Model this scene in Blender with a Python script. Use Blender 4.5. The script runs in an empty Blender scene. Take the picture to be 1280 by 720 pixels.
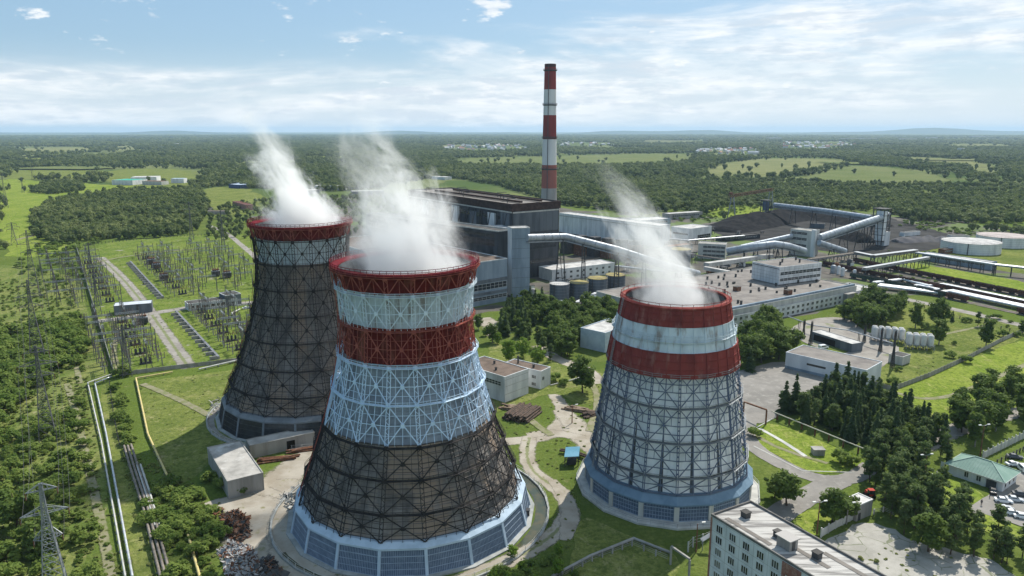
import bpy, math, random
import numpy as np
from mathutils import Vector, Matrix
R = math.radians
rng = random.Random(7)
nr = np.random.default_rng(11)
sc = bpy.context.scene
COL = sc.collection

# ---------------------------------------------------------------- camera
FPX = 920.0; PITCH = math.atan(197 / FPX); CH = 100.0; HAZE = 4.2e-5
cd = bpy.data.cameras.new('camera'); cam = bpy.data.objects.new('camera', cd); COL.objects.link(cam)
cd.sensor_width = 36; cd.lens = 36 * FPX / 1280; cd.clip_start = 1; cd.clip_end = 90000
cam.location = (0, 0, CH); cam.rotation_euler = (R(90) - PITCH, 0, 0)
sc.camera = cam

# ---------------------------------------------------------------- light
SUN_EL, SUN_AZ = 48.0, 33.0
SV = Vector((math.sin(R(SUN_AZ)) * math.cos(R(SUN_EL)), math.cos(R(SUN_AZ)) * math.cos(R(SUN_EL)), math.sin(R(SUN_EL))))
sl = bpy.data.lights.new('sun', 'SUN'); so = bpy.data.objects.new('sun', sl); COL.objects.link(so)
sl.energy = 4.9; sl.angle = R(0.5); sl.color = (1, .95, .86)
so.rotation_euler = (-SV).to_track_quat('-Z', 'Y').to_euler(); so.location = (200, 300, 400)
sc.view_settings.view_transform = 'Standard'; sc.view_settings.look = 'None'
sc.view_settings.exposure = 0.30; sc.view_settings.gamma = 1.0
sc.view_settings.use_curve_mapping = False
cy = sc.cycles
cy.volume_bounces = 5; cy.max_bounces = 8; cy.diffuse_bounces = 3; cy.transparent_max_bounces = 12
cy.volume_step_rate = 1.0; cy.volume_max_steps = 256
cy.use_denoising = True

W = bpy.data.worlds.new('World'); sc.world = W; W.use_nodes = True
nt = W.node_tree; nt.nodes.clear()
def N(t, ty, **k):
    n = t.nodes.new(ty)
    for a, b in k.items():
        if a.startswith('i_'):
            n.inputs[int(a[2:])].default_value = b
        else:
            setattr(n, a, b)
    return n
def math_n(t, op, a, b=None, c=None, clamp=False):
    n = t.nodes.new('ShaderNodeMath'); n.operation = op; n.use_clamp = clamp
    for i, x in enumerate((a, b, c)):
        if x is None: continue
        if isinstance(x, (int, float)): n.inputs[i].default_value = x
        else: t.links.new(x, n.inputs[i])
    return n.outputs[0]
def comb(t, x, y, z):
    n = t.nodes.new('ShaderNodeCombineXYZ')
    for i, q in enumerate((x, y, z)):
        if isinstance(q, (int, float)): n.inputs[i].default_value = q
        else: t.links.new(q, n.inputs[i])
    return n.outputs[0]
def noise(t, vec, scale, detail=5, rough=.55, dist=0, dim='3D'):
    n = N(t, 'ShaderNodeTexNoise', noise_dimensions=dim); t.links.new(vec, n.inputs['Vector'])
    n.inputs['Scale'].default_value = scale; n.inputs['Detail'].default_value = detail
    n.inputs['Roughness'].default_value = rough; n.inputs['Distortion'].default_value = dist
    return n.outputs[0]
def mrange(t, v, a, b, c=0, d=1, smooth=True):
    n = N(t, 'ShaderNodeMapRange'); n.interpolation_type = 'SMOOTHSTEP' if smooth else 'LINEAR'
    t.links.new(v, n.inputs[0])
    for i, q in zip((1, 2, 3, 4), (a, b, c, d)): n.inputs[i].default_value = q
    return n.outputs[0]
def mixc(t, f, a, b, mode='MIX'):
    n = t.nodes.new('ShaderNodeMix'); n.data_type = 'RGBA'; n.blend_type = mode
    if isinstance(f, (int, float)): n.inputs[0].default_value = f
    else: t.links.new(f, n.inputs[0])
    for i, q in ((6, a), (7, b)):
        if isinstance(q, tuple): n.inputs[i].default_value = (q + (1,))[:4]
        else: t.links.new(q, n.inputs[i])
    return n.outputs[2]
sky = N(nt, 'ShaderNodeTexSky', sky_type='NISHITA', sun_disc=False)
sky.sun_elevation = R(SUN_EL); sky.sun_rotation = R(SUN_AZ); sky.altitude = 100; sky.air_density = 1.0; sky.dust_density = .8; sky.ozone_density = 1.6
tcw = N(nt, 'ShaderNodeTexCoord'); sp = N(nt, 'ShaderNodeSeparateXYZ'); nt.links.new(tcw.outputs['Generated'], sp.inputs[0])
zc = math_n(nt, 'MAXIMUM', sp.outputs[2], 0.0)
den = math_n(nt, 'ADD', zc, .055)
px = math_n(nt, 'DIVIDE', sp.outputs[0], den); py = math_n(nt, 'DIVIDE', sp.outputs[1], den)
pv = comb(nt, px, py, 0.0)
dx_, dz_ = sp.outputs[0], zc
# banks and streaks of high cloud (angle space: long and flat), broken open to blue at the upper left
sv = comb(nt, math_n(nt, 'MULTIPLY', dx_, 2.6), math_n(nt, 'MULTIPLY', sp.outputs[1], 1.2), math_n(nt, 'MULTIPLY', dz_, 15.0))
n1 = noise(nt, sv, 1.0, 9, .6, .6)
hi = mrange(nt, dz_, .045, .12)
bias = math_n(nt, 'MULTIPLY', math_n(nt, 'MULTIPLY_ADD', dx_, .42, -.115), hi)
bank = mrange(nt, math_n(nt, 'ADD', n1, bias), .36, .60)
sv2 = comb(nt, math_n(nt, 'MULTIPLY', dx_, 7.0), math_n(nt, 'MULTIPLY', sp.outputs[1], 2.0), math_n(nt, 'MULTIPLY', dz_, 46.0))
n2 = mrange(nt, noise(nt, sv2, 1.0, 8, .62, .8), .36, .62)
bank = math_n(nt, 'MULTIPLY', bank, math_n(nt, 'MULTIPLY_ADD', n2, .5, .5))
# small cumulus puffs in a low belt
pv3 = comb(nt, math_n(nt, 'MULTIPLY', dx_, 13.0), math_n(nt, 'MULTIPLY', sp.outputs[1], 13.0), math_n(nt, 'MULTIPLY', dz_, 36.0))
n3 = noise(nt, pv3, 1.0, 8, .6)
belt = math_n(nt, 'MULTIPLY', mrange(nt, zc, .012, .04), mrange(nt, zc, .3, .16))
pu = math_n(nt, 'MULTIPLY', mrange(nt, n3, .60, .69), belt)
shade = mrange(nt, math_n(nt, 'ADD', math_n(nt, 'MULTIPLY', noise(nt, sv2, 1.7, 7, .62), .6), math_n(nt, 'MULTIPLY', noise(nt, pv3, 1.6, 5, .6), .4)), .40, .56)
cl = math_n(nt, 'MAXIMUM', math_n(nt, 'MULTIPLY', bank, .92), math_n(nt, 'MULTIPLY', pu, .85), clamp=True)
hz_ = mrange(nt, zc, 0.0, .11, .72, 0.0)
cc = mixc(nt, shade, (4.7, 5.2, 5.7), (6.7, 6.8, 6.85))
col = mixc(nt, hz_, mixc(nt, .7, sky.outputs[0], (1.7, 2.9, 4.1)), (5.2, 5.8, 6.25))
col = mixc(nt, cl, col, cc)
bg = N(nt, 'ShaderNodeBackground'); bg.inputs[1].default_value = .13
nt.links.new(col, bg.inputs[0]); ow = N(nt, 'ShaderNodeOutputWorld'); nt.links.new(bg.outputs[0], ow.inputs[0])

# ---------------------------------------------------------------- pixel <-> ground
_c, _s = math.cos(PITCH), math.sin(PITCH)
def G(px, py, z=0.0):
    a = (px - 640) / FPX; b = (360 - py) / FPX
    dz = -_s + b * _c; t = (z - CH) / dz
    return Vector((a * t, (_c + b * _s) * t, z))
def HZ(y, py):
    q = (360 - py) / FPX
    return CH + y * (q * _c - _s) / (_c + q * _s)
def P3(foot, row):
    g = G(*foot); return Vector((g.x, g.y, HZ(g.y, row)))
GA = R(32)
U = Vector((-math.sin(GA), math.cos(GA), 0)); V = Vector((math.cos(GA), math.sin(GA), 0)); Z = Vector((0, 0, 1))

# ---------------------------------------------------------------- materials
MC = {}
def M(name, c1, c2=None, scale=.5, rough=.85, stretch=(1, 1, 1), lo=.38, hi=.66, bump=0, bscale=3, metal=0, c3=None, s3=None, detail=5, spec=.05, lo3=.55, hi3=.7, local=False):
    if name in MC: return MC[name]
    m = bpy.data.materials.new(name); m.use_nodes = True; t = m.node_tree
    b = t.nodes['Principled BSDF']; b.inputs['Roughness'].default_value = rough; b.inputs['Metallic'].default_value = metal
    b.inputs['Specular IOR Level'].default_value = spec
    if local: pos = N(t, 'ShaderNodeTexCoord').outputs['Object']
    else: pos = N(t, 'ShaderNodeNewGeometry').outputs['Position']
    mp = N(t, 'ShaderNodeMapping'); mp.inputs['Scale'].default_value = stretch; t.links.new(pos, mp.inputs[0])
    col = None
    if c2 is not None:
        f = mrange(t, noise(t, mp.outputs[0], scale, detail, .6), lo, hi)
        col = mixc(t, f, c1, c2)
        if c3 is not None:
            f3 = mrange(t, noise(t, mp.outputs[0], s3 or scale * .3, 4, .6), lo3, hi3)
            col = mixc(t, f3, col, c3)
        t.links.new(col, b.inputs['Base Color'])
    else: b.inputs['Base Color'].default_value = c1 + (1,)
    if bump:
        bn = N(t, 'ShaderNodeBump'); bn.inputs['Strength'].default_value = bump; bn.inputs['Distance'].default_value = .3
        t.links.new(noise(t, pos, bscale, 4, .6), bn.inputs['Height']); t.links.new(bn.outputs[0], b.inputs['Normal'])
    MC[name] = m; return m
def leafmat(name, dark, light, nscale=.25, trans=.25, rnd=.55, big=None):
    m = bpy.data.materials.new(name); m.use_nodes = True; t = m.node_tree
    b = t.nodes['Principled BSDF']; b.inputs['Roughness'].default_value = .7; b.inputs['Specular IOR Level'].default_value = .1
    oi = N(t, 'ShaderNodeObjectInfo'); pos = N(t, 'ShaderNodeNewGeometry').outputs['Position']
    f = mrange(t, noise(t, pos, nscale, 3, .6), .3, .7, 0, 1)
    f = math_n(t, 'ADD', math_n(t, 'MULTIPLY', f, 1 - rnd), math_n(t, 'MULTIPLY', oi.outputs['Random'], rnd))
    col = mixc(t, f, dark, light)
    if big:
        mp = N(t, 'ShaderNodeMapping'); mp.inputs['Scale'].default_value = (.6, 1, 1); t.links.new(pos, mp.inputs[0])
        col = mixc(t, mrange(t, noise(t, mp.outputs[0], .0042, 5, .65), .42, .62), col, mixc(t, f, big[0], big[1]))
    t.links.new(col, b.inputs['Base Color'])
    tr = N(t, 'ShaderNodeBsdfTranslucent'); t.links.new(mixc(t, .5, col, (.16, .24, .03)), tr.inputs[0])
    ms = N(t, 'ShaderNodeMixShader'); ms.inputs[0].default_value = trans
    t.links.new(b.outputs[0], ms.inputs[1]); t.links.new(tr.outputs[0], ms.inputs[2])
    t.links.new(ms.outputs[0], t.nodes['Material Output'].inputs[0]); MC[name] = m; return m
ST = (1, 1, .12)
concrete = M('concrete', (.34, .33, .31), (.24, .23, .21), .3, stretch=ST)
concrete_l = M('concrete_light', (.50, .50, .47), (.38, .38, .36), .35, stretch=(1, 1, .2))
white_wall = M('white_wall', (.66, .67, .67), (.50, .52, .53), .25, stretch=(1, 1, .25), c3=(.36, .37, .37), s3=.12, lo3=.6, hi3=.8)
grey_wall = M('grey_wall', (.145, .165, .185), (.09, .105, .12), .22, stretch=(1, 1, .18))
blue_wall = M('bluegrey_wall', (.25, .31, .37), (.17, .22, .27), .2, stretch=(1, 1, .18))
dark_wall = M('dark_wall', (.04, .045, .05), (.075, .08, .088), .14, stretch=(1, 1, .2), c3=(.03, .03, .033), s3=.1)
brown_trim = M('brown_trim', (.045, .03, .026), (.075, .05, .042), .4)
tar_roof = M('tar_roof', (.24, .22, .20), (.165, .15, .14), .12, c3=(.30, .28, .26), s3=.05, bump=.2)
dark_roof = M('dark_roof', (.10, .095, .09), (.06, .058, .055), .2)
pale_roof = M('pale_roof', (.52, .51, .49), (.34, .33, .32), .22)
brown_roof = M('brown_roof', (.17, .13, .105), (.11, .085, .07), .25)
green_roof = M('green_sheet_roof', (.18, .28, .235), (.23, .33, .28), .4, rough=.5)
teal_roof = M('teal_roof', (.05, .30, .22), (.08, .36, .27), .1)
blue_roof = M('blue_sheet_roof', (.10, .26, .36), (.14, .31, .42), .3, rough=.5)
def panemat():
    m = bpy.data.materials.new('window_pane'); m.use_nodes = True; t = m.node_tree; b = t.nodes['Principled BSDF']; b.inputs['Roughness'].default_value = .12
    oi = N(t, 'ShaderNodeObjectInfo'); f = mrange(t, oi.outputs['Random'], .62, 1.0); t.links.new(mixc(t, f, (.014, .018, .024), (.17, .17, .16)), b.inputs['Base Color']); MC['pane'] = m; return m
pane = panemat()
glass = M('dark_glass', (.015, .019, .024), (.035, .043, .05), .5, rough=.15, spec=.5)
frame_w = M('white_frame', (.62, .62, .6))
steel = M('galvanised_steel', (.30, .32, .34), (.22, .24, .26), .6, rough=.5, metal=.3)
steel_d = M('dark_steel', (.06, .062, .066), (.09, .088, .085), .6, rough=.6)
rust = M('rusty_metal', (.20, .095, .055), (.10, .055, .04), 1.2, c3=(.3, .2, .15), s3=.5)
silver = M('silver_pipe', (.62, .64, .66), (.45, .46, .48), .5, rough=.4, metal=.35)
tube_m = M('gallery_sheet', (.38, .42, .46), (.27, .30, .34), .3, rough=.5, metal=.2)
yellow = M('yellow_pipe', (.58, .48, .20), (.42, .36, .2), .6)
lagging = M('pipe_lagging', (.25, .22, .19), (.16, .14, .12), .8)
wood = M('weathered_wood', (.17, .12, .085), (.27, .21, .16), 1.5)
logs_m = M('dark_pipe', (.075, .06, .05), (.14, .10, .08), .9)
bark = M('bark', (.075, .055, .042), (.12, .095, .075), 2, local=True)
birch = M('pale_bark', (.35, .33, .29), (.18, .16, .14), 2, local=True)
red_p = M('red_sheet', (.13, .019, .016), (.085, .016, .014), .3, stretch=(1, 1, .3), c3=(.21, .075, .05), s3=.3, lo3=.5, hi3=.7)
red_c = M('faded_red_sheet', (.215, .048, .042), (.15, .036, .033), .3, stretch=(1, 1, .3), c3=(.28, .13, .11), s3=.5, lo3=.5, hi3=.75)
red_l = M('red_lattice', (.32, .10, .075), (.22, .06, .05), .6)
crim = M('crimson_rim', (.15, .014, .022), (.10, .012, .018), .4)
whiteb = M('white_sheet', (.54, .62, .66), (.43, .51, .56), .3, stretch=(1, 1, .2), c3=(.27, .255, .24), s3=.55, lo3=.5, hi3=.72)
lat_w = M('pale_lattice', (.58, .68, .76), (.48, .58, .66), .8)
lat_b = M('blue_lattice', (.56, .70, .85), (.46, .60, .76), .8)
sheet_b = M('dull_sheet', (.27, .315, .36), (.17, .20, .24), .16, stretch=(1, 1, .5), c3=(.21, .24, .28), s3=.4, lo3=.5, hi3=.7)
sheet_d = M('dark_board', (.25, .232, .218), (.115, .108, .102), .3, stretch=(1, 1, .25), c3=(.30, .235, .185), s3=.11, lo3=.46, hi3=.6)
sheet_c = M('stained_panel', (.84, .85, .84), (.68, .71, .72), .16, stretch=(1, 1, .35), c3=(.48, .51, .49), s3=.4, lo3=.5, hi3=.78)
lat_d = M('black_lattice', (.028, .027, .028), (.055, .05, .048), .6)
lat_c = M('navy_lattice', (.10, .13, .19), (.14, .17, .22), .6)
skirt_m = M('skirt_sheet', (.42, .52, .62), (.34, .43, .52), .3)
louv_m = M('louvre_glass', (.085, .12, .18), (.13, .17, .23), .8, rough=.35)
coal = M('coal', (.012, .012, .013), (.026, .025, .025), .2, rough=1, bump=.5, bscale=.8, spec=.03)
ash = M('slate_heap', (.075, .075, .085), (.12, .115, .115), .12)
leafA = leafmat('broad_leaf', (.055, .10, .022), (.15, .205, .048), trans=.4)
leafB = leafmat('bush_leaf', (.095, .165, .032), (.25, .315, .075), trans=.5)
leafC = leafmat('spruce_needle', (.045, .08, .036), (.105, .15, .06), trans=.28)
leafP = leafmat('pine_needle', (.058, .098, .034), (.14, .185, .062), trans=.35)
leafL = leafmat('light_leaf', (.15, .24, .03), (.20, .30, .045), trans=.4)
leafF = leafmat('forest_leaf', (.034, .066, .024), (.215, .25, .085), .011, trans=.3, rnd=.6, big=((.085, .12, .04), (.26, .285, .11)))
leafG = leafmat('weed_leaf', (.17, .22, .05), (.29, .31, .11), .08, trans=.5, rnd=.4)

# ---------------------------------------------------------------- mesh builder
class MB:
    def __init__(s): s.v = []; s.f = []; s.m = []; s.sm = []; s.mi = 0; s.s = False
    def add(s, vs, fs, mi=None, smooth=None):
        o = len(s.v); s.v += [tuple(q) for q in vs]
        for f in fs: s.f.append(tuple(o + i for i in f)); s.m.append(s.mi if mi is None else mi); s.sm.append(s.s if smooth is None else smooth)
        return s
    def obox(s, P, a, b, c, mi=None):
        P, a, b, c = Vector(P), Vector(a), Vector(b), Vector(c)
        vs = [P, P + a, P + a + b, P + b, P + c, P + a + c, P + a + b + c, P + b + c]
        fs = [(0, 3, 2, 1), (4, 5, 6, 7), (0, 1, 5, 4), (1, 2, 6, 5), (2, 3, 7, 6), (3, 0, 4, 7)]
        if a.cross(b).dot(c) < 0: fs = [f[::-1] for f in fs]
        return s.add(vs, fs, mi, False)
    def box(s, cx, cy, z0, sx, sy, sz, mi=None):
        return s.obox((cx - sx / 2, cy - sy / 2, z0), (sx, 0, 0), (0, sy, 0), (0, 0, sz), mi)
    def beam(s, a, b, w=.2, h=None, mi=None):
        a, b = Vector(a), Vector(b); d = b - a
        if d.length < 1e-4: return s
        d.normalize(); x = d.cross(Z)
        x = Vector((1, 0, 0)) if x.length < 1e-3 else x.normalized()
        y = x.cross(d).normalized(); h = h or w
        return s.obox(a - x * w / 2 - y * h / 2, x * w, y * h, b - a, mi)
    def tube(s, pts, r, n=8, cap=True, mi=None, smooth=True):
        pts = [Vector(p) for p in pts]; rs = r if isinstance(r, (list, tuple)) else [r] * len(pts)
        vs = []; fs = []
        for i, p in enumerate(pts):
            d = (pts[min(i + 1, len(pts) - 1)] - pts[max(i - 1, 0)]).normalized()
            x = d.cross(Z); x = Vector((1, 0, 0)) if x.length < 1e-3 else x.normalized(); y = x.cross(d).normalized()
            for k in range(n):
                a = 2 * math.pi * k / n; vs.append(p + x * math.cos(a) * rs[i] + y * math.sin(a) * rs[i])
        for i in range(len(pts) - 1):
            for k in range(n):
                k2 = (k + 1) % n; fs.append((i * n + k, i * n + k2, (i + 1) * n + k2, (i + 1) * n + k))
        s.add(vs, fs, mi, smooth)
        if cap:
            s.add(vs[:n], [tuple(range(n))[::-1]], mi, False); s.add(vs[-n:], [tuple(range(n))], mi, False)
        return s
    def lathe(s, prof, n, c=(0, 0), ph=0, mi=None, smooth=True, cap0=False, cap1=False):
        vs = []; fs = []
        for r, z in prof:
            for k in range(n):
                a = ph + 2 * math.pi * k / n; vs.append((c[0] + r * math.cos(a), c[1] + r * math.sin(a), z))
        for i in range(len(prof) - 1):
            for k in range(n):
                k2 = (k + 1) % n; fs.append((i * n + k, i * n + k2, (i + 1) * n + k2, (i + 1) * n + k))
        s.add(vs, fs, mi, smooth)
        if cap0: s.add(vs[:n], [tuple(range(n))[::-1]], mi, False)
        if cap1: s.add(vs[-n:], [tuple(range(n))], mi, False)
        return s
    def prism(s, pts, z0, z1, mi=None):
        n = len(pts); vs = [(p[0], p[1], z0) for p in pts] + [(p[0], p[1], z1) for p in pts]
        fs = [tuple(range(n))[::-1], tuple(range(n, 2 * n))] + [(i, (i + 1) % n, n + (i + 1) % n, n + i) for i in range(n)]
        return s.add(vs, fs, mi, False)
    def mesh(s, name, mats, off=(0, 0, 0)):
        me = bpy.data.meshes.new(name); o = Vector(off)
        me.from_pydata([(v[0] - o.x, v[1] - o.y, v[2] - o.z) for v in s.v], [], s.f)
        for m in (mats if isinstance(mats, (list, tuple)) else [mats]): me.materials.append(m)
        me.polygons.foreach_set('material_index', s.m); me.polygons.foreach_set('use_smooth', s.sm); me.update()
        return me
def tag(o, label=None, cat=None, group=None, kind=None):
    if label: o['label'] = label
    if cat: o['category'] = cat
    if group: o['group'] = group
    if kind: o['kind'] = kind
    return o
ORG = {}
def thing(name, label, cat, loc=(0, 0, 0), group=None, rz=0):
    o = bpy.data.objects.new(name, None); COL.objects.link(o); o.empty_display_size = .5
    o.location = loc; o.rotation_euler = (0, 0, rz); ORG[o.name] = Vector(loc)
    return tag(o, label, cat, group)
def part(name, mb, mats, parent, label=None):
    """mesh given in world space (parent unrotated) becomes a child"""
    off = ORG[parent.name]
    o = bpy.data.objects.new(name, mb.mesh(name, mats, off)); COL.objects.link(o); o.parent = parent; ORG[o.name] = off
    if label: o['label'] = label
    return o
def solo(name, mb, mats, label, cat, group=None, kind=None):
    xs = [v[0] for v in mb.v]; ys = [v[1] for v in mb.v]; zs = [v[2] for v in mb.v]
    off = Vector(((min(xs) + max(xs)) / 2, (min(ys) + max(ys)) / 2, min(zs)))
    o = bpy.data.objects.new(name, mb.mesh(name, mats, off)); COL.objects.link(o); o.location = off; ORG[o.name] = off
    return tag(o, label, cat, group, kind)
def copy_tree(o, parent=None):
    c = o.copy(); COL.objects.link(c)
    if parent is not None: c.parent = parent
    for ch in list(o.children): copy_tree(ch, c)
    return c
def place(proto, used, loc, rz, label=None, group=None, scale=None):
    o = copy_tree(proto) if used else proto
    o.location = loc; o.rotation_euler = (0, 0, rz)
    if scale is not None: o.scale = scale if isinstance(scale, (tuple, Vector)) else (scale,) * 3
    return tag(o, label, None, group)
def struct(name, mb, mats): return solo(name, mb, mats, None, None, None, 'structure')

# ---------------------------------------------------------------- ground sheets
def jitter_poly(P, step, amp, seed=0):
    rr = random.Random(seed); out = []
    n = len(P)
    for i in range(n):
        a, b = P[i], P[(i + 1) % n]; L = (b - a).length; k = max(1, int(L / step))
        nrm = Vector((-(b - a).y, (b - a).x, 0)); nrm = nrm.normalized() if nrm.length > 0 else nrm
        for j in range(k):
            out.append(a.lerp(b, j / k) + nrm * (rr.uniform(-amp, amp) if amp else 0))
    return out
def chaikin(P, closed=True, it=2):
    for _ in range(it):
        o = []; n = len(P)
        for i in range(n if closed else n - 1):
            a, b = P[i], P[(i + 1) % n]; o += [a.lerp(b, .25), a.lerp(b, .75)]
        if not closed: o = [P[0]] + o + [P[-1]]
        P = o
    return P
SZ = [0.0]
def sheet(name, pts, mat, z=None, step=3, amp=.5, smooth=True, metric=False):
    P = [Vector((p[0], p[1], 0)) if metric else G(*p) for p in pts]
    if smooth: P = chaikin(P, True, 2)
    if amp: P = jitter_poly(P, step, amp, len(pts) * 13 + int(abs(pts[0][0])))
    if z is None: SZ[0] += .004; z = .01 + SZ[0]
    mb = MB(); mb.add([(p.x, p.y, z) for p in P], [tuple(range(len(P)))])
    me = mb.mesh(name, mat); 
    if me.polygons[0].normal.z < 0: me.flip_normals()
    o = bpy.data.objects.new(name, me); COL.objects.link(o); o['kind'] = 'structure'; return o
def strip(name, pts, w, mat, z=None, step=3, amp=.35, smooth=True, metric=False):
    P = [Vector((p[0], p[1], 0)) if metric else G(*p) for p in pts]
    if smooth: P = chaikin(P, False, 3)
    L = []; Rr = []
    for i, p in enumerate(P):
        d = (P[min(i + 1, len(P) - 1)] - P[max(i - 1, 0)]); d.z = 0; d.normalize(); n = Vector((-d.y, d.x, 0))
        L.append(p + n * w / 2); Rr.append(p - n * w / 2)
    poly = L + Rr[::-1]
    if amp: poly = jitter_poly(poly, step, amp, int(w * 10) + len(pts))
    return sheet(name, [(p.x, p.y) for p in poly], mat, z, 3, 0, False, True)

def soften(mat, crown=None, ns=.32, lo=.34, hi=.72):
    m = mat.copy(); t = m.node_tree; b = t.nodes['Principled BSDF']; k = N(t, 'ShaderNodeAttribute', attribute_name='k'); pos = N(t, 'ShaderNodeNewGeometry').outputs['Position']
    q = math_n(t, 'ADD', k.outputs['Fac'], math_n(t, 'MULTIPLY', math_n(t, 'SUBTRACT', noise(t, pos, ns, 7, .74), .5), 1.3))
    f = mrange(t, q, lo, hi)
    if crown:
        u = N(t, 'ShaderNodeAttribute', attribute_name='u'); cen = mrange(t, math_n(t, 'ADD', math_n(t, 'ABSOLUTE', u.outputs['Fac']), math_n(t, 'MULTIPLY', math_n(t, 'SUBTRACT', noise(t, pos, .5, 5, .7), .5), .7)), .1, .25, .75, 0)
        old = b.inputs['Base Color'].links[0].from_socket; t.links.new(mixc(t, cen, old, crown), b.inputs['Base Color'])
    tr = N(t, 'ShaderNodeBsdfTransparent'); ms = N(t, 'ShaderNodeMixShader'); t.links.new(f, ms.inputs[0]); t.links.new(tr.outputs[0], ms.inputs[1]); t.links.new(b.outputs[0], ms.inputs[2]); t.links.new(ms.outputs[0], t.nodes['Material Output'].inputs[0]); return m
def soft_strip(name, pts, w, mat, metric=False):
    P = chaikin([Vector((p[0], p[1], 0)) if metric else G(*p) for p in pts], False, 3); mb = MB(); SZ[0] += .004; z = .01 + SZ[0]; vs = []; K = []; UU = []
    ws = w if isinstance(w, (list, tuple)) else [w, w]
    for i, p in enumerate(P):
        d = (P[min(i + 1, len(P) - 1)] - P[max(i - 1, 0)]); d.z = 0; d.normalize(); n = Vector((-d.y, d.x, 0)); t = i / (len(P) - 1) * (len(ws) - 1); j = min(int(t), len(ws) - 2); ww = ws[j] + (ws[j + 1] - ws[j]) * (t - j); e = 1 if 0 < i < len(P) - 1 else 0
        for o, k, u in ((-.78, 0, -1.3), (-.3, 1, -.5), (0, 1, 0), (.3, 1, .5), (.78, 0, 1.3)): vs.append((p.x + n.x * o * ww, p.y + n.y * o * ww, z)); K.append(k * e); UU.append(u)
    fs = [(i * 5 + j, i * 5 + j + 1, (i + 1) * 5 + j + 1, (i + 1) * 5 + j) for i in range(len(P) - 1) for j in range(4)]; mb.add(vs, fs); me = mb.mesh(name, mat)
    if me.polygons[0].normal.z < 0: me.flip_normals()
    for nm, A in (('k', K), ('u', UU)): at = me.attributes.new(nm, 'FLOAT', 'POINT'); at.data.foreach_set('value', A)
    o = bpy.data.objects.new(name, me); COL.objects.link(o); o['kind'] = 'structure'; return o
def ground_mat():
    m = bpy.data.materials.new('ground_grass'); m.use_nodes = True; t = m.node_tree; b = t.nodes['Principled BSDF']
    b.inputs['Roughness'].default_value = .95; b.inputs['Specular IOR Level'].default_value = 0
    pos = N(t, 'ShaderNodeNewGeometry').outputs['Position']
    big = mrange(t, noise(t, pos, .012, 5, .6), .35, .65); mid = mrange(t, noise(t, pos, .07, 6, .65), .36, .66)
    fin = mrange(t, noise(t, pos, .9, 6, .7), .3, .7)
    c = mixc(t, mid, (.085, .125, .03), (.165, .19, .055)); c = mixc(t, big, c, (.12, .17, .035))
    c = mixc(t, math_n(t, 'MULTIPLY', fin, .75), c, (.06, .085, .02))
    dry = mrange(t, noise(t, pos, .16, 5, .7), .60, .74); c = mixc(t, math_n(t, 'MULTIPLY', dry, .6), c, (.23, .21, .10))
    sp = N(t, 'ShaderNodeSeparateXYZ'); t.links.new(pos, sp.inputs[0])
    # wooded country starts behind the works
    far = mrange(t, math_n(t, 'ADD', sp.outputs[1], math_n(t, 'MULTIPLY', noise(t, pos, .004, 3), 300.0)), 900, 1500)
    fc = mixc(t, mrange(t, noise(t, pos, .004, 6, .6), .4, .6), (.07, .105, .035), (.15, .17, .07))
    fl = mrange(t, noise(t, comb(t, math_n(t, 'MULTIPLY', sp.outputs[0], .00022), math_n(t, 'MULTIPLY', sp.outputs[1], .00045), 4.0), 1.0, 4, .55), .61, .66)
    fc = mixc(t, math_n(t, 'MULTIPLY', fl, mrange(t, sp.outputs[1], 5000, 9000)), fc, (.17, .19, .085))
    c = mixc(t, far, c, fc)
    t.links.new(c, b.inputs['Base Color'])
    bn = N(t, 'ShaderNodeBump'); bn.inputs['Strength'].default_value = .6; bn.inputs['Distance'].default_value = .5
    t.links.new(noise(t, pos, 1.2, 5, .7), bn.inputs['Height']); t.links.new(bn.outputs[0], b.inputs['Normal'])
    return m
def grass_mat(name, a, b_, c_, s=.06, streak=(1, 1, 1), dirt=None):
    m = bpy.data.materials.new(name); m.use_nodes = True; t = m.node_tree; b = t.nodes['Principled BSDF']
    b.inputs['Roughness'].default_value = .95; b.inputs['Specular IOR Level'].default_value = 0
    pos = N(t, 'ShaderNodeNewGeometry').outputs['Position']
    mp = N(t, 'ShaderNodeMapping'); mp.inputs['Scale'].default_value = streak; mp.inputs['Rotation'].default_value = (0, 0, -GA); t.links.new(pos, mp.inputs[0])
    c = mixc(t, mrange(t, noise(t, mp.outputs[0], s, 6, .65), .35, .65), a, b_)
    c = mixc(t, mrange(t, noise(t, pos, s * 2.7, 6, .7), .52, .72), c, c_)
    c = mixc(t, math_n(t, 'MULTIPLY', mrange(t, noise(t, pos, .8, 6, .75), .42, .66), .6), c, (.055, .082, .02))
    c = mixc(t, math_n(t, 'MULTIPLY', mrange(t, noise(t, pos, .3, 8, .8), .48, .60), .7), c, (a[0] * .55, a[1] * .6, a[2] * .6))
    c = mixc(t, math_n(t, 'MULTIPLY', mrange(t, noise(t, mp.outputs[0], .42, 6, .75), .56, .66), .6), c, (c_[0] * 1.1, c_[1] * 1.08, c_[2] * 1.2))
    if dirt: c = mixc(t, mrange(t, noise(t, pos, s * 1.7, 6, .7), .6, .68), c, dirt)
    t.links.new(c, b.inputs['Base Color'])
    bn = N(t, 'ShaderNodeBump'); bn.inputs['Strength'].default_value = .6; bn.inputs['Distance'].default_value = .4
    t.links.new(noise(t, pos, 1.5, 5, .7), bn.inputs['Height']); t.links.new(bn.outputs[0], b.inputs['Normal'])
    MC[name] = m; return m
_SOFT = {}
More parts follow.
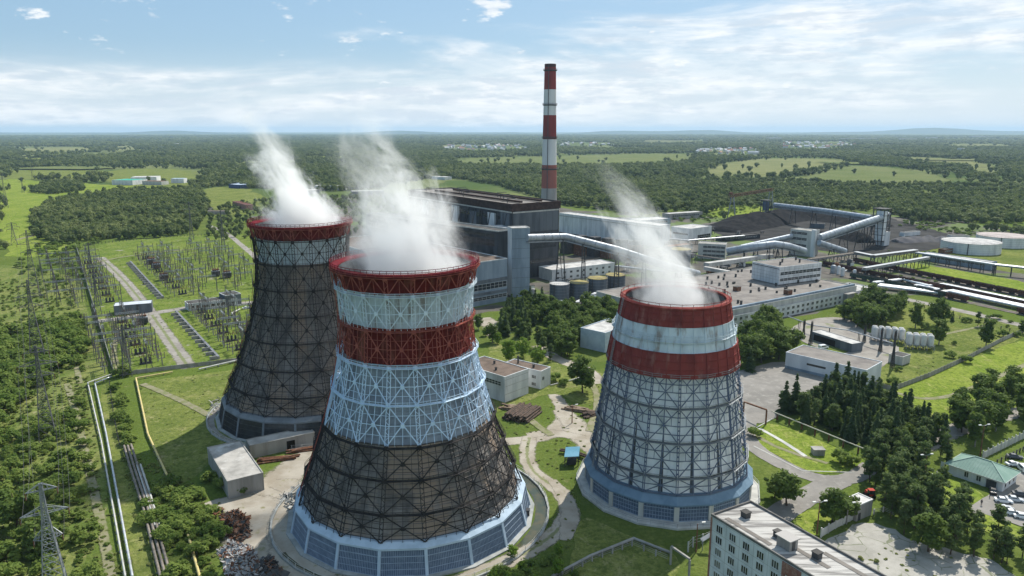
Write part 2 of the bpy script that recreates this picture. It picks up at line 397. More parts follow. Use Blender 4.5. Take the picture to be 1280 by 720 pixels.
def soft_field(name, P, mat, z):
    """field whose edge frays into the wood: outer ring k=0, inner ring k=1"""
    if mat.name not in _SOFT: _SOFT[mat.name] = soften(mat, None, .02, .35, .6)
    P = jitter_poly(chaikin(P, True, 2), 30, 6, 3); n = len(P); c = sum(P, Vector()) / n; mb = MB()
    vs = [(q.x, q.y, z) for q in ([c + (p - c) * 1.12 for p in P] + [c + (p - c) * .8 for p in P])] + [(c.x, c.y, z)]
    mb.add(vs, [(i, (i + 1) % n, n + (i + 1) % n, n + i) for i in range(n)] + [(n + i, n + (i + 1) % n, 2 * n) for i in range(n)]); me = mb.mesh(name, _SOFT[mat.name])
    if me.polygons[0].normal.z < 0: me.flip_normals()
    at = me.attributes.new('k', 'FLOAT', 'POINT'); at.data.foreach_set('value', [0.0] * n + [1.0] * (n + 1)); o = bpy.data.objects.new(name, me); COL.objects.link(o); o['kind'] = 'structure'
gm = ground_mat()
mb = MB(); mb.add([(-34000, -800, 0), (34000, -800, 0), (34000, 46000, 0), (-34000, 46000, 0)], [(0, 1, 2, 3)])
struct('ground', mb, gm)
lawn_m = grass_mat('lawn_grass', (.16, .225, .034), (.25, .295, .058), (.32, .31, .11), .05, (1, .35, 1))
mead_m = grass_mat('meadow_grass', (.125, .16, .04), (.205, .225, .065), (.29, .27, .125), .035)
field_m = grass_mat('field_grass', (.14, .17, .065), (.19, .20, .09), (.10, .13, .045), .008)
pale_f = grass_mat('pale_field', (.19, .20, .09), (.25, .245, .12), (.13, .16, .06), .006)
wild_m = grass_mat('wild_grass', (.12, .165, .04), (.21, .225, .075), (.28, .255, .13), .07, (1, .5, 1))
sub_m = grass_mat('yard_grass', (.115, .17, .032), (.19, .23, .052), (.25, .24, .11), .05, dirt=(.27, .25, .21))
dirt_m = M('dirt', (.38, .345, .29), (.28, .245, .195), .12, c3=(.2, .19, .10), s3=.25, lo3=.58, hi3=.72, bump=.3)
asph = M('old_asphalt', (.25, .235, .215), (.19, .18, .165), .08, c3=(.29, .275, .25), s3=.4, lo3=.5, hi3=.7)
def cracked():
    m = bpy.data.materials.new('cracked_concrete'); m.use_nodes = True; t = m.node_tree; b = t.nodes['Principled BSDF']; b.inputs['Roughness'].default_value = .9
    pos = N(t, 'ShaderNodeNewGeometry').outputs['Position']
    wob = N(t, 'ShaderNodeVectorMath', operation='ADD'); t.links.new(pos, wob.inputs[0])
    nz = N(t, 'ShaderNodeTexNoise'); nz.inputs['Scale'].default_value = .5; nz.inputs['Detail'].default_value = 4; t.links.new(pos, nz.inputs['Vector'])
    t.links.new(nz.outputs['Color'], wob.inputs[1])
    vo = N(t, 'ShaderNodeTexVoronoi', feature='DISTANCE_TO_EDGE'); vo.inputs['Scale'].default_value = .22; t.links.new(wob.outputs[0], vo.inputs['Vector'])
    c = mixc(t, mrange(t, noise(t, pos, .12, 6, .65), .35, .65), (.36, .345, .31), (.26, .25, .22))
    ck = mrange(t, vo.outputs[0], .012, .04, .8, 0); ck = math_n(t, 'MULTIPLY', ck, mrange(t, noise(t, pos, .13, 3), .42, .55))
    c = mixc(t, ck, c, (.10, .12, .05)); t.links.new(c, b.inputs['Base Color']); MC['cracked'] = m; return m
crack_m = cracked()
gravel_m = M('gravel', (.30, .28, .25), (.22, .20, .18), .15, c3=(.17, .19, .09), s3=.08, lo3=.58, hi3=.7)
ballast = M('ballast', (.13, .115, .10), (.19, .17, .15), .3, c3=(.12, .15, .05), s3=.07, lo3=.55, hi3=.68)
indy = M('works_ground', (.125, .115, .10), (.075, .07, .062), .06, c3=(.10, .14, .04), s3=.022, lo3=.49, hi3=.56)

# meadows and fields far out (metres above the plain are tiny so no faces meet)
far_fields = [
 ('meadow', [(0, 212), (110, 213), (138, 214), (140, 222), (0, 226)], mead_m), ('meadow', [(160, 212), (260, 211), (262, 217), (165, 218)], field_m),
 ('meadow', [(-10, 222), (60, 226), (140, 232), (250, 231), (240, 238), (150, 242), (95, 248), (60, 262), (45, 272), (52, 300), (95, 312), (-10, 330)], lawn_m),
 ('field', [(10, 185), (120, 183.5), (124, 186.5), (15, 188)], pale_f), ('field', [(135, 183), (165, 182.5), (178, 186), (140, 187)], pale_f),
 ('field', [(22, 196), (45, 195), (46, 199), (30, 200)], pale_f), ('field', [(134, 188.6), (158, 188.4), (157, 190.5), (134, 190.6)], pale_f),
 ('field', [(560, 198), (640, 196), (760, 193), (870, 191), (868, 199), (760, 203), (640, 203), (570, 202)], field_m),
 ('field', [(870, 209), (905, 203), (960, 197.5), (1050, 199), (1065, 204), (1010, 209), (960, 214), (900, 214)], pale_f),
 ('field', [(985, 216), (1060, 206), (1120, 209), (1210, 218), (1140, 222), (1060, 222)], field_m),
 ('field', [(1110, 196), (1180, 197), (1250, 201), (1235, 204), (1150, 201)], pale_f), ('field', [(1207, 208.5), (1255, 210), (1250, 215), (1215, 212)], pale_f),
 ('field', [(1180, 180), (1262, 180), (1262, 182), (1182, 182)], pale_f), ('field', [(800, 176), (880, 175.5), (880, 177), (800, 177.5)], pale_f),
 ('field', [(470, 232), (520, 226), (545, 222), (560, 228), (520, 240)], field_m), ('field', [(240, 236), (300, 232), (330, 245), (320, 270), (262, 268)], mead_m),
 ('meadow', [(885, 268), (900, 258), (950, 256), (965, 262), (958, 272), (905, 276)], lawn_m), ('field', [(128, 211), (240, 211), (250, 226), (245, 234), (130, 233)], mead_m), ('field', [(780, 270), (850, 263), (880, 268), (820, 276)], field_m),
]
FIELD_PX = []
zz = .02
for nm, pl, mt in far_fields:
    zz += .012
    if max(p[1] for p in pl) < 225 and pl[0][1] > 170: my = sum(p[1] for p in pl) / len(pl); pl = [(x, y + (17 * FPX / G(640, y).y if y > my else 0)) for x, y in pl]
    (sheet(nm, pl, mt, zz, 22, 11) if mt in (lawn_m, mead_m) else soft_field(nm, [G(*p) for p in pl], mt, zz)); FIELD_PX.append(pl)
sheet('works_yard', [(300, 262), (520, 236), (700, 262), (900, 274), (1100, 262), (1300, 290), (1300, 400), (1180, 368), (1095, 372), (900, 418), (760, 395), (640, 384), (560, 400), (330, 300)], indy, .012, 12, 3)
# left country strip
sheet('grass_patch', [(1118, 326), (1160, 331), (1330, 361), (1330, 373), (1240, 357), (1150, 340)], lawn_m, None, 5, 1.5)
sheet('grass_patch', [(1065, 318), (1130, 306), (1195, 300), (1330, 316), (1330, 350), (1240, 337), (1145, 323)], mead_m, None, 6, 2)
sheet('wild_grass', [(-60, 330), (95, 335), (118, 420), (140, 470), (110, 482), (165, 730), (-200, 780)], wild_m, .016)
sheet('substation_yard', [(93, 308), (200, 296), (330, 290), (420, 330), (420, 430), (300, 455), (150, 470), (128, 420)], sub_m, .02)
sheet('meadow', [(168, 478), (230, 470), (300, 462), (420, 430), (420, 520), (300, 545), (240, 600), (210, 610), (190, 560)], mead_m, .024)
sheet('mown_strip', [(122, 482), (140, 478), (152, 540), (168, 600), (200, 730), (168, 730), (150, 640), (136, 560)], mead_m, .028)
SZ[0] = .03
# substation roads
O = G(235, 458)
def uv(a, b, z=0): return O + U * a + V * b + Z * z
def uvp(a, b): p = uv(a, b); return (p.x, p.y)
soft_strip('service_road', [uvp(-4, 0), uvp(120, -2), uvp(230, -6), uvp(340, -14)], 6.5, soften(gravel_m, (.14, .17, .05)), True)
soft_strip('service_road', [(120, 402), (150, 398), (200, 390), (240, 384), (320, 378), (420, 368)], 7.5, soften(gravel_m))
strip('path', [(262, 282), (285, 292), (300, 305), (330, 330)], 5, gravel_m)
# tower aprons and dirt
dsoft0 = soften(dirt_m)
soft_strip('dirt_yard', [(412, 556), (390, 566), (362, 590), (335, 615), (322, 640), (328, 670), (345, 700), (372, 745)], [8, 9, 10, 13, 17, 18, 18, 20], dsoft0)
soft_strip('dirt_yard', [(256, 634), (285, 628), (318, 632), (340, 650)], [4, 7, 13, 10], dsoft0)
soft_strip('dirt_yard', [(340, 604), (366, 606), (372, 620), (352, 650), (360, 690)], [4, 7, 6, 7, 8], dsoft0)
dsoft, dtrack = soften(dirt_m), soften(dirt_m, (.15, .175, .06))
soft_strip('dirt_road', [(684, 482), (702, 506), (708, 522), (694, 540), (668, 549), (622, 553), (595, 552)], [4, 5, 7, 5, 4], dsoft)
soft_strip('dirt_road', [(700, 512), (716, 528), (728, 548), (745, 566)], [5, 9, 5], dsoft)
soft_strip('dirt_road', [(660, 545), (690, 540), (730, 548)], [4, 5, 4], dsoft)
soft_strip('dirt_road', [(662, 547), (657, 570), (667, 592), (690, 606), (707, 622), (712, 642), (698, 664), (665, 688), (625, 706), (585, 722), (520, 765)], 4.6, dtrack)
soft_strip('dirt_patch', [(690, 600), (708, 622), (714, 645), (706, 676)], [2, 4, 5, 2], dsoft)
sheet('grass_verge', [(610, 420), (640, 440), (690, 450), (735, 460), (760, 470), (765, 490), (730, 510), (690, 488), (640, 510), (605, 520)], mead_m)
soft_strip('dirt_patch', [(600, 398), (616, 406), (622, 420)], 10, dsoft)
soft_strip('dirt_road', [(672, 432), (690, 446), (712, 455), (735, 462), (750, 480)], 6, dsoft)
sheet('grass_patch', [(724, 640), (780, 668), (850, 690), (845, 735), (700, 735), (716, 690)], mead_m)
# right-hand yards
sheet('lawn', [(1082, 492), (1130, 478), (1300, 412), (1320, 500), (1240, 522), (1190, 536), (1150, 530)], lawn_m)
sheet('meadow', [(1095, 378), (1140, 372), (1300, 410), (1260, 432), (1110, 486), (1070, 470), (1020, 440), (1000, 410), (1040, 392)], mead_m)
sheet('parking_square', [(905, 470), (930, 462), (985, 448), (1068, 482), (1040, 498), (985, 512), (958, 530), (935, 528), (915, 500)], asph, amp=.2)
sheet('lawn', [(938, 540), (962, 526), (1010, 545), (1086, 574), (1072, 588), (1030, 594), (1000, 586), (965, 566), (942, 556)], lawn_m)
strip('road', [(938, 520), (930, 540), (942, 560), (975, 580), (1010, 596), (1045, 602), (1072, 596), (1090, 582)], 6, asph, amp=.15)
strip('road', [(1050, 600), (1020, 614), (990, 632), (966, 650), (930, 680)], 7.5, asph, amp=.15)
sheet('lawn', [(990, 648), (1012, 636), (1032, 640), (1046, 655), (1028, 672), (1010, 668)], lawn_m)
sheet('concrete_yard', [(1010, 696), (1040, 672), (1084, 650), (1112, 660), (1150, 680), (1200, 690), (1240, 700), (1290, 735), (1180, 780), (1090, 740)], crack_m, amp=.8)
sheet('lawn', [(1164, 604), (1184, 596), (1215, 610), (1234, 622), (1212, 634), (1186, 626)], lawn_m, amp=.2)
sheet('car_park', [(1206, 640), (1232, 620), (1250, 612), (1290, 570), (1330, 570), (1340, 680), (1290, 662), (1250, 650)], asph, amp=.2)
sheet('lawn', [(1222, 640), (1252, 650), (1330, 682), (1330, 700), (1260, 680), (1215, 655)], lawn_m, amp=.2)
soft_strip('road', [(1330, 505), (1240, 522), (1190, 538), (1150, 560)], 7, soften(gravel_m))
soft_strip('path', [(1085, 362), (1120, 372), (1200, 388), (1330, 420)], 7, soften(gravel_m))
sheet('concrete_yard', [(978, 415), (1012, 398), (1060, 396), (1075, 412), (1110, 425), (1130, 440), (1095, 465), (1060, 452), (1010, 430)], gravel_m)
sheet('grass_patch', [(1040, 448), (1080, 432), (1070, 424), (1030, 432)], mead_m)
thin = soften(M('worn_track', (.24, .22, .15), (.17, .18, .08), .3, c3=(.14, .18, .05), s3=.4))
for L_, w_ in (([(84, 480), (96, 520), (112, 590), (128, 660), (140, 730)], 2.2), ([(70, 400), (92, 440), (100, 480)], 2), ([(1100, 486), (1170, 505), (1250, 470), (1320, 440)], 2.4), ([(150, 410), (140, 440), (150, 466)], 2.2), ([(178, 480), (225, 500), (262, 520)], 2.5), ([(1090, 420), (1150, 425), (1240, 405)], 2), ([(945, 545), (975, 562), (1035, 580)], 1.6), ([(640, 505), (668, 530), (690, 545)], 2.5), ([(735, 470), (750, 500), (736, 540)], 2.4), ([(20, 300), (60, 290), (150, 258), (240, 240)], 5), ([(110, 330), (170, 318), (260, 310)], 3)): soft_strip('path', L_, w_, thin)
strip('concrete_strip', [(949, 536), (975, 550), (1007, 571)], 1.4, concrete_l, amp=.05)

# ---------------------------------------------------------------- cooling towers
def profile(pts, deg=3):
    zs = [p[1] for p in pts]; rs = [p[0] for p in pts]
    k = np.polyfit(zs, rs, deg)
    return lambda z: float(np.polyval(k, z))
def cyl(X, Y, r, a, z): return Vector((X + r * math.cos(a), Y + r * math.sin(a), z))
def poly_ring(mb, X, Y, r, z, n, ph, w, h):
    for k in range(n):
        mb.beam(cyl(X, Y, r, ph + 2 * math.pi * k / n, z), cyl(X, Y, r, ph + 2 * math.pi * (k + 1) / n, z), w, h)
def lattice(mb, X, Y, rf, z0, z1, n, ph, kind, dw=.2, cw=.85, ch=.16, node=.9, mid=True):
    st = 2 * math.pi / n
    def pt(k, z, dr=0.0):
        return cyl(X, Y, rf(z) + dr, ph + st * k, z)
    zm = (z0 + z1) / 2
    for k in range(n):
        a = ph + st * k; tan = Vector((-math.sin(a), math.cos(a), 0))
        # laced double column
        b0, b1 = pt(k, z0), pt(k, z1)
        for s in (-.5, .5): mb.beam(b0 + tan * cw * s, b1 + tan * cw * s, ch)
        q = max(2, int((z1 - z0) / 1.1))
        for i in range(q):
            c0 = b0.lerp(b1, (i + .15) / q); c1 = b0.lerp(b1, (i + .85) / q); sg = 1 if i % 2 else -1
            mb.beam(c0 - tan * cw * .5 * sg, c1 + tan * cw * .5 * sg, .1)
        A0, A1, B0, B1 = b0, b1, pt(k + 1, z0), pt(k + 1, z1)
        mc = (A0 + A1 + B0 + B1) / 4
        if kind == 'X':
            mb.beam(A0, B1, dw); mb.beam(B0, A1, dw)
            if mid:
                mb.beam((A0 + A1) / 2, (B0 + B1) / 2, .14); mb.beam((A0 + B0) / 2, (A1 + B1) / 2, .12)
                for q in (.25, .75): mb.beam(A0.lerp(A1, q), B0.lerp(B1, q), .09); mb.beam(A0.lerp(B0, q), A1.lerp(B1, q), .09)
            nv = Vector((mc.x - X, mc.y - Y, 0)).normalized(); tv = Vector((-nv.y, nv.x, 0))
            mb.obox(mc - tv * node * .5 - Z * node * .55 + nv * .1, tv * node, Z * node * 1.1, nv * .12)
        elif kind == 'V':
            t = (A1 + B1) / 2; mb.beam(A0, t, dw); mb.beam(B0, t, dw); mb.beam((A0 + B0) / 2, t, .14)
        elif kind == 'A':
            t = (A1 + B1) / 2; t2 = (A0 + B0) / 2; mb.beam(A1, t2, dw); mb.beam(B1, t2, dw)
        nn = Vector((b1.x - X, b1.y - Y, 0)).normalized()
        mb.obox(b1 - tan * node * .6 - Z * node * .6 + nn * .05, tan * node * 1.2, Z * node * 1.2, nn * .14)
def walkway(mb, X, Y, r, z, n, ph, w=1.1):
    mb.lathe([(r - .3, z), (r + w, z), (r + w, z + .12), (r - .3, z + .12)], n, (X, Y), ph, smooth=False)
    for dz in (.55, 1.05): poly_ring(mb, X, Y, r + w, z + dz, n, ph, .09, .09)
    for k in range(n * 3):
        a = ph + 2 * math.pi * k / (n * 3); rr = (r + w) * (1 if k % 3 == 0 else math.cos(math.pi / n) * 1.004)
        mb.beam(cyl(X, Y, rr, a, z), cyl(X, Y, rr, a, z + 1.05), .08)
conc_in = M('inner_concrete', (.11, .12, .13), (.06, .065, .07), .2, stretch=(1, 1, .15))
basin_m = M('basin_concrete', (.36, .37, .36), (.25, .26, .25), .3)
water_m = M('pond_water', (.05, .06, .035), (.09, .08, .04), .3, rough=.12, spec=.5)
def louvre_ring(root, X, Y, n, ph, r0, z0, r1, z1, pil, rows=4, cols=26, lean=0.0):
    st = 2 * math.pi / n
    for k in range(n):
        a, b = ph + st * k, ph + st * (k + 1)
        A, B, C, D = cyl(X, Y, r0, a, z0), cyl(X, Y, r0, b, z0), cyl(X, Y, r1, b, z1), cyl(X, Y, r1, a, z1)
        nv = Vector((A.x + B.x - 2 * X, A.y + B.y - 2 * Y, 0)).normalized()
        mb = MB(); mb.add([A, B, C, D], [(0, 1, 2, 3)], 0)
        for i in range(1, cols):
            t = i / cols; mb.beam(A.lerp(B, t) + nv * .05, D.lerp(C, t) + nv * .05, .07, mi=1)
        for j in range(rows + 1):
            t = j / rows; mb.beam(A.lerp(D, t) + nv * .05, B.lerp(C, t) + nv * .05, .09 if j % 3 else .16, mi=1)
        part('louvre_panel', mb, [louv_m, M('louvre_bar', (.30, .37, .46), (.24, .30, .37), .5)] if X > -50 else [glass, steel_d], root)
        mb = MB(); tn = Vector((-math.sin(a), math.cos(a), 0)); on = Vector((math.cos(a), math.sin(a), 0))
        mb.obox(A - tn * pil / 2 + on * .02, tn * pil, on * .3, D - A)
        part('pilaster', mb, (skirt_m if X > -50 else MC['grey_skirt']) if n == 18 else concrete_l, root)
def ladder(mb, pts, w=.7):
    for i in range(len(pts) - 1):
        a, b = Vector(pts[i]), Vector(pts[i + 1]); t = Vector((-(a.y), a.x, 0)).normalized() * w * .5
        mb.beam(a - t, b - t, .12); mb.beam(a + t, b + t, .12)
        q = max(2, int((b - a).length / .6))
        for j in range(q): c = a.lerp(b, j / q); mb.beam(c - t, c + t, .07)
def big_tower(label, X, Y, pts, n, ph, secs, rimz, rim_m, red_top, base_r, sk):
    root = thing('cooling_tower', label, 'cooling tower', (X, Y, 0), None); rf = profile(pts)
    zt = rimz
    for z0, z1, shm, ltm, kind, rings in secs:
        mb = MB(); q = max(2, int((z1 - z0) / (1.05 if shm is sheet_d else 1.5)))
        prof = [(rf(z0 + (z1 - z0) * i / q) - 1.25, z0 + (z1 - z0) * i / q) for i in range(q + 1)]
        mb.lathe(prof, n, (X, Y), ph, smooth=False)
        sb = part('shell_band', mb, shm, root)
        # sheet seams and purlins on the shell
        mb = MB()
        for i in range(q + 1):
            poly_ring(mb, X, Y, prof[i][0] + .07, prof[i][1], n, ph, .1, .12)
        part('purlin_ring', mb, M('board_edge', (.24, .22, .21), (.12, .115, .11), .3) if shm is sheet_d else shm, sb)
        mb = MB(); zz = rings
        for i in range(len(zz) - 1): lattice(mb, X, Y, rf, zz[i], zz[i + 1], n, ph, kind if zz[i + 1] - zz[i] > 5.2 or kind != 'X' else 'A')
        part('lattice_frame', mb, ltm, root)
        mb = MB()
        for zq in zz[1:]: walkway(mb, X, Y, rf(zq), zq - .1, n, ph, .7)
        part('walkway', mb, ltm, root)
    mb = MB(); mb.lathe([(rf(zt) - 1.6, zt - .4), (rf(zt) + .25, zt - .3), (rf(zt) + .35, zt + .1), (rf(zt) + .2, zt + .3), (rf(zt) - 1.2, zt + .3), (rf(zt) - 1.6, zt - .4)], n * 2, (X, Y), ph)
    for dz in (.8, 1.3): poly_ring(mb, X, Y, rf(zt) + .3, zt + dz, n * 2, ph, .12, .12)
    for k in range(n * 4): a = 2 * math.pi * k / (n * 4); mb.beam(cyl(X, Y, rf(zt) + .3, a, zt + .25), cyl(X, Y, rf(zt) + .3, a, zt + 1.35), .1)
    part('rim', mb, rim_m, root)
    mb = MB(); mb.lathe([(rf(z) - 1.7, z) for z in np.linspace(zt - .4, 8, 24)], n * 2, (X, Y), ph)
    part('inner_wall', mb, conc_in, root)
    zl = secs[-1][0]
    mb = MB(); mb.lathe([(sk[0], sk[1]), (sk[0], sk[1] + .5), (sk[2], sk[3]), (sk[2] - .8, sk[3]), (sk[2] - .8, sk[1]), (sk[0], sk[1])], n, (X, Y), ph, smooth=False)
    part('skirt', mb, skirt_m if X > -50 else M('grey_skirt', (.20, .22, .24), (.14, .155, .17), .3), root)
    louvre_ring(root, X, Y, n, ph, base_r, 0.3, sk[0] - .3, sk[1], .7)
    mb = MB(); mb.lathe([(base_r + 1.4, -.2), (base_r + 1.4, .35), (base_r - .4, .35)], n, (X, Y), ph, smooth=False)
    part('basin_kerb', mb, basin_m, root)
    mb = MB(); mb.lathe([(base_r - 5, 7), (base_r - 7, 4), (base_r - 7, .4)], n, (X, Y), ph); part('inner_baffle', mb, glass, root)
    mb = MB(); a = R(200)
    ladder(mb, [cyl(0, 0, rf(z) + .5, a, z) for z in np.linspace(9, zt, 12)])
    mb.v = [(v[0] + X, v[1] + Y, v[2]) for v in mb.v]; part('ladder', mb, secs[0][3], root)
    return root, rf
BX, BY = -26.8, 182; phB = -math.pi / 2 - .33 * 2 * math.pi / 18
ptsB = [(29.4, 7.5), (22.0, 28), (17.1, 45.8), (16.9, 54), (17.5, 62.8), (18.0, 67.3)]
tB, rB = big_tower('nearest cooling tower with blue lattice over dark lower half and two red bands', BX, BY, ptsB, 18, phB,
  [(62.6, 67.3, red_p, red_l, 'V', [62.6, 67.0]), (54.4, 62.6, whiteb, lat_w, 'X', [54.2, 62.4]), (45.8, 54.4, red_p, red_l, 'X', [45.6, 54.0]),
   (27.6, 45.8, sheet_b, lat_b, 'X', [27.8, 36.8, 45.4]), (7.6, 27.6, sheet_d, lat_d, 'X', [7.4, 13.2, 20.4, 27.4])], 67.5, crim, red_p, 31.6, (30.5, 6.0, 29.2, 7.5))
AX, AY = -73.5, 255
ptsA = [(29.2, 9.5), (21.6, 28), (16.7, 45.8), (16.0, 54), (16.4, 63), (16.9, 68)]
tA, rA = big_tower('left cooling tower, black lattice all the way up to a crimson rim', AX, AY, ptsA, 18, -math.pi / 2 + .1,
  [(64.3, 68.5, red_p, red_l, 'V', [64.3, 68.2]), (56.2, 64.3, whiteb, lat_d, 'X', [56.2, 64.1]), (8.4, 56.2, sheet_d, lat_d, 'X', [8.4, 14, 22, 30.5, 39, 47.5, 56])],
  68.7, crim, red_p, 31.8, (30.6, 6.6, 29.4, 8.2))
# right-hand tower: sheathed bands outside the frame
CX, CY = 44.8, 197; nC = 16; phC = -math.pi / 2 - .25 * 2 * math.pi / 16
ptsC = [(22.3, 7.6), (21.0, 16), (19.3, 28), (18.0, 38.3), (16.5, 44.4), (15.3, 50.8), (14.6, 56)]
rC = profile(ptsC, 3)
tC = thing('cooling_tower', 'right cooling tower, navy lattice on pale panels, wide red and white bands at the top', 'cooling tower', (CX, CY, 0))
for z0, z1, m_, flare in ((50.6, 55.4, red_c, .0), (44.2, 50.6, whiteb, .1), (37.9, 44.2, red_c, .5)):
    mb = MB(); mb.lathe([(rC(z0) + flare - .15, z0), (rC(z0) + flare, z0), (rC((z0 + z1) / 2) + flare, (z0 + z1) / 2), (rC(z1) + flare, z1), (rC(z1) + flare - .6, z1)], nC * 2, (CX, CY), phC, smooth=False)
    sb = part('shell_band', mb, m_, tC)
    mb = MB()
    for k in range(nC * 2):
        a = phC + math.pi * k / nC; mb.beam(cyl(CX, CY, rC(z0) + flare + .06, a, z0), cyl(CX, CY, rC(z1) + flare + .06, a, z1), .22 if k % 2 == 0 else .12)
    for t in (0, .33, .66, 1): z = z0 + (z1 - z0) * t; poly_ring(mb, CX, CY, rC(z) + flare + .05, z, nC * 2, phC, .14, .12)
    part('rib_grid', mb, m_, sb)
mb = MB(); walkway(mb, CX, CY, rC(46.9) + .1, 46.9, nC, phC, .7); part('walkway', mb, whiteb, tC)
mb = MB(); q = 22; mb.lathe([(rC(z) - .95, z) for z in np.linspace(7.4, 38.4, q)], nC, (CX, CY), phC, smooth=False); part('shell_panel', mb, sheet_c, tC)
mb = MB(); Tz = [7.6, 12, 21, 30, 38.2]; st = 2 * math.pi / nC
for i in range(4):
    z0, z1 = Tz[i], Tz[i + 1]
    for k in range(nC):
        P = lambda kk, z: cyl(CX, CY, rC(z) * (1 if kk == int(kk) else math.cos(st / 2)), phC + st * kk, z)
        a = phC + st * k; tn = Vector((-math.sin(a), math.cos(a), 0))
        for s in (-.24, .24): mb.beam(P(k, z0) + tn * s, P(k, z1) + tn * s, .2)
        mb.beam(P(k + .5, z0), P(k + .5, z1), .24)
        hh = 4 if i else 2
        for j in range(hh + 1):
            z = z0 + (z1 - z0) * j / hh; w = .4 if j in (0, hh) else .16
            mb.beam(P(k, z), P(k + 1, z), w, .3 if j in (0, hh) else .2)
        mb.beam(P(k, z0), P(k + 1, z1), .2); mb.beam(P(k + 1, z0), P(k, z1), .2)
        if i:
            zm, zq = (z0 + z1) / 2, z0 + (z1 - z0) * .75
            mb.beam(P(k + .5, z1), P(k + .25, zq), .18); mb.beam(P(k + .5, z1), P(k + .75, zq), .18)
            for kk in (.25, .75): mb.beam(P(k + kk, zq), P(k + kk, zm), .14)
            for j in range(1, 8):  # bolted brackets beside the column
                z = z0 + (z1 - z0) * j / 8; mb.box(*P(k, z), .6, .6, .14)
part('lattice_frame', mb, lat_c, tC)
mb = MB()
for z in (38.0, 30, 21, 12): walkway(mb, CX, CY, rC(z), z - .2, nC, phC, .65)
part('walkway', mb, steel, tC)
mb = MB(); mb.lathe([(13.7, 54.9), (14.9, 55.0), (15.05, 55.5), (14.5, 55.75), (13.6, 55.7), (13.7, 54.9)], nC * 2, (CX, CY), phC, smooth=False)
poly_ring(mb, CX, CY, 14.8, 56.5, nC, phC, .12, .12)
for k in range(nC * 2): a = phC + math.pi * k / nC; mb.beam(cyl(CX, CY, 14.8, a, 55.5), cyl(CX, CY, 14.8, a, 56.6), .1)
part('rim', mb, red_c, tC)
mb = MB(); mb.lathe([(rC(z) - 1.3, z) for z in np.linspace(55.2, 7, 20)], nC * 2, (CX, CY), phC); part('inner_wall', mb, conc_in, tC)
mb = MB(); mb.lathe([(24.0, 5.2), (24.0, 5.6), (21.9, 7.7), (21.2, 7.7), (21.2, 5.2), (24.0, 5.2)], nC, (CX, CY), phC, smooth=False); part('awning', mb, M('awning_sheet', (.17, .25, .33), (.13, .2, .27), .3), tC)
louvre_ring(tC, CX, CY, nC, phC, 23.3, .9, 23.3, 5.2, 1.3, rows=4, cols=12)
mb = MB(); mb.lathe([(26.2, -.2), (26.2, .55), (25.6, .75), (23.2, .8)], nC, (CX, CY), phC, smooth=False); part('apron', mb, concrete_l, tC)
mb = MB(); poly_ring(mb, CX, CY, 26, 1.7, nC, phC, .08, .08); poly_ring(mb, CX, CY, 26, 1.2, nC, phC, .06, .06)
for k in range(nC * 3): a = phC + 2 * math.pi * k / nC / 3; r_ = 26 * (1 if k % 3 == 0 else .985); mb.beam(cyl(CX, CY, r_, a, .5), cyl(CX, CY, r_, a, 1.7), .07)
part('handrail', mb, steel, tC)
mb = MB(); ladder(mb, [cyl(0, 0, rC(z) + .9, R(195), z) for z in np.linspace(8, 56, 12)]); mb.v = [(v[0] + CX, v[1] + CY, v[2]) for v in mb.v]; part('ladder', mb, steel, tC)
# ring ponds and ring fences round the two lattice towers
for X, Y, r0, r1, nm in ((BX, BY, 33.2, 36.4, 'B'), (AX, AY, 33.4, 35.6, 'A')):
    mb = MB(); mb.lathe([(r0, .05), (r1, .06)], 36, (X, Y)); struct('moat_water', mb, water_m if nm == 'B' else gravel_m)
    mb = MB(); mb.lathe([(r1 + .5, 0), (r1 + .5, .5), (r1, .5), (r1, 0)], 36, (X, Y), smooth=False)
    fr = thing('ring_fence', 'low kerb and post fence ringing the foot of the ' + ('nearest' if nm == 'B' else 'left') + ' cooling tower', 'fence', (X, Y, 0))
    part('kerb', mb, basin_m, fr); mb = MB()
    for k in range(72): a = 2 * math.pi * k / 72; mb.beam(cyl(X, Y, r1 + .25, a, .3), cyl(X, Y, r1 + .25, a, 1.7), .12)
    poly_ring(mb, X, Y, r1 + .25, 1.6, 36, 0, .06, .06); poly_ring(mb, X, Y, r1 + .25, 1.0, 36, 0, .05, .05)
    part('post_rail', mb, concrete_l, fr)

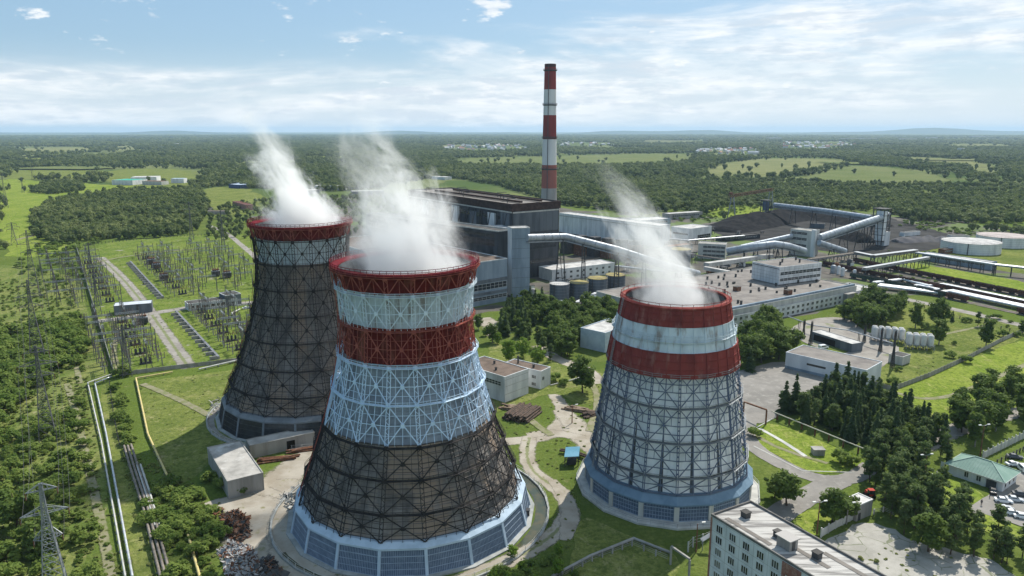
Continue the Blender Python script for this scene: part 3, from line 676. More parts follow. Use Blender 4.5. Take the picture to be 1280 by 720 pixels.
# ---------------------------------------------------------------- steam
def steam(label, X, Y, z0, L, dx, dy, r0, r1, D, seed, step=.45, pw=1.25, thin=1.15):
    m = bpy.data.materials.new('steam_volume'); m.use_nodes = True; t = m.node_tree; t.nodes.clear()
    o = N(t, 'ShaderNodeOutputMaterial'); tc = N(t, 'ShaderNodeTexCoord'); s = N(t, 'ShaderNodeSeparateXYZ'); t.links.new(tc.outputs['Object'], s.inputs[0])
    tt = math_n(t, 'DIVIDE', s.outputs[2], L, clamp=True); tp = math_n(t, 'POWER', tt, pw)
    rr = math_n(t, 'MULTIPLY_ADD', tt, r1 - r0, r0)
    qx = math_n(t, 'DIVIDE', math_n(t, 'SUBTRACT', s.outputs[0], math_n(t, 'MULTIPLY', tp, dx)), rr)
    qy = math_n(t, 'DIVIDE', math_n(t, 'SUBTRACT', s.outputs[1], math_n(t, 'MULTIPLY', tp, dy)), rr)
    d = math_n(t, 'SQRT', math_n(t, 'ADD', math_n(t, 'MULTIPLY', qx, qx), math_n(t, 'MULTIPLY', qy, qy)))
    pv = comb(t, math_n(t, 'ADD', math_n(t, 'SUBTRACT', s.outputs[0], math_n(t, 'MULTIPLY', tp, dx)), seed), s.outputs[1], math_n(t, 'MULTIPLY', s.outputs[2], .62))
    n = noise(t, pv, .15, 9, .68, 1.0); big = noise(t, pv, .04, 2, .5)
    e = math_n(t, 'SUBTRACT', 1.0, d)
    e = math_n(t, 'ADD', e, math_n(t, 'MULTIPLY', math_n(t, 'SUBTRACT', n, .5), 4.0)); e = math_n(t, 'ADD', e, math_n(t, 'MULTIPLY', math_n(t, 'SUBTRACT', big, .5), 1.5))
    e = math_n(t, 'SUBTRACT', e, math_n(t, 'MULTIPLY_ADD', tt, thin, -.12))
    e = mrange(t, e, 0, .75); fade = mrange(t, tt, 1.0, .3); edge = mrange(t, d, 1.5, .8)
    den = math_n(t, 'MULTIPLY', math_n(t, 'MULTIPLY', e, math_n(t, 'MULTIPLY', fade, fade)), math_n(t, 'MULTIPLY', edge, D))
    v = N(t, 'ShaderNodeVolumeScatter'); v.inputs['Color'].default_value = (.985, .99, 1, 1); v.inputs['Anisotropy'].default_value = .25
    t.links.new(den, v.inputs['Density']); t.links.new(v.outputs[0], o.inputs['Volume']); m.cycles.volume_step_rate = step
    mb = MB(); k = 20; vs = []; fs = []; nn = 22
    for i in range(k + 1):
        q = i / k; z = -3 + (L + 3) * q; q2 = max(0, z / L); cx, cy = dx * q2 ** pw, dy * q2 ** pw
        r = (r0 + (r1 - r0) * q2) * (1.5 if z > 2.5 else 1.06)
        for j in range(nn): a = 2 * math.pi * j / nn; vs.append((X + cx + r * math.cos(a), Y + cy + r * math.sin(a), z0 + z))
    for i in range(k):
        for j in range(nn): j2 = (j + 1) % nn; fs.append((i * nn + j, i * nn + j2, (i + 1) * nn + j2, (i + 1) * nn + j))
    mb.add(vs, fs); mb.add(vs[:nn], [tuple(range(nn))[::-1]]); mb.add(vs[-nn:], [tuple(range(nn))])
    me = mb.mesh('steam', m, (X, Y, z0)); ob = bpy.data.objects.new('steam', me); COL.objects.link(ob); ob.location = (X, Y, z0)
    return tag(ob, label, 'steam', None, 'stuff')
steam('tall thin steam plume leaning left out of the left cooling tower', AX + 1.5, AY + 1, 67.5, 58, -30, -2, 13.6, 7.0, .27, 3.0)
steam('broad bright steam plume billowing out of the nearest cooling tower', BX + 2, BY + 1.2, 66.0, 56, -20, 6, 13.4, 13, .18, 20.0)
steam('low ragged steam plume drifting left from the right cooling tower', CX + .6, CY + 1, 54.4, 52, -34, 4, 11.2, 9.5, .115, 41.0)
steam('faint wisp of steam trailing behind the nearest cooling tower', BX - 9, BY + 40, 62, 50, -24, 0, 8, 10, .085, 77.0)

# ---------------------------------------------------------------- chimney
def chimney():
    foot = G(686, 264); X, Y = foot.x, foot.y; ht = HZ(Y, 80)
    dpx = (Y * _c - 0) / FPX
    rt = 7.0 * dpx; rb = 10.2 * dpx
    rf = lambda z: rb + (rt - rb) * (z / ht)
    root = thing('smokestack', 'tall red and white banded smokestack rising behind the boiler house', 'chimney', (X, Y, 0))
    conc = M('chimney_concrete', (.32, .31, .30), (.24, .23, .22), .08, stretch=(1, 1, .3))
    cr = M('chimney_red', (.24, .035, .03), (.18, .03, .026), .08, stretch=(1, 1, .3)); cw = M('chimney_white', (.62, .63, .63), (.54, .55, .56), .08, stretch=(1, 1, .3))
    crl = M('chimney_faded_red', (.30, .10, .075), (.24, .09, .07), .08, stretch=(1, 1, .3)); soot = M('chimney_soot', (.07, .03, .028), (.05, .026, .025), .08)
    rows = [80, 84, 112, 144, 174, 206, 235]
    zs = [HZ(Y, r) for r in rows] + [0]
    for i, m_ in enumerate((soot, cr, cw, cr, cw, crl, conc)):
        z1, z0 = zs[i], zs[i + 1]; mb = MB()
        mb.lathe([(rf(z0 + (z1 - z0) * k / 4), z0 + (z1 - z0) * k / 4) for k in range(5)] + ([(rf(z1) - 1, z1), (rf(z1) - 1.2, z1 - 6)] if i == 0 else []), 40, (X, Y), 0)
        part('shaft_band', mb, m_, root)
    for r in (88, 131, 172, 211):
        z = HZ(Y, r); mb = MB(); mb.lathe([(rf(z), z - 1.2), (rf(z) + 1.5, z), (rf(z) + 1.5, z + .3), (rf(z), z + .3)], 32, (X, Y), smooth=False)
        for dz in (1, 1.6): poly_ring(mb, X, Y, rf(z) + 1.4, z + dz, 32, 0, .2, .2)
        part('gallery', mb, steel_d, root)
    mb = MB(); mb.beam((X - 3, Y - rf(10) - .5, 5), (X - 2.2, Y - rf(ht) - .5, ht), .7, .5); part('ladder', mb, steel_d, root)
    mb = MB(); mb.lathe([(rf(0) + 4, 0), (rf(0) + 4, 6), (rf(0) + 1, 8)], 24, (X, Y), smooth=False); part('plinth', mb, conc, root)
chimney()

# ---------------------------------------------------------------- buildings
class Bld: pass
def bld(name, label, A, B, depth, h, wall, roof, at=0.0, top=None, z0=0.0, parapet=.5, trim=None, cat='building', group=None, wins=(), strips=(), length=None):
    """A, B: the two lower (or, with at=height, upper) corners of one visible face, left then right"""
    P, Q = G(A[0], A[1], at), G(B[0], B[1], at); P.z = Q.z = 0
    if top is not None: h = HZ(P.y, top)
    e1 = (Q - P); L1 = length or e1.length; e1.normalize(); e2 = Vector((-e1.y, e1.x, 0))
    if e2.y < 0 and abs(e2.y) > .05: e2 = -e2
    b = Bld(); b.P, b.e1, b.e2, b.L1, b.L2, b.h, b.z0 = P, e1, e2, L1, depth, h, z0
    root = thing(name, label, cat, P + Z * z0, group); b.root = root; P = P + Z * z0; b.P = P; hh = h - z0; b.hh = hh
    mb = MB(); mb.obox(P, e1 * L1, e2 * depth, Z * (hh - parapet)); b.wall = part('wall', mb, wall, root)
    mb = MB(); mb.obox(P + e1 * .25 + e2 * .25 + Z * (hh - parapet + .003), e1 * (L1 - .5), e2 * (depth - .5), Z * .12); b.roof = part('roof', mb, roof, root)
    t = .3; o = .06; mb = MB(); zb = hh - parapet + .003
    a0 = P - e1 * o - e2 * o + Z * zb
    mb.obox(a0, e1 * (L1 + 2 * o), e2 * t, Z * parapet); mb.obox(a0 + e2 * (depth + 2 * o - t), e1 * (L1 + 2 * o), e2 * t, Z * parapet)
    mb.obox(a0 + e2 * t, e1 * t, e2 * (depth + 2 * o - 2 * t), Z * parapet); mb.obox(a0 + e2 * t + e1 * (L1 + 2 * o - t), e1 * t, e2 * (depth + 2 * o - 2 * t), Z * parapet)
    part('parapet', mb, trim or wall, root)
    for s in strips: strip_win(b, *s)
    for w in wins: win_grid(b, *w)
    return b
def face(b, f):
    if f == 1: return b.P, b.e1, -b.e2, b.L1
    if f == 2: return b.P, b.e2, -b.e1, b.L2
    if f == 3: return b.P + b.e1 * b.L1, b.e2, b.e1, b.L2
    return b.P + b.e2 * b.L2, b.e1, b.e2, b.L1
def strip_win(b, f, s0, s1, za, zb, mull=3.0, mat=None, name='window_strip', fm=None):
    P, d, n, L = face(b, f); mb = MB(); a = P + d * (L * s0) + n * .004; w = d * (L * (s1 - s0))
    mb.obox(a + Z * za, w, n * .04, Z * (zb - za), 0)
    if mull:
        k = max(1, int(w.length / mull))
        for i in range(k + 1): mb.obox(a + w * (i / k) - d * .06 + Z * za + n * .04, d * .12, n * .06, Z * (zb - za), 1)
        for z in (za, (za + zb) / 2, zb): mb.obox(a + Z * (z - .05) + n * .04, w, n * .05, Z * .1, 1)
    return part(name, mb, [mat or glass, fm or getattr(b, 'fm', frame_w)], b.root)
def win_grid(b, f, xs, zs, w=1.5, h=1.5, lights=3, fm=None):
    P, d, n, L = face(b, f); off = ORG[b.root.name]; me = None
    for x in xs:
        for z in zs:
            if me is None:
                mb = MB(); a = -d * w / 2 + n * .006
                mb.obox(a, d * w, n * .02, Z * h, 0)
                for i in range(lights + 1): mb.obox(a + d * (w * i / lights - .05) + n * .02, d * .1, n * .07, Z * h, 1)
                mb.obox(a + Z * (-.07) + n * .02 - d * .1, d * (w + .2), n * .16, Z * .07, 1); mb.obox(a + Z * h + n * .02, d * w, n * .07, Z * .08, 1)
                me = mb.mesh('window', [pane, fm or frame_w])
            o = bpy.data.objects.new('window', me); COL.objects.link(o); o.parent = b.root
            o.location = (P - off) + d * x + Z * z
def lin(a, b, n): return [a + (b - a) * (i + .5) / n for i in range(n)]
def door(b, f, x, w=2.4, h=2.6, mat=None):
    P, d, n, L = face(b, f); mb = MB(); mb.obox(P + d * (x - w / 2) + n * .005, d * w, n * .08, Z * h); part('door', mb, mat or steel_d, b.root)
def roof_boxes(b, items, mat, name='roof_vent', cap=True):
    for s, t, sx, sy, sz in items:
        c = b.P + b.e1 * (b.L1 * s) + b.e2 * (b.L2 * t) + Z * (b.hh - .38)
        mb = MB(); mb.obox(c - b.e1 * sx / 2 - b.e2 * sy / 2, b.e1 * sx, b.e2 * sy, Z * sz)
        if cap: mb.obox(c - b.e1 * (sx / 2 + .12) - b.e2 * (sy / 2 + .12) + Z * (sz + .003), b.e1 * (sx + .24), b.e2 * (sy + .24), Z * .12, 1)
        part(name, mb, [mat, dark_roof], b.roof)
def ulen(A, C, z): return (G(*C, z) - G(*A, z)).length

# main boiler house
boil = bld('boiler_house', 'huge dark boiler house with brown rimmed flat roof before the smokestack', (640, 255), (699, 251), 150, 52, dark_wall, tar_roof, at=52, parapet=1.0)
b = boil; b.fm = steel_d
mb = MB(); z1 = b.hh + .02; o_ = .8
for f in (1, 2, 3, 4):
    P, d, n, L = face(b, f); mb.obox(P - d * o_ + n * .006 + Z * (z1 - 5), d * (L + 2 * o_), n * o_, Z * 5)
part('roof_trim', mb, brown_trim, b.root)
mb = MB()
for t in (.3, .72):   # long roof monitors
    mb.obox(b.P + b.e1 * (b.L1 * t - 1) + b.e2 * 6 + Z * (b.hh - .4), b.e1 * 2, b.e2 * (b.L2 - 30), Z * 1.3)
part('roof_monitor', mb, brown_trim, b.root)
mb = MB()
for i in range(9):
    c = b.P + b.e1 * (3 + (i * 7.3) % 28) + b.e2 * (10 + i * 15) + Z * (b.hh - .4); mb.beam(c, c + Z * 3.2, .5); mb.beam(c + Z * 3, c + Z * 3 + b.e1 * 8, .4)
part('roof_duct', mb, steel_d, b.root)
P, d, n, L = face(b, 1)
mb = MB(); mb.obox(P + d * 1 + n * .01 + Z * 32, d * (L - 2), n * .15, Z * 14.6); part('cladding', mb, M('end_cladding', (.12, .135, .15), (.075, .086, .098), .2, stretch=(1, 1, .15)), b.root)
mb = MB(); mb.obox(P + d * .5 + n * .17 + Z * 45.6, d * (L - 1), n * .3, Z * .9); part('ledge', mb, concrete_l, b.root)
mb = MB()
for i in range(1, 7): mb.obox(P + d * (L * i / 7) + n * .17 + Z * 1, d * .12, n * .06, Z * 44)
part('pilaster_strips', mb, steel_d, b.root)
strip_win(b, 1, .05, .95, 20, 24, 3); strip_win(b, 1, .05, .95, 10, 13, 3)
P, d, n, L = face(b, 2)
mb = MB()
for i, (s0, s1, za, zb) in enumerate(((.13, .20, 32, 44), (.30, .36, 30, 43), (.46, .54, 33, 45), (.63, .70, 28, 44), (.78, .86, 34, 45), (.02, .09, 34, 45.4))):
    mb = MB(); mb.obox(P + d * L * s0 + n * .01 + Z * za, d * L * (s1 - s0), n * .2, Z * (zb - za)); part('cladding', mb, white_wall if i % 2 == 0 else grey_wall, b.root)
strip_win(b, 2, .03, .98, 40, 42.5, 4, name='window_strip'); strip_win(b, 2, .1, .98, 29, 31, 4)
mb = MB()
for i in range(14):
    a = P + d * (6 + i * 10) + n * .25; mb.beam(a + Z * 45, a + Z * 33 + d * 4, .6); mb.beam(a + d * 4 + Z * 33 + n * .3, a + d * 4 + Z * 45 + n * .3, .4)
part('ash_chute', mb, steel_d, b.root)
mb = MB(); mb.obox(P + n * .02 + Z * 45.8, d * L, n * .4, Z * .9); part('ledge', mb, concrete_l, b.root)
# bay on the left flank, then the turbine hall
bay = bld('deaerator_bay', 'dark glazed bay between the turbine hall and the boiler house', (622, 268), (640, 266), 140, 40, dark_wall, dark_roof, at=50, parapet=.8, trim=concrete_l)
bay.fm = th_fm = steel_d; strip_win(bay, 2, .02, .98, 30, 34, 4); bay.fm = th_fm = steel_d; strip_win(bay, 2, .02, .98, 35.5, 37.5, 4)
lb = bld('panel_block', 'pale panelled block wedged behind the stair tower', (611, 285.5), (636, 284.5), 16, 38, M('pale_panel', (.34, .37, .40), (.26, .29, .32), .3), pale_roof, at=38, parapet=.5)
th = bld('turbine_hall', 'long bluish grey turbine hall half hidden by steam of the nearest tower', (545, 335), (634, 322.5), 140, 26, blue_wall, brown_roof, at=26, trim=white_wall)
strip_win(th, 1, .02, .99, 9, 12.5, 3); strip_win(th, 1, .02, .99, 3, 5, 3)
mb = MB(); P, d, n, L = face(th, 1); mb.obox(P + n * .05 + Z * 13, d * L, n * .3, Z * 2); mb.obox(P + n * .05 + Z * 6, d * L, n * .3, Z * 1.6); part('ledge', mb, grey_wall, th.root)
strip_win(th, 2, .02, .98, 14, 20, 3)
stt = bld('stair_tower', 'tall windowless grey stair tower on the corner of the boiler house', (640, 372), (662, 370.5), 9, 43, blue_wall, pale_roof, top=285, trim=concrete_l)
mb = MB()
for f in (1, 2):
    P, d, n, L = face(stt, f)
    for z in range(6, 42, 6): mb.obox(P + n * .004 + Z * z, d * L, n * .05, Z * .2)
part('panel_joints', mb, grey_wall, stt.wall)
mb = MB(); P, d, n, L = face(stt, 2); mb.obox(P + d * .3 + n * .01 + Z * .5, d * (L - .6), n * .1, Z * 42); part('cladding', mb, white_wall, stt.root)
lw = bld('precipitator_house', 'long low whitish hall to the right of the smokestack foot', (699, 266), (825, 282), 14, 19, white_wall, pale_roof, at=19)
mb = MB(); P, d, n, L = face(lw, 1)
for i in range(1, 20): mb.obox(P + d * (L * i / 20) + n * .004, d * .2, n * .05, Z * 18.4)
mb.obox(P + n * .004 + Z * 16.2, d * L, n * .3, Z * .5); part('wall_ribs', mb, concrete, lw.wall)
# filters and ducts between
for i in range(6):
    g = G(708 + i * 17, 318 + i * 2.0); mb = MB(); c = g
    mb.obox(c, V * 9, U * 9, Z * 13, 0); mb.obox(c + V * 1 + U * 1 + Z * 13.003, V * 7, U * 7, Z * 3, 1)
    for q in range(3): mb.beam(c + V * (1 + 3 * q) - U * .2, c + V * (1 + 3 * q) - U * .2 + Z * 13, .4, mi=1)
    solo('dust_filter', mb, [rust if i % 2 else steel_d, steel_d], 'boxy ' + ('rusty red' if i % 2 else 'dark') + ' filter casing in the row before the long whitish hall', 'machinery', 'filter casings beside the boiler house')
nl = bld('annexe', 'low white annexe with a row of windows right of the stair tower', (690, 352), (768, 342), 16, 8, white_wall, pale_roof)
win_grid(nl, 1, lin(2, nl.L1 - 2, 9), [1.2, 4.6], 2, 1.4, 2)
fl = bld('pump_house', 'low flat pump house with pale blue wall behind the row of round tanks', (742, 380), (800, 402), 30, 5, M('pale_blue_wall', (.45, .52, .58), (.36, .43, .5), .3), pale_roof)
win_grid(fl, 1, lin(2, fl.L1 - 2, 8), [1.8], 2, 1.5, 2)
def round_tank(label, cxp, fy, rpx, top, roof, group, n=32):
    g = G(cxp, fy); k = (g.y * _c + 20) / FPX; r = rpx * k; c = Vector((g.x, g.y + r, 0)); h = HZ(g.y + r, top)
    root = thing('storage_tank', label, 'tank', c, group)
    mb = MB(); mb.lathe([(r, 0), (r, h)], n, (c.x, c.y)); part('shell', mb, white_wall if r > 12 else grey_wall, root)
    mb = MB(); mb.lathe([(r + .15, h - .2), (r + .15, h + .05), (r * .5, h + r * .05), (.1, h + r * .07)], n, (c.x, c.y), smooth=False, cap1=True); rp = part('roof', mb, roof, root)
    mb = MB(); poly_ring(mb, c.x, c.y, r, h + 1.0, n, 0, .1, .1)
    for i in range(n): a = 2 * math.pi * i / n; mb.beam(cyl(c.x, c.y, r, a, h), cyl(c.x, c.y, r, a, h + 1), .1)
    part('handrail', mb, steel, rp)
    mb = MB(); mb.beam((c.x - r * .6, c.y - r * .82, 0), (c.x - r * .6, c.y - r * .82, h), .5); part('ladder', mb, steel_d, root)
    mb = MB()
    for i in range(1, 5): mb.lathe([(r + .02, h * i / 5 - .05), (r + .06, h * i / 5), (r + .02, h * i / 5 + .05)], n, (c.x, c.y))
    part('hoops', mb, steel, root); return root
ochre = M('ochre_roof', (.34, .29, .12), (.22, .19, .1), .3)
for cx, fy, tp, rf_, lb_ in ((700, 376, 354, pale_roof, 'grey roofed round tank at the left end of the tank row'), (724, 373, 352.5, ochre, 'round tank second in the row, with stained ochre roof'),
                        (748, 369, 347, ochre, 'round tank third in the row, with bright ochre roof'), (770.5, 365, 343, ochre, 'ochre roofed round tank nearest the right tower in the tank row')):
    round_tank(lb_, cx, fy, 12.5, tp, rf_, 'row of round tanks before the boiler house')
round_tank('squat ochre topped tank seen through the right steam plume', 853, 336, 12.5, 311, ochre, None)
round_tank('huge white oil tank nearer the railway with a bright conical roof', 1233, 319.5, 34, 301, pale_roof, 'huge oil tanks', 48)
round_tank('huge oil tank further back, cut by the edge of the picture', 1272, 311, 30, 294, M('pinkish_roof', (.46, .40, .38), (.34, .3, .28), .1), 'huge oil tanks', 48)
bld('oil_pump_hut', 'small grey hut left of the huge oil tanks', (1190, 300), (1212, 300), 8, 4, concrete_l, dark_roof)
# workshop with its pale front range
ws = bld('workshop', 'very wide flat roofed workshop dotted with roof vents', (866, 397), (1071, 357), 74, 9.5, concrete_l, tar_roof, at=9.5)
rr = random.Random(3)
roof_boxes(ws, [(rr.uniform(.03, .97), rr.uniform(.06, .94), .9, .9, rr.uniform(1.0, 2.2)) for _ in range(70)], steel_d)
roof_boxes(ws, [(.62, .12, 4, 3, 2.5), (.5, .42, 3.5, 3, 2.4), (.82, .5, 2.5, 2.5, 2)], rust, 'roof_hatch')
mb = MB(); mb.obox(ws.P + ws.e2 * 1.2 + Z * (ws.hh - .35), ws.e1 * ws.L1, ws.e2 * 1.2, Z * 1.2); part('duct', mb, blue_wall, ws.root)
fr_ = bld('workshop_front_range', 'pale office range with ranks of windows along the workshop front', (858, 423), (1092, 372), 17, 6.5, white_wall, pale_roof)
win_grid(fr_, 1, lin(3, fr_.L1 - 3, 36), [1.0, 3.8], 2.1, 1.5, 2)
roof_boxes(fr_, [(rr.uniform(.05, .98), rr.uniform(.2, .8), .7, .7, 1.4) for _ in range(26)], steel_d)
mb = MB(); P, d, n, L = face(fr_, 1); mb.obox(P + d * L * .8 + n * .01, d * 9, n * 3, Z * 6.6); part('porch', mb, concrete, fr_.root)
Pn = G(975, 356, 9.6); hU = HZ(Pn.y, 334)
ub = bld('upper_block', 'striped white block with window bands standing on the workshop roof', (975, 334), (1027.5, 328), ulen((975, 334), (933, 328), hU), hU, white_wall, tar_roof, at=hU, z0=9.62)
strip_win(ub, 1, .02, .98, ub.hh * .52, ub.hh * .70, 3); strip_win(ub, 1, .02, .98, ub.hh * .18, ub.hh * .34, 3); strip_win(ub, 2, .02, .98, ub.hh * .86, ub.hh * .9, 0, dark_wall)
mb = MB()
for f in (1, 2):
    P, d, n, L = face(ub, f)
    for z in (.25, .42, .62, .8): mb.obox(P + n * .002 + Z * ub.hh * z, d * L, n * .04, Z * .12)
    for i in range(1, 9): mb.obox(P + d * L * i / 9 + n * .002, d * .1, n * .045, Z * (ub.hh - .6))
part('panel_joints', mb, concrete, ub.wall)
roof_boxes(ub, [(.2, .3, .8, .8, 2), (.45, .6, .8, .8, 2), (.7, .35, .8, .8, 2), (.85, .7, .8, .8, 2)], steel_d)
mid = [('service_block', 'white two part block with dark recess left of the coal heap', (838, 300), (861, 302), None, 286, 22, white_wall, pale_roof),
       ('crusher_house', 'weathered block with three dark window bands below the coal heap', (905, 325), (915, 320), None, 307, 0, white_wall, concrete)]
mb1 = bld('service_block', 'white topped block with dark openings left of the coal heap', (862, 300.5), (889, 296.5), 22, 8, white_wall, pale_roof, top=286)
strip_win(mb1, 1, .35, .95, .3, 4, 3); strip_win(mb1, 2, .1, .9, 4.5, 6, 3)
mb2 = bld('crusher_house', 'weathered grey block banded with three dark window rows below the coal heap', (872, 323), (906, 325), 13, 10, concrete_l, concrete, top=304)
for z in (.18, .45, .72): strip_win(mb2, 1, .18, .98, mb2.hh * z, mb2.hh * (z + .14), 3)
tt = bld('transfer_tower', 'blocky conveyor transfer tower joined by several slanting galleries', (986, 317.5), (1012, 321), 13, 20, concrete_l, concrete, top=286)
for z in (.35, .6, .82): strip_win(tt, 1, .05, .8, tt.hh * z, tt.hh * (z + .1), 4)
mb = MB(); P, d, n, L = face(tt, 3); mb.obox(P + n * .01, d * 3, n * 3, Z * (tt.hh + 1)); part('lift_shaft', mb, white_wall, tt.root)
for i, (A, B, dp, h, wm, rm, lb_) in enumerate([
  ((786, 292), (822, 294), 14, 7, grey_wall, pale_roof, 'low flat shed in the yard behind the long whitish hall'), ((800, 284), (838, 281), 20, 7, blue_wall, pale_roof, 'flat roofed depot edged with pale roof at the forest edge'),
  ((836, 275), (878, 272), 12, 7, concrete, pale_roof, 'long pale roofed trestle shed left of the gantry crane'), ((838, 316), (866, 312), 9, 5, concrete, rust, 'small rusty roofed shed beside the squat tank'),
  ((902, 302), (950, 298), 8, 4, dark_wall, dark_roof, 'low dark shed at the foot of the coal heap'), ((1152, 325), (1238, 338), 8, 6, blue_wall, pale_roof, 'long low bluish shed in front of the oil tanks'),
  ((1180, 318), (1192, 316), 5, 4, rust, dark_roof, 'tiny brown hut before the oil tanks'), ((1070, 378), (1096, 382), 8, 5, concrete, brown_roof, 'brown roofed pipe house at the end of the silver pipes')]):
    x = bld('shed', lb_, A, B, dp, h, wm, rm); strip_win(x, 1, .1, .9, h * .45, h * .7, 3)

# ---------------------------------------------------------------- coal yard and conveyors
def heap(name, ridge, w, h, mat, label, seed=1):
    """ridge: ground polyline; cross-section a rounded slope"""
    rr = random.Random(seed); P = chaikin([G(*p) for p in ridge], False, 3); mb = MB(); K = 10; vs = []; fs = []; n = len(P)
    for i, p in enumerate(P):
        d = (P[min(i + 1, n - 1)] - P[max(i - 1, 0)]).normalized(); q = Vector((-d.y, d.x, 0)); t = i / (n - 1); e = min(1, 4 * t, 4 * (1 - t)) ** .6
        hh = h * e * (1 + .22 * math.sin(i * 1.7 + seed) + .12 * math.sin(i * 4.1)); ww = w * (.45 + .55 * e)
        for k in range(K + 1):
            u = -1 + 2 * k / K; z = hh * max(0, 1 - abs(u) ** 1.4) * (1 + rr.uniform(-.08, .08)); vs.append(p + q * (u * ww) + Z * (z - .02 if 0 < k < K else -.3) + d * rr.uniform(-.8, .8))
    for i in range(n - 1):
        for k in range(K): fs.append((i * (K + 1) + k, i * (K + 1) + k + 1, (i + 1) * (K + 1) + k + 1, (i + 1) * (K + 1) + k))
    mb.add(vs, fs, 0, True); return solo(name, mb, mat, label, 'coal heap' if name == 'coal_heap' else 'heap', kind='thing')
sheet('coal_ground', [(885, 282), (960, 262), (1090, 266), (1130, 278), (1200, 296), (1190, 308), (1110, 322), (1060, 318), (960, 304), (900, 296)], M('coal_dust', (.02, .02, .02), (.045, .043, .041), .06), None, 6, 2)
heap('coal_heap', [(900, 290), (935, 280), (975, 272), (1020, 271), (1060, 276), (1095, 284)], 36, 9.5, coal, 'long black coal heap below the conveyor bridge', 2)
heap('coal_heap', [(1040, 296), (1065, 298), (1085, 304)], 13, 7, coal, 'black coal mound at the foot of the head tower', 5)
heap('coal_heap', [(1000, 303), (1030, 298)], 12, 6, coal, 'low black coal bank left of the slanting gallery', 9)
heap('ash_heap', [(1118, 303), (1150, 300), (1190, 302)], 12, 4, ash, 'grey slate heap right of the head tower', 4)
def gallery(label, pts, r=2.1, legs=(), mat=None, flat=False, name='conveyor_gallery'):
    root = thing(name, label, 'conveyor', (pts[0].x, pts[0].y, 0)); mb = MB()
    if flat:
        for a, b in zip(pts[:-1], pts[1:]):
            mb.beam(a, b, r * 2, r * 1.3)
    else: mb.tube(pts, r, 12)
    part('tube', mb, mat or tube_m, root); mb = MB()
    if not flat:
        for a, b in zip(pts[:-1], pts[1:]):
            q = max(2, int((b - a).length / 6))
            for i in range(1, q): c = a.lerp(b, i / q); d = (b - a).normalized() * .15; mb.tube([c - d, c + d], r + .12, 12)
            mb.beam(a - Z * (r + .5), b - Z * (r + .5), r * 1.6, .7)
    if mb.v: part('ring_joints', mb, steel, root)
    for t in legs:
        s = t * (len(pts) - 1); i = min(int(s), len(pts) - 2); c = pts[i].lerp(pts[i + 1], s - i); d = (pts[i + 1] - pts[i]); d.z = 0; d.normalize(); q = Vector((-d.y, d.x, 0)); zb = c.z - r * .9
        if zb < 1: continue
        mb = MB()
        for sg in (-1, 1): mb.beam(Vector((c.x, c.y, 0)) + q * sg * (r + .6 + zb * .06), Vector((c.x, c.y, zb)) + q * sg * r * .8, .55)
        for zz in np.linspace(zb * .25, zb, max(2, int(zb / 6))): mb.beam(Vector((c.x, c.y, zz)) - q * (r + .4), Vector((c.x, c.y, zz)) + q * (r + .4), .35)
        mb.beam(Vector((c.x, c.y, 0)) - q * (r + .6), Vector((c.x, c.y, zb)) + q * r, .3)
        part('trestle', mb, steel_d, root)
    return root
H1 = P3((967, 275), 256); H2 = P3((1108, 306), 268)
gallery('long conveyor gallery bridging the back of the coal heap', [H1, P3((1030, 288), 263.5), P3((1086, 298), 272)], 2.4, (.2, .4, .6, .8, .95))
gallery('thick gallery climbing right to the coal head tower', [P3((1022, 321), 297), P3((1106, 306), 269)], 2.9, (.35, .6, .8))
gallery('short gallery dipping right from the transfer tower', [P3((1022, 322), 303), P3((1056, 319), 314)], 2.3, (.5,))
gallery('bent fat gallery between the crusher house and the transfer tower', [P3((908, 326), 314), P3((935, 328), 309), P3((966, 328), 305), P3((985, 326), 308), P3((1005, 324), 314)], 2.7, (.2, .45, .6, .8))
gallery('thin gallery behind the bent one, left of the transfer tower', [P3((988, 318), 295), P3((925, 322), 309)], 2.0, (.3, .7))
gallery('flat roofed gallery running left from under the transfer tower', [P3((964, 326), 319.5), P3((882, 342), 331)], 2.2, (.2, .5, .8), pale_roof, True)
gallery('pale flat gallery dropping onto the workshop roof', [P3((934, 352), 345), P3((880, 346), 335)], 1.8, (.4, .8), pale_roof, True)
cb = P3((706, 362), 295.5)
gallery('long silvery coal gallery from the stair tower down into the right plume', [P3((658, 371), 297), cb, P3((770, 368), 312), P3((830, 364), 331), P3((872, 352), 342)], 2.15, (.22, .34, .5, .64, .85), M('bright_tube', (.42, .45, .48), (.28, .31, .34), .3, rough=.4, metal=.2))
# head towers
def head_tower(label, foot, top, w, mats, tall_panel=True):
    g = G(*foot); h = HZ(g.y, top); root = thing('head_tower', label, 'conveyor tower', g); a, b2 = V * w, U * w
    mb = MB()
    for i in (0, .5, 1):
        for j in (0, 1): mb.beam(g + a * i + b2 * j, g + a * i + b2 * j + Z * h, .7)
    for z in np.linspace(4, h, max(3, int(h / 5))):
        for p, q in ((g, g + a), (g + a, g + a + b2), (g + a + b2, g + b2), (g + b2, g)): mb.beam(p + Z * z, q + Z * z, .45)
    for z0, z1 in ((4, h * .5), (h * .5, h)):
        mb.beam(g + Z * z0, g + a + Z * z1, .35); mb.beam(g + a + Z * z0, g + a + b2 + Z * z1, .35)
    part('steel_frame', mb, steel_d, root)
    mb = MB(); mb.obox(g - V * .2 - U * .2 + Z * (h * (.15 if tall_panel else .5)), a * .5, b2 * .7, Z * (h * (.8 if tall_panel else .45))); part('clad_shaft', mb, mats, root)
    mb = MB(); mb.obox(g + a * .4 - U * .5, a * .75, b2 * .8, Z * h * .38); part('lower_house', mb, mats, root)
    mb = MB(); mb.obox(g - V * .6 - U * .6 + Z * (h + .01), a + V * 1.2, b2 + U * 1.2, Z * .5); part('cap', mb, steel_d, root)
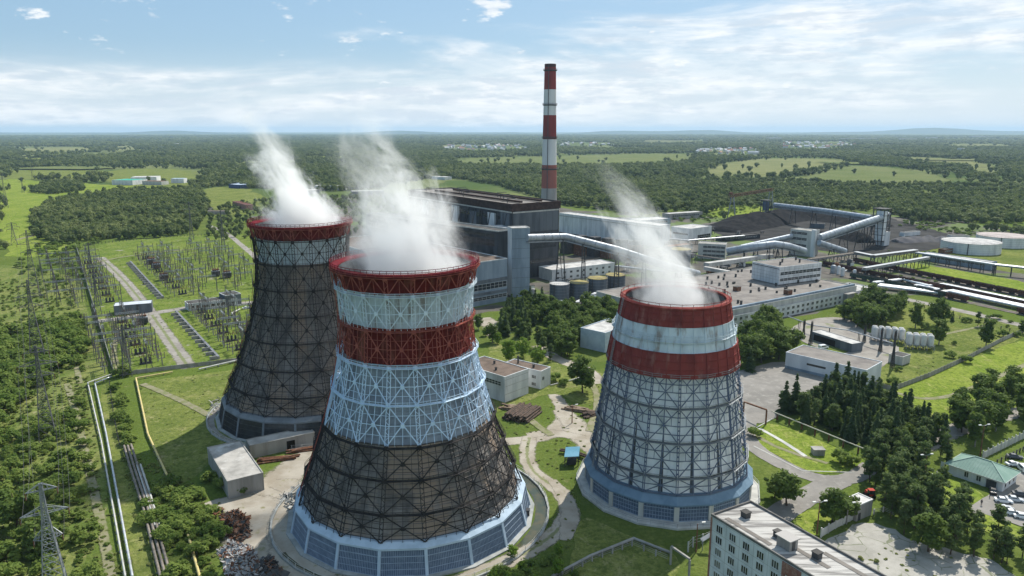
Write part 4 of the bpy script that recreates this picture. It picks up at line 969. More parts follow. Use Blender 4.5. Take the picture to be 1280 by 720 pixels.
head_tower('tall framed coal head tower with a white clad shaft', (1101, 308), 262, 10, white_wall)
head_tower('squat dark head house at the far left end of the conveyor bridge', (957, 275), 251, 8, M('navy_sheet', (.09, .12, .17), (.06, .08, .12), .2), False)
# gantry crane
g0, g1 = G(914, 274), G(962, 264); hC = HZ(g0.y, 246)
root = thing('gantry_crane', 'rusty gantry crane on splayed pale legs beyond the coal heap', 'crane', (g0 + g1) / 2); d = (g1 - g0).normalized(); q = Vector((-d.y, d.x, 0))
for g in (g0, g1):
    mb = MB()
    for s in (-1, 1): mb.beam(g + q * 5 * s, g + q * 1.2 * s + Z * hC, .9)
    mb.beam(g - q * 6, g + q * 6, 1, 1); mb.beam(g - q * 3 + Z * hC * .5, g + q * 3 + Z * hC * .5, .5); part('leg', mb, steel, root)
mb = MB(); a, b2 = g0 - d * 9 + Z * hC, g1 + d * 6 + Z * (hC + .2); L = (b2 - a).length
for s in (-1.4, 1.4):
    for zz in (0, 2.6): mb.beam(a + q * s + Z * zz, b2 + q * s + Z * zz, .4)
    for i in range(int(L / 2.6)): c = a.lerp(b2, i * 2.6 / L) + q * s; mb.beam(c + Z * (0 if i % 2 else 2.6), c + d * 2.6 + Z * (2.6 if i % 2 else 0), .25)
part('girder', mb, rust, root); mb = MB(); mb.obox(a + d * 2 - q * 1.5 + Z * 2.9, d * 4, q * 3, Z * 2.5); part('trolley', mb, rust, root)
mb = MB(); mb.obox(g0 + q * 1.4 + Z * (hC - 3.2), d * 2.2, q * 2, Z * 2.6); part('cab', mb, steel_d, root)

# ---------------------------------------------------------------- pipe racks, railway
def rack(label, pts, w=3.2, n=6, h=None, pipes=3, mat=None, roofed=False):
    root = thing('pipe_rack', label, 'pipe rack', (pts[0].x, pts[0].y, 0)); mb = MB(); mp = MB()
    for a, b in zip(pts[:-1], pts[1:]):
        mb.beam(a, b, w, .35)
        d = (b - a).normalized(); q = Vector((-d.y, d.x, 0))
        for i in range(pipes): o = q * (w * (.5 * (i + .5) / pipes * 2 - .5)); mp.tube([a + o + Z * .6, b + o + Z * .6], w / pipes * .36, 8)
        if roofed: mb.beam(a + Z * 1.6, b + Z * 1.6, w * 1.05, .2)
        q_ = max(1, int((b - a).length / 9)); 
        for i in range(q_ + 1):
            c = a.lerp(b, i / q_); mt = MB()
            for s in (-.42, .42): mt.beam(Vector((c.x, c.y, 0)) + q * w * s, c + q * w * s, .4)
            mt.beam(c - q * w * .6 - Z * .4, c + q * w * .6 - Z * .4, .4)
            if c.z > 4: mt.beam(Vector((c.x, c.y, .5)) - q * w * .42, c + q * w * .42, .22)
            part('trestle', mt, steel_d, root)
    part('deck', mb, steel, root); part('pipes', mp, mat or lagging, root)
rack('elevated pipe rack running right from the workshop towards the trains', [P3((1010, 334), 325), P3((1067, 325), 317)], 4)
rack('roofed rack stepping up behind the wagons', [P3((1068, 327), 317), P3((1090, 331), 321.5), P3((1144, 323), 314.5)], 4, roofed=True)
rack('long rack crossing above the grass before the oil tanks', [P3((1145, 325), 316.5), P3((1242, 343), 331.5), P3((1330, 352), 341)], 4, mat=silver)
rack('short white decked rack standing over the wagons', [P3((1079, 346), 337.5), P3((1159, 333), 323.5)], 3.2, mat=concrete_l, roofed=True)
def along(pts, s):
    for a, b in zip(pts[:-1], pts[1:]):
        L = (b - a).length
        if s <= L: return a + (b - a) * (s / L), (b - a).normalized()
        s -= L
    return pts[-1], (pts[-1] - pts[-2]).normalized()
def make_wagon():
    root = thing('freight_wagon', 'wagon', 'railway wagon'); L, w = 12.6, 3.1
    mb = MB(); mb.box(0, 0, 1.15, L, w, .2); mb.box(0, -w / 2 + .06, 1.35, L, .12, 2.1); mb.box(0, w / 2 - .06, 1.35, L, .12, 2.1); mb.box(-L / 2 + .06, 0, 1.352, .12, w - .25, 2.1); mb.box(L / 2 - .06, 0, 1.352, .12, w - .25, 2.1)
    for i in range(9):
        for s in (-1, 1): mb.box(-L / 2 + .3 + i * (L - .6) / 8, s * (w / 2 + .05), 1.3, .22, .1, 2.2)
    part('body', mb, steel_d, root); mb = MB(); vs = []; K = 14
    for i in range(K + 1):
        for j in range(5): vs.append((-L / 2 + .2 + (L - .4) * i / K, -1.4 + 2.8 * j / 4, 2.9 + (.5 if 0 < i < K and 0 < j < 4 else 0) + rng.uniform(-.15, .15)))
    mb.add(vs, [(i * 5 + j, (i + 1) * 5 + j, (i + 1) * 5 + j + 1, i * 5 + j + 1) for i in range(K) for j in range(4)]); part('coal_load', mb, coal, root)
    for x in (-4.1, 4.1):
        mb = MB(); mb.box(x, 0, .55, 2.6, 2.0, .5)
        for wx in (-.9, .9):
            for s in (-1, 1): mb.tube([(x + wx, s * .72, .5), (x + wx, s * .85, .5)], .48, 14)
        part('bogie', mb, steel_d, root)
    return root
wag_mats = [M('wagon_brown', (.085, .04, .032), (.055, .032, .028), 1, local=True), M('wagon_red', (.13, .055, .042), (.085, .042, .034), 1, local=True), M('wagon_green', (.035, .06, .05), (.05, .07, .06), 1, local=True)]
wag = make_wagon(); used = False
TR = [('on the upper track beside the grass', [(1040, 322), (1110, 337), (1170, 349), (1230, 361), (1330, 381)], 0), ('on the middle track between the racks and the silver pipes', [(1020, 330), (1100, 347), (1180, 363), (1260, 380), (1340, 398)], 1),
      ('on the lower track just above the silver pipes', [(1030, 341), (1100, 354.5), (1180, 372), (1260, 389), (1340, 407)], 2)]
wdata = {}
for nm, pl, k in TR:
    P = [G(*p) for p in pl]
    strip('railway_ballast', [(p.x, p.y) for p in P], 5.5, ballast, metric=True, smooth=False)
    mb = MB()
    for a, b in zip(P[:-1], P[1:]):
        d = (b - a).normalized(); q = Vector((-d.y, d.x, 0))
        for s in (-.76, .76): mb.beam(a + q * s + Z * .2, b + q * s + Z * .2, .12, .16)
        n = int((b - a).length / 1.6)
        for i in range(n): c = a.lerp(b, i / n) + Z * .1; mb.beam(c - q * 1.3, c + q * 1.3, .25, .14, mi=1)
    struct('railway_track', mb, [rust, wood])
    tot = sum((b - a).length for a, b in zip(P[:-1], P[1:])); s = 14 if k else 30
    while s < tot - 10:
        c, d = along(P, s); sgn = 14.0
        if not (k == 2 and rng.random() < .25):
            mi = rng.choice((0, 0, 1)) if k != 2 else rng.choice((1, 2, 2))
            o = place(wag, used, (c.x, c.y, .12), math.atan2(d.y, d.x), ['dark brown', 'rusty red', 'dark green'][mi] + ' open coal wagon ' + nm, 'coal wagons ' + nm + ', ' + ['brown', 'red', 'green'][mi]); used = True
            for ch in o.children:
                if ch.name.startswith('body'):
                    if mi not in wdata: wdata[mi] = ch.data.copy(); wdata[mi].materials[0] = wag_mats[mi]
                    ch.data = wdata[mi]
        s += sgn
# silver pipes
def pipeline(name, label, pts, r, mat, n=1, gap=1.0, z=1.2, sup=8, smat=None, group=None, cat='pipeline', loops=False):
    root = thing(name, label, cat, (pts[0].x, pts[0].y, 0), group); mb = MB(); ms = MB()
    for i in range(n):
        o = (i - (n - 1) / 2) * gap; L = []
        for k, p in enumerate(pts):
            d = (pts[min(k + 1, len(pts) - 1)] - pts[max(k - 1, 0)]); d.z = 0; d.normalize(); q = Vector((-d.y, d.x, 0)); L.append(Vector((p.x, p.y, z)) + q * o)
        for a, b in zip(L[:-1], L[1:]): mb.tube([a, b], r, 8)
        for p in L[1:-1]: mb.lathe([(r * 1.05 * math.sin(t), p.z - r * 1.05 * math.cos(t)) for t in np.linspace(.02, 3.12, 6)], 8, (p.x, p.y))
    part('pipe_run' if n > 1 else 'pipe', mb, mat, root)
    for a, b in zip(pts[:-1], pts[1:]):
        k = max(1, int((b - a).length / sup)); d = (b - a); d.z = 0; d.normalize(); q = Vector((-d.y, d.x, 0))
        for i in range(k):
            c = a.lerp(b, (i + .5) / k); w = (n - 1) * gap / 2 + r + .2
            ms = MB(); ms.beam(Vector((c.x, c.y, 0)) - q * w * .6, Vector((c.x, c.y, z - r)) - q * w * .6, .22); ms.beam(Vector((c.x, c.y, 0)) + q * w * .6, Vector((c.x, c.y, z - r)) + q * w * .6, .22)
            ms.beam(Vector((c.x, c.y, z - r - .1)) - q * w, Vector((c.x, c.y, z - r - .1)) + q * w, .2)
            if z > .6: part('support', ms, smat or concrete, root)
    return root
pipeline('pipeline', 'upper pair of silver heating pipes below the trains', [G(*p) for p in ((1092, 357), (1128, 352.5), (1160, 361), (1178, 359), (1340, 393))], .75, silver, 2, 2.0, 2.0)
pipeline('pipeline', 'broad bundle of silver heating pipes along the gravel path', [G(*p) for p in ((1098, 360.5), (1175, 370), (1188, 368), (1340, 401))], .75, silver, 4, 1.9, 2.2)
pipeline('pipeline', 'silver pipe loop stepping between the two bundles', [G(*p) for p in ((1130, 364), (1146, 359), (1172, 364), (1158, 367))], .6, silver, 2, 1.6, 1.4)
for i, c in enumerate(((1048, 343), (1053, 345))):
    g = G(*c); mb = MB(); mb.tube([g, g + Z * 5], 1.3, 12); mb.lathe([(1.3 * math.cos(t), 5 + 1.3 * math.sin(t)) for t in np.linspace(0, 1.5, 5)], 12, (g.x, g.y)); mb.tube([g + Z * 3.5, g + V * 4 + Z * 3.5], .5, 8)
    solo('filter_vessel', mb, white_wall, 'small white domed vessel by the railway, ' + ('left' if i == 0 else 'right') + ' one of the pair', 'vessel')

# small plant crowding the yard among the conveyors
ry = random.Random(21)
for i in range(46):
    x, y = ry.choice(((ry.uniform(780, 870), ry.uniform(296, 345)), (ry.uniform(880, 980), ry.uniform(328, 346)), (ry.uniform(1030, 1075), ry.uniform(322, 345)), (ry.uniform(830, 960), ry.uniform(286, 300)), (ry.uniform(640, 760), ry.uniform(352, 376))))
    g = G(x, y); k = i % 4; mb = MB(); s = ry.uniform(1.6, 4)
    if k == 0: mb.obox(g, V * s * 1.6, U * s, Z * s); mb.obox(g - V * .2 - U * .2 + Z * (s + .002), V * (s * 1.6 + .4), U * (s + .4), Z * .2, 1); lb_, nm, ct = 'small flat roofed kiosk in the crowded yard around the conveyors', 'kiosk', 'kiosk'
    elif k == 1: r = s * .6; mb.lathe([(r, 0), (r, s * 1.5), (r * .6, s * 1.75), (.05, s * 1.8)], 14, (g.x, g.y)); mb.beam(g + V * r, g + V * r + Z * s * 1.6, .2, mi=1); lb_, nm, ct = 'small upright steel vessel in the crowded yard around the conveyors', 'vessel', 'vessel'
    elif k == 2: mb.tube([g + Z * 2, g + V * s * 2.4 + Z * 2], s * .32, 12); mb.beam(g + V * .6, g + V * .6 + Z * 2, .5, mi=1); mb.beam(g + V * s * 2, g + V * s * 2 + Z * 2, .5, mi=1); lb_, nm, ct = 'small lying steel vessel in the crowded yard around the conveyors', 'vessel', 'vessel'
    else: [mb.beam(g + V * a * 4 + U * b * 3, g + V * a * 4 + U * b * 3 + Z * (4 + s), .3, mi=1) for a in (0, 1) for b in (0, 1)]; [mb.obox(g - V * .3 - U * .3 + Z * (z + s), V * 4.6, U * 3.6, Z * .3, 1) for z in (1, 3.6)]; mb.obox(g + V * .5 + U * .4 + Z * (s + 1.302), V * 2.6, U * 2, Z * 1.8); lb_, nm, ct = 'open steel platform frame in the crowded yard around the conveyors', 'platform', 'platform'
    solo(nm, mb, [ry.choice((concrete, steel, grey_wall, rust, white_wall, steel_d)), steel_d], lb_, ct, ct + 's in the conveyor yard, ' + nm + str(k) if False else {0: 'kiosks', 1: 'upright vessels', 2: 'lying vessels', 3: 'platform frames'}[k] + ' in the crowded conveyor yard')
for i, pl in enumerate((((782, 298), (860, 306), (930, 300)), ((790, 330), (850, 322), (905, 330)), ((700, 345), (770, 338), (830, 345)), ((940, 348), (985, 336), (1030, 330)), ((655, 378), (720, 384), (745, 372)))):
    rack('low pipe rack threading the crowded yard, ' + ('behind the long whitish hall', 'past the squat ochre tank', 'in front of the white annexe', 'along the back of the workshop', 'below the row of round tanks')[i], [P3(p, p[1] - 5) for p in pl], 2.4, mat=(silver, lagging)[i % 2])

# ---------------------------------------------------------------- substation
def make_portal():
    root = thing('bus_gantry', 'gantry', 'gantry'); w, h = 11, 10
    for x in (-w / 2, w / 2):
        mb = MB()
        for s in (-1, 1): mb.beam((x, s * 1.1, 0), (x, s * .15, h + 2.5), .26)
        for z in (2, 4, 6, 8): k = 1.1 - .95 * z / (h + 2.5); mb.beam((x, -k, z), (x, k, z), .15)
        part('leg', mb, M('grey_post', (.17, .165, .155), (.11, .105, .10), 1, local=True), root)
    mb = MB()
    for y in (-.3, .3):
        for z in (h, h + .7): mb.beam((-w / 2, y, z), (w / 2, y, z), .14)
    for i in range(10): x = -w / 2 + w * i / 10; mb.beam((x, -.3, h), (x + w / 10, -.3, h + .7), .1); mb.beam((x, .3, h + .7), (x + w / 10, .3, h), .1)
    part('crossbeam', mb, steel, root); mb = MB()
    for x in (-3.4, 0, 3.4):
        for i in range(6): mb.lathe([(.04, h - .2 - i * .28), (.2, h - .3 - i * .28), (.04, h - .38 - i * .28)], 6, (x, 0))
    part('insulator_string', mb, rust, root); return root
def make_post():
    root = thing('insulator_post', 'post', 'insulator'); mb = MB(); mb.beam((0, 0, 0), (0, 0, 3.2), .4); mb.beam((-1.4, 0, 3.2), (1.4, 0, 3.2), .3); part('stand', mb, concrete, root); mb = MB()
    for x in (-1.2, 0, 1.2):
        for i in range(5): mb.lathe([(.1, 3.3 + i * .4), (.26, 3.45 + i * .4), (.1, 3.6 + i * .4)], 7, (x, 0))
        mb.beam((x, 0, 5.3), (x, 0, 5.7), .3)
    part('insulators', mb, M('porcelain', (.16, .10, .085), (.17, .15, .14), 1, local=True), root); return root
def make_breaker():
    root = thing('circuit_breaker', 'breaker', 'breaker'); mb = MB()
    for x in (-1.8, 0, 1.8):
        mb.lathe([(.0, .8), (.45, .85), (.55, 1.4), (.55, 2.4), (.4, 2.8), (0, 2.9)], 12, (x, 0))
    mb.box(0, 0, 0, 5, 1.4, .7); part('tanks', mb, steel_d, root); mb = MB()
    for x in (-1.8, 0, 1.8):
        for s in (-.4, .4): mb.tube([(x + s, 0, 3.1), (x + s * 1.9, 0, 4.9)], [.2, .12], 6)
    part('bushings', mb, rust, root); return root
ga, po, br = make_portal(), make_post(), make_breaker(); ug = up = ub_ = False
REG = [(-1, 'south of the grey sheds', 8, 108), (1, 'north of the grey sheds', 150, 330)]
for sgn, wh, a0, a1 in REG:
    for col, bs in (('left of the service road', (-14, -27, -40)), ('right of the service road', (26, 40, 62, 76))):
        far = wh.startswith('north')
        for b0 in bs:
            if not far and b0 < -30: continue
            if b0 > 50 and far is False: continue
            a = a0 + 4
            while a < a1:
                bb = b0 - (a * .03)
                place(ga, ug, uv(a, bb), GA + (0 if (int(a) // 20) % 2 else R(90)), 'thin concrete switchyard gantry ' + wh + ', ' + col, 'switchyard gantries ' + wh + ' ' + col); ug = True
                a += 15.5 if far else 12.5
        for b0 in (bs[0] + 5, bs[0] - 6, bs[1] - 4) + ((bs[2] - 5,) if len(bs) > 3 else ()):
            a = a0
            while a < a1:
                if rng.random() < .86:
                    place(po, up, uv(a, b0 - a * .03 + rng.uniform(-.6, .6)), GA, 'dark insulator post ' + wh + ', ' + col, 'insulator posts ' + wh + ' ' + col); up = True
                a += 11.5 if far else 6.5
        for b0 in (bs[0] - .5,):
            a = a0 + 6
            while a < a1:
                place(br, ub_, uv(a, b0 - a * .03), GA, 'squat grey circuit breaker ' + wh + ', ' + col, 'circuit breakers ' + wh + ' ' + col); ub_ = True
                a += 22 if far else 17
# cable wall rows beside the road
for a0, a1, lb_ in ((4, 108, 'south'), (150, 300, 'north')):
    p0, p1 = uv(a0, 13 - a0 * .03), uv(a1, 13 - a1 * .03); mb = MB(); d = (p1 - p0).normalized()
    mb.obox(p0, p1 - p0, V * 1.1, Z * .9); n = int((p1 - p0).length / 8)
    root = thing('cable_channel', 'raised bluish cable channel with stub walls beside the ' + lb_ + ' half of the service road', 'cable channel', p0)
    part('trough', mb, concrete, root)
    for i in range(n): c = p0.lerp(p1, i / n); mb = MB(); mb.obox(c - V * 3.2 + Z * .002, V * 3.1, d * .6, Z * 1.6); part('stub_wall', mb, concrete, root); mb = MB(); mb.obox(c + Z * .903, V * 1.0, d * ((p1 - p0).length / n - .15), Z * .35); part('cover', mb, M('cable_cover', (.20, .21, .23), (.15, .155, .17), .5), root)
sg = bld('grey_shed', 'grey sheet shed with a bright sloping roof inside the switchyard', (143, 394), (190.5, 390), 9, 5.2, grey_wall, M('zinc_roof', (.55, .58, .62), (.45, .48, .52), .3, rough=.4), parapet=.25); door(sg, 1, sg.L1 * .62, 1.2, 5)
rl = bld('relay_house', 'long low relay house beside the left cooling tower', (236, 389), (297, 381), 9, 4.2, white_wall, dark_roof, parapet=.3); win_grid(rl, 1, lin(1, rl.L1 - 1, 9), [1.2], 1.6, 1.6, 2)
r2 = bld('relay_annexe', 'taller dark roofed end of the relay house with raised side walls', (283, 383), (302, 380), 10, 6.5, grey_wall, dark_roof, parapet=.4, trim=white_wall)
def make_transformer():
    root = thing('transformer', 't', 'transformer'); mb = MB(); mb.box(0, 0, .6, 5.5, 3, 3.2); part('tank', mb, steel, root); mb = MB()
    for i in range(9): mb.box(-2.4 + i * .6, 2.2, .9, .3, 1.2, 2.6); mb.box(-2.4 + i * .6, -2.2, .9, .3, 1.2, 2.6)
    part('radiators', mb, steel_d, root); mb = MB()
    for x in (-1.6, 0, 1.6): mb.tube([(x, 0, 3.8), (x, .3, 6)], [.3, .14], 7)
    mb.tube([(-2.4, -1, 4.7), (2.2, -1, 4.7)], .55, 10); part('bushings', mb, rust, root); return root
tf = make_transformer(); ut = False
for p, lb_ in (((205, 350), 'midway up the road'), ((196, 336), 'halfway between road bend and wood'), ((270, 345), 'among the right-hand gantries'), ((178, 405), 'just below the grey sheet shed'), ((284, 347), 'nearest the left cooling tower'), ((190, 330), 'farthest up the service road')):
    place(tf, ut, G(*p), GA, 'dark finned transformer in the switchyard, ' + lb_); ut = True

# ---------------------------------------------------------------- lattice pylons and cables
def pylon(label, foot, top, w=5.5, arms=((.68, 4.2), (.80, 5.6), (.93, 3.6)), mat=None, ang=None):
    g = G(*foot); h = HZ(g.y, top); root = thing('lattice_pylon', label, 'pylon', g); ang = GA if ang is None else ang
    e, f = Vector((math.cos(ang), math.sin(ang), 0)), Vector((-math.sin(ang), math.cos(ang), 0)); mat = mat or steel
    wf = lambda t: max(.5, w * (1 - t / .72 * .78) if t < .72 else w * .22 * (1 - (t - .72) / .28 * .6))
    lv = [0]; 
    while lv[-1] < .98: lv.append(min(1, lv[-1] + max(.035, wf(lv[-1]) / h * .9)))
    mb = MB()
    def c(t, i): s = ((-1, -1), (1, -1), (1, 1), (-1, 1))[i % 4]; return g + e * s[0] * wf(t) / 2 + f * s[1] * wf(t) / 2 + Z * h * t
    for a, b in zip(lv[:-1], lv[1:]):
        for i in range(4):
            mb.beam(c(a, i), c(b, i), .19); mb.beam(c(a, i), c(b, i + 1), .1); mb.beam(c(a, i + 1), c(b, i), .1); mb.beam(c(b, i), c(b, i + 1), .12)
    part('mast', mb, mat, root); tips = []
    for t, L in arms:
        mb = MB(); z = Z * h * t
        for s in (-1, 1):
            tip = g + e * s * L + z; k = wf(t) / 2
            for sf in (-1, 1): mb.beam(g + e * s * k + f * sf * k + z, tip, .14); mb.beam(g + e * s * k + f * sf * k + z + Z * 1.5, tip, .12)
            for q in (.35, .7):
                for sf in (-1, 1): mb.beam((g + e * s * k + f * sf * k + z).lerp(tip, q), (g + e * s * k + f * sf * k + z + Z * 1.5).lerp(tip, q * .8), .1)
                mb.beam((g + e * s * k + f * k + z).lerp(tip, q), (g + e * s * k - f * k + z).lerp(tip, q), .1)
            tips.append(tip - Z * 1.6)
        part('cross_arm', mb, mat, root)
    for tp in tips: mb = MB(); mb.tube([tp + Z * 1.6, tp], .12, 5); part('insulator', mb, rust, root)
    return tips
darkp = M('pylon_grey', (.14, .145, .15), (.10, .10, .105), .6)
py = {}
py[1] = pylon('pale lattice pylon with three cross arms at the lower left corner', (70, 740), 603, 5.0, ((.51, 2.7), (.73, 4.5), (.93, 2.9)))
py[2] = pylon('lattice pylon second from the lower left, standing in bushes', (60, 548), 432, 5, mat=darkp)
py[3] = pylon('tall dark pylon in the scrub left of the bent fence', (48, 452), 350, 6, mat=darkp)
py[4] = pylon('dark pylon at the edge of the scrub, farther than the tall one', (44, 372), 288, 6, mat=darkp)
pylon('pylon alone on the bright meadow at the left edge', (8, 260), 216, 5, mat=darkp); pylon('small pylon by the round copse', (29, 241), 221, 4, mat=darkp)
pylon('pylon on the meadow below the round copse', (18, 306), 278, 5, mat=darkp); pylon('distant pylon at the far forest edge left of the copse', (41, 225), 208, 4, mat=darkp)
pylon('slim pylon inside the switchyard near the bent fence', (159, 470), 408, 3.6, mat=darkp); pylon('slim pylon inside the switchyard behind the grey shed', (123, 394), 340, 3.6, mat=darkp)
pylon('slim pylon at the back edge of the switchyard', (115, 345), 304, 3.4, mat=darkp); pylon('slim pylon where the switchyard meets the wood', (240, 300), 252, 3.4, mat=darkp); pylon('slim pylon by the path at the switchyard back', (280, 318), 262, 3.4, mat=darkp)
cab = M('cable', (.12, .12, .13))
for i, j in ((1, 2), (2, 3), (3, 4)):
    for a, b in zip(py[i], py[j]):
        L = [a.lerp(b, t / 16) - Z * 9 * 4 * (t / 16) * (1 - t / 16) for t in range(17)]; mb = MB(); mb.tube(L, .03, 4, False)
        solo('power_cable', mb, cab, 'sagging power cable strung between the dark pylons along the left scrub', 'cable', 'power cables along the left scrub')

# ---------------------------------------------------------------- left-hand pipelines, fences
def fence(label, pts, h=1.8, mat=None, gap=3.0, panel=True, name='fence', post=None, cap=0, metric=False, mat2=None):
    P = [Vector((p[0], p[1], 0)) if metric else G(*p) for p in pts]; root = thing(name, label, 'fence', P[0]); mp = MB(); NP = []
    for a, b in zip(P[:-1], P[1:]):
        d = (b - a).normalized(); q = Vector((-d.y, d.x, 0)); n = max(1, int((b - a).length / gap))
        for i in range(n):
            c0, c1 = a.lerp(b, i / n), a.lerp(b, (i + 1) / n)
            mq = MB(); mq.obox(c0 - d * .15 - q * .15, d * .3, q * .3, Z * (h + .15 + cap)); NP.append(mq)
            if panel: mp.obox(c0 + d * .16 - q * .05 + Z * .1, (c1 - c0) - d * .32, q * .1, Z * (h - .1))
            else:
                for z in (.4, .7, 1.0): mp.obox(c0 + d * .16 - q * .03 + Z * h * z, (c1 - c0) - d * .32, q * .05, Z * .06)
    part('panels' if panel else 'rails', mp, mat or concrete, root); far_ = NP[100:]
    for mq in NP[:100]: part('post', mq, mat2 or mat or concrete, root)
    if far_:
        mq = MB()
        for o in far_: mq.add(o.v, o.f)
        part('far_posts', mq, mat2 or mat or concrete, root)['kind'] = 'stuff'
    return root
fence('pale concrete fence bending round the left side of the switchyard', [(95, 308), (104, 340), (128, 420), (143, 469)], 2.2, concrete_l)
fence('concrete fence along the near edge of the switchyard', [(150, 470), (215, 462), (300, 452), (330, 446)], 1.8, concrete)
fence('thin dark fence along the back of the switchyard', [(95, 308), (200, 297), (310, 292)], 1.8, steel_d, panel=False)
pipeline('pipeline', 'pale pipe running straight down from the bent fence, outer one of the pair', [G(*p) for p in ((143, 469), (110, 481), (127, 555), (157, 725))], .24, concrete_l, 1, 1, .9, 5)
pipeline('pipeline', 'silver pipe running down beside the mown strip, inner one of the pair', [G(*p) for p in ((140, 473), (119, 481.5), (133, 545), (166, 725))], .28, silver, 1, 1, .9, 5)
pipeline('pipeline', 'yellow gas pipe slanting past the long shadow', [G(*p) for p in ((216, 467), (170, 475), (185, 545), (214, 608), (232, 660), (250, 725))], .34, yellow, 1, 1, .8, 6)
pipeline('pipeline', 'rack of brown lagged pipes at the right of the mown strip', [G(*p) for p in ((160, 561), (168, 588), (185, 640), (207, 725))], .34, lagging, 3, 1.0, 1.3, 5)
pipeline('pipeline', 'short pair of pale pipes ending among the bushes', [G(*p) for p in ((174, 586), (185, 620), (197, 662))], .3, concrete_l, 2, .9, 1.3, 5)
pipeline('pipeline', 'pale pipe bent round the relay house grounds', [G(*p) for p in ((300, 388), (290, 393), (300, 408), (330, 412))], .4, concrete_l, 1, 1, .8, 5)
pipeline('pipeline', 'pale pipe lying along the near switchyard fence', [G(*p) for p in ((249, 464), (296, 453), (330, 447))], .4, concrete_l, 1, 1, .9, 5)
fence('short dark hedge-like post fence beside the lagged pipes', [(137, 480), (142, 520), (150, 560)], 1.5, steel_d, panel=False)
# concrete L-shaped store
s1 = bld('concrete_store', 'square windowless concrete store with stained flat roof beside the left tower', (284, 601.5), (329, 590.5), ulen((284, 601.5), (264, 558), 5.4), 5.4, concrete, M('stained_roof', (.42, .40, .37), (.27, .26, .24), .18, c3=(.5, .49, .47), s3=.3), at=5.4, parapet=.35)
s2 = bld('concrete_store', 'long narrow concrete store with an open doorway joined to the square one', (312, 557), (393, 540), 5.5, 4.4, concrete, MC['stained_roof'], at=4.4, parapet=.3); door(s2, 1, s2.L1 * .62, 2.6, 3.2, M('opening_shade', (.02, .018, .016)))  # no door leaf: near-black panel paints the shade inside the open doorway
def pile(name, label, foot, n, L, ang, r, mat, rows=3, spread=.6, cat='pile', each='pipe'):
    g = G(*foot); d = Vector((math.cos(ang), math.sin(ang), 0)); q = Vector((-d.y, d.x, 0)); root = thing(name, label, cat, g)
    k = 0; per = n
    for row in range(rows):
        for i in range(per - row):
            a = ang + rng.uniform(-.06, .06) * spread; dd = Vector((math.cos(a), math.sin(a), 0)); ll = L * rng.uniform(.75, 1.05)
            c = g + q * ((i + row * .5 - per / 2) * r * 2.05) + Z * (r + row * r * 1.75) + dd * rng.uniform(-.6, .6) * spread; mb = MB()
            if mat is wood: mb.beam(c - dd * ll / 2, c + dd * ll / 2, r * 1.7)
            else: mb.tube([c - dd * ll / 2, c + dd * ll / 2], r, 8)
            part(each, mb, mat, root)
pile('pipe_stack', 'heap of long dark pipes stacked by the track fork', (652, 519), 12, 14, R(62), .42, logs_m, 3)
pile('timber_stack', 'pale timber strewn beside the dark pipe heap', (640, 511), 7, 8, R(-30), .3, wood, 2, 5, each='plank')
pile('timber_stack', 'stack of grey planks under the lone round tree', (724, 513), 6, 9, R(-25), .3, wood, 2, 4, each='plank')
pile('timber_stack', 'dark timber heap at the right of the grey planks', (738, 519), 5, 6, R(30), .35, logs_m, 2, 3, each='log')
pile('beam_stack', 'row of rusty beams along the narrow concrete store', (345, 575), 5, 12, R(18), .28, rust, 2, 2, each='beam'); pile('beam_stack', 'rusty beams against the right end of the narrow store', (380, 563), 4, 9, R(20), .28, rust, 2, 2, each='beam')
pile('beam_stack', 'small bundle of reddish beams in the scrub by the scrap', (263, 644), 5, 5, R(80), .25, rust, 1, 3, each='beam')
def scrap(label, poly, n, mats, smin, smax, seed, hgt):
    rr = random.Random(seed); P = [G(*p) for p in poly]; mb = MB(); cx = sum(p.x for p in P) / len(P); cy_ = sum(p.y for p in P) / len(P)
    for _ in range(n):
        i = rr.randrange(len(P)); a, b = P[i], P[(i + 1) % len(P)]; t, s = rr.random(), math.sqrt(rr.random()); e = a.lerp(b, t); c = Vector((cx, cy_, 0)).lerp(e, s)
        L = rr.uniform(smin, smax); hgt_ = hgt * (1 - s) + .15; d = Vector((rr.gauss(0, 1), rr.gauss(0, 1), rr.gauss(0, .35))).normalized() * L; p = c + Z * (rr.random() * hgt_ + .1 + abs(d.z) * .5)
        k = rr.random(); mi = rr.randrange(len(mats))
        if k < .6: mb.beam(p - d / 2, p + d / 2, rr.uniform(.08, .3), rr.uniform(.06, .4), mi=mi)
        else:
            x = d.cross(Vector((rr.gauss(0, 1), rr.gauss(0, 1), 2))).normalized() * L * rr.uniform(.3, .8); mb.add([p, p + d * .6, p + d * .6 + x, p + x * .9 + Z * rr.uniform(-.2, .4)], [(0, 1, 2, 3)], mi)
    return solo('scrap_heap', mb, mats, label, 'scrap heap', kind='stuff')
scr = [rust, steel_d, steel, M('scrap_pale', (.42, .41, .40), (.3, .29, .28), 1)]
scrap('rusty brown scrap heap between the dirt yard and the bushes', [(274, 646), (292, 638), (308, 646), (312, 670), (300, 680), (286, 672)], 700, [rust, rust, steel_d, logs_m], .5, 2.2, 1, 1.5)
scrap('pale jumbled metal scrap at the lower left of the dirt yard', [(272, 690), (290, 678), (312, 684), (330, 710), (330, 735), (290, 735)], 1100, [scr[3], steel, scr[3], rust], .35, 1.7, 2, 1.4)
scrap('dark tangled scrap in the shadow of the nearest tower', [(312, 706), (335, 698), (356, 716), (350, 735), (320, 735)], 260, [steel_d, rust, steel_d], .8, 2.6, 3, 1.2)
scrap('broken concrete lumps at the left foot of the left tower', [(262, 505), (276, 495), (288, 510), (284, 520), (268, 518)], 90, [concrete_l, concrete], .8, 2.4, 4, 1.0)
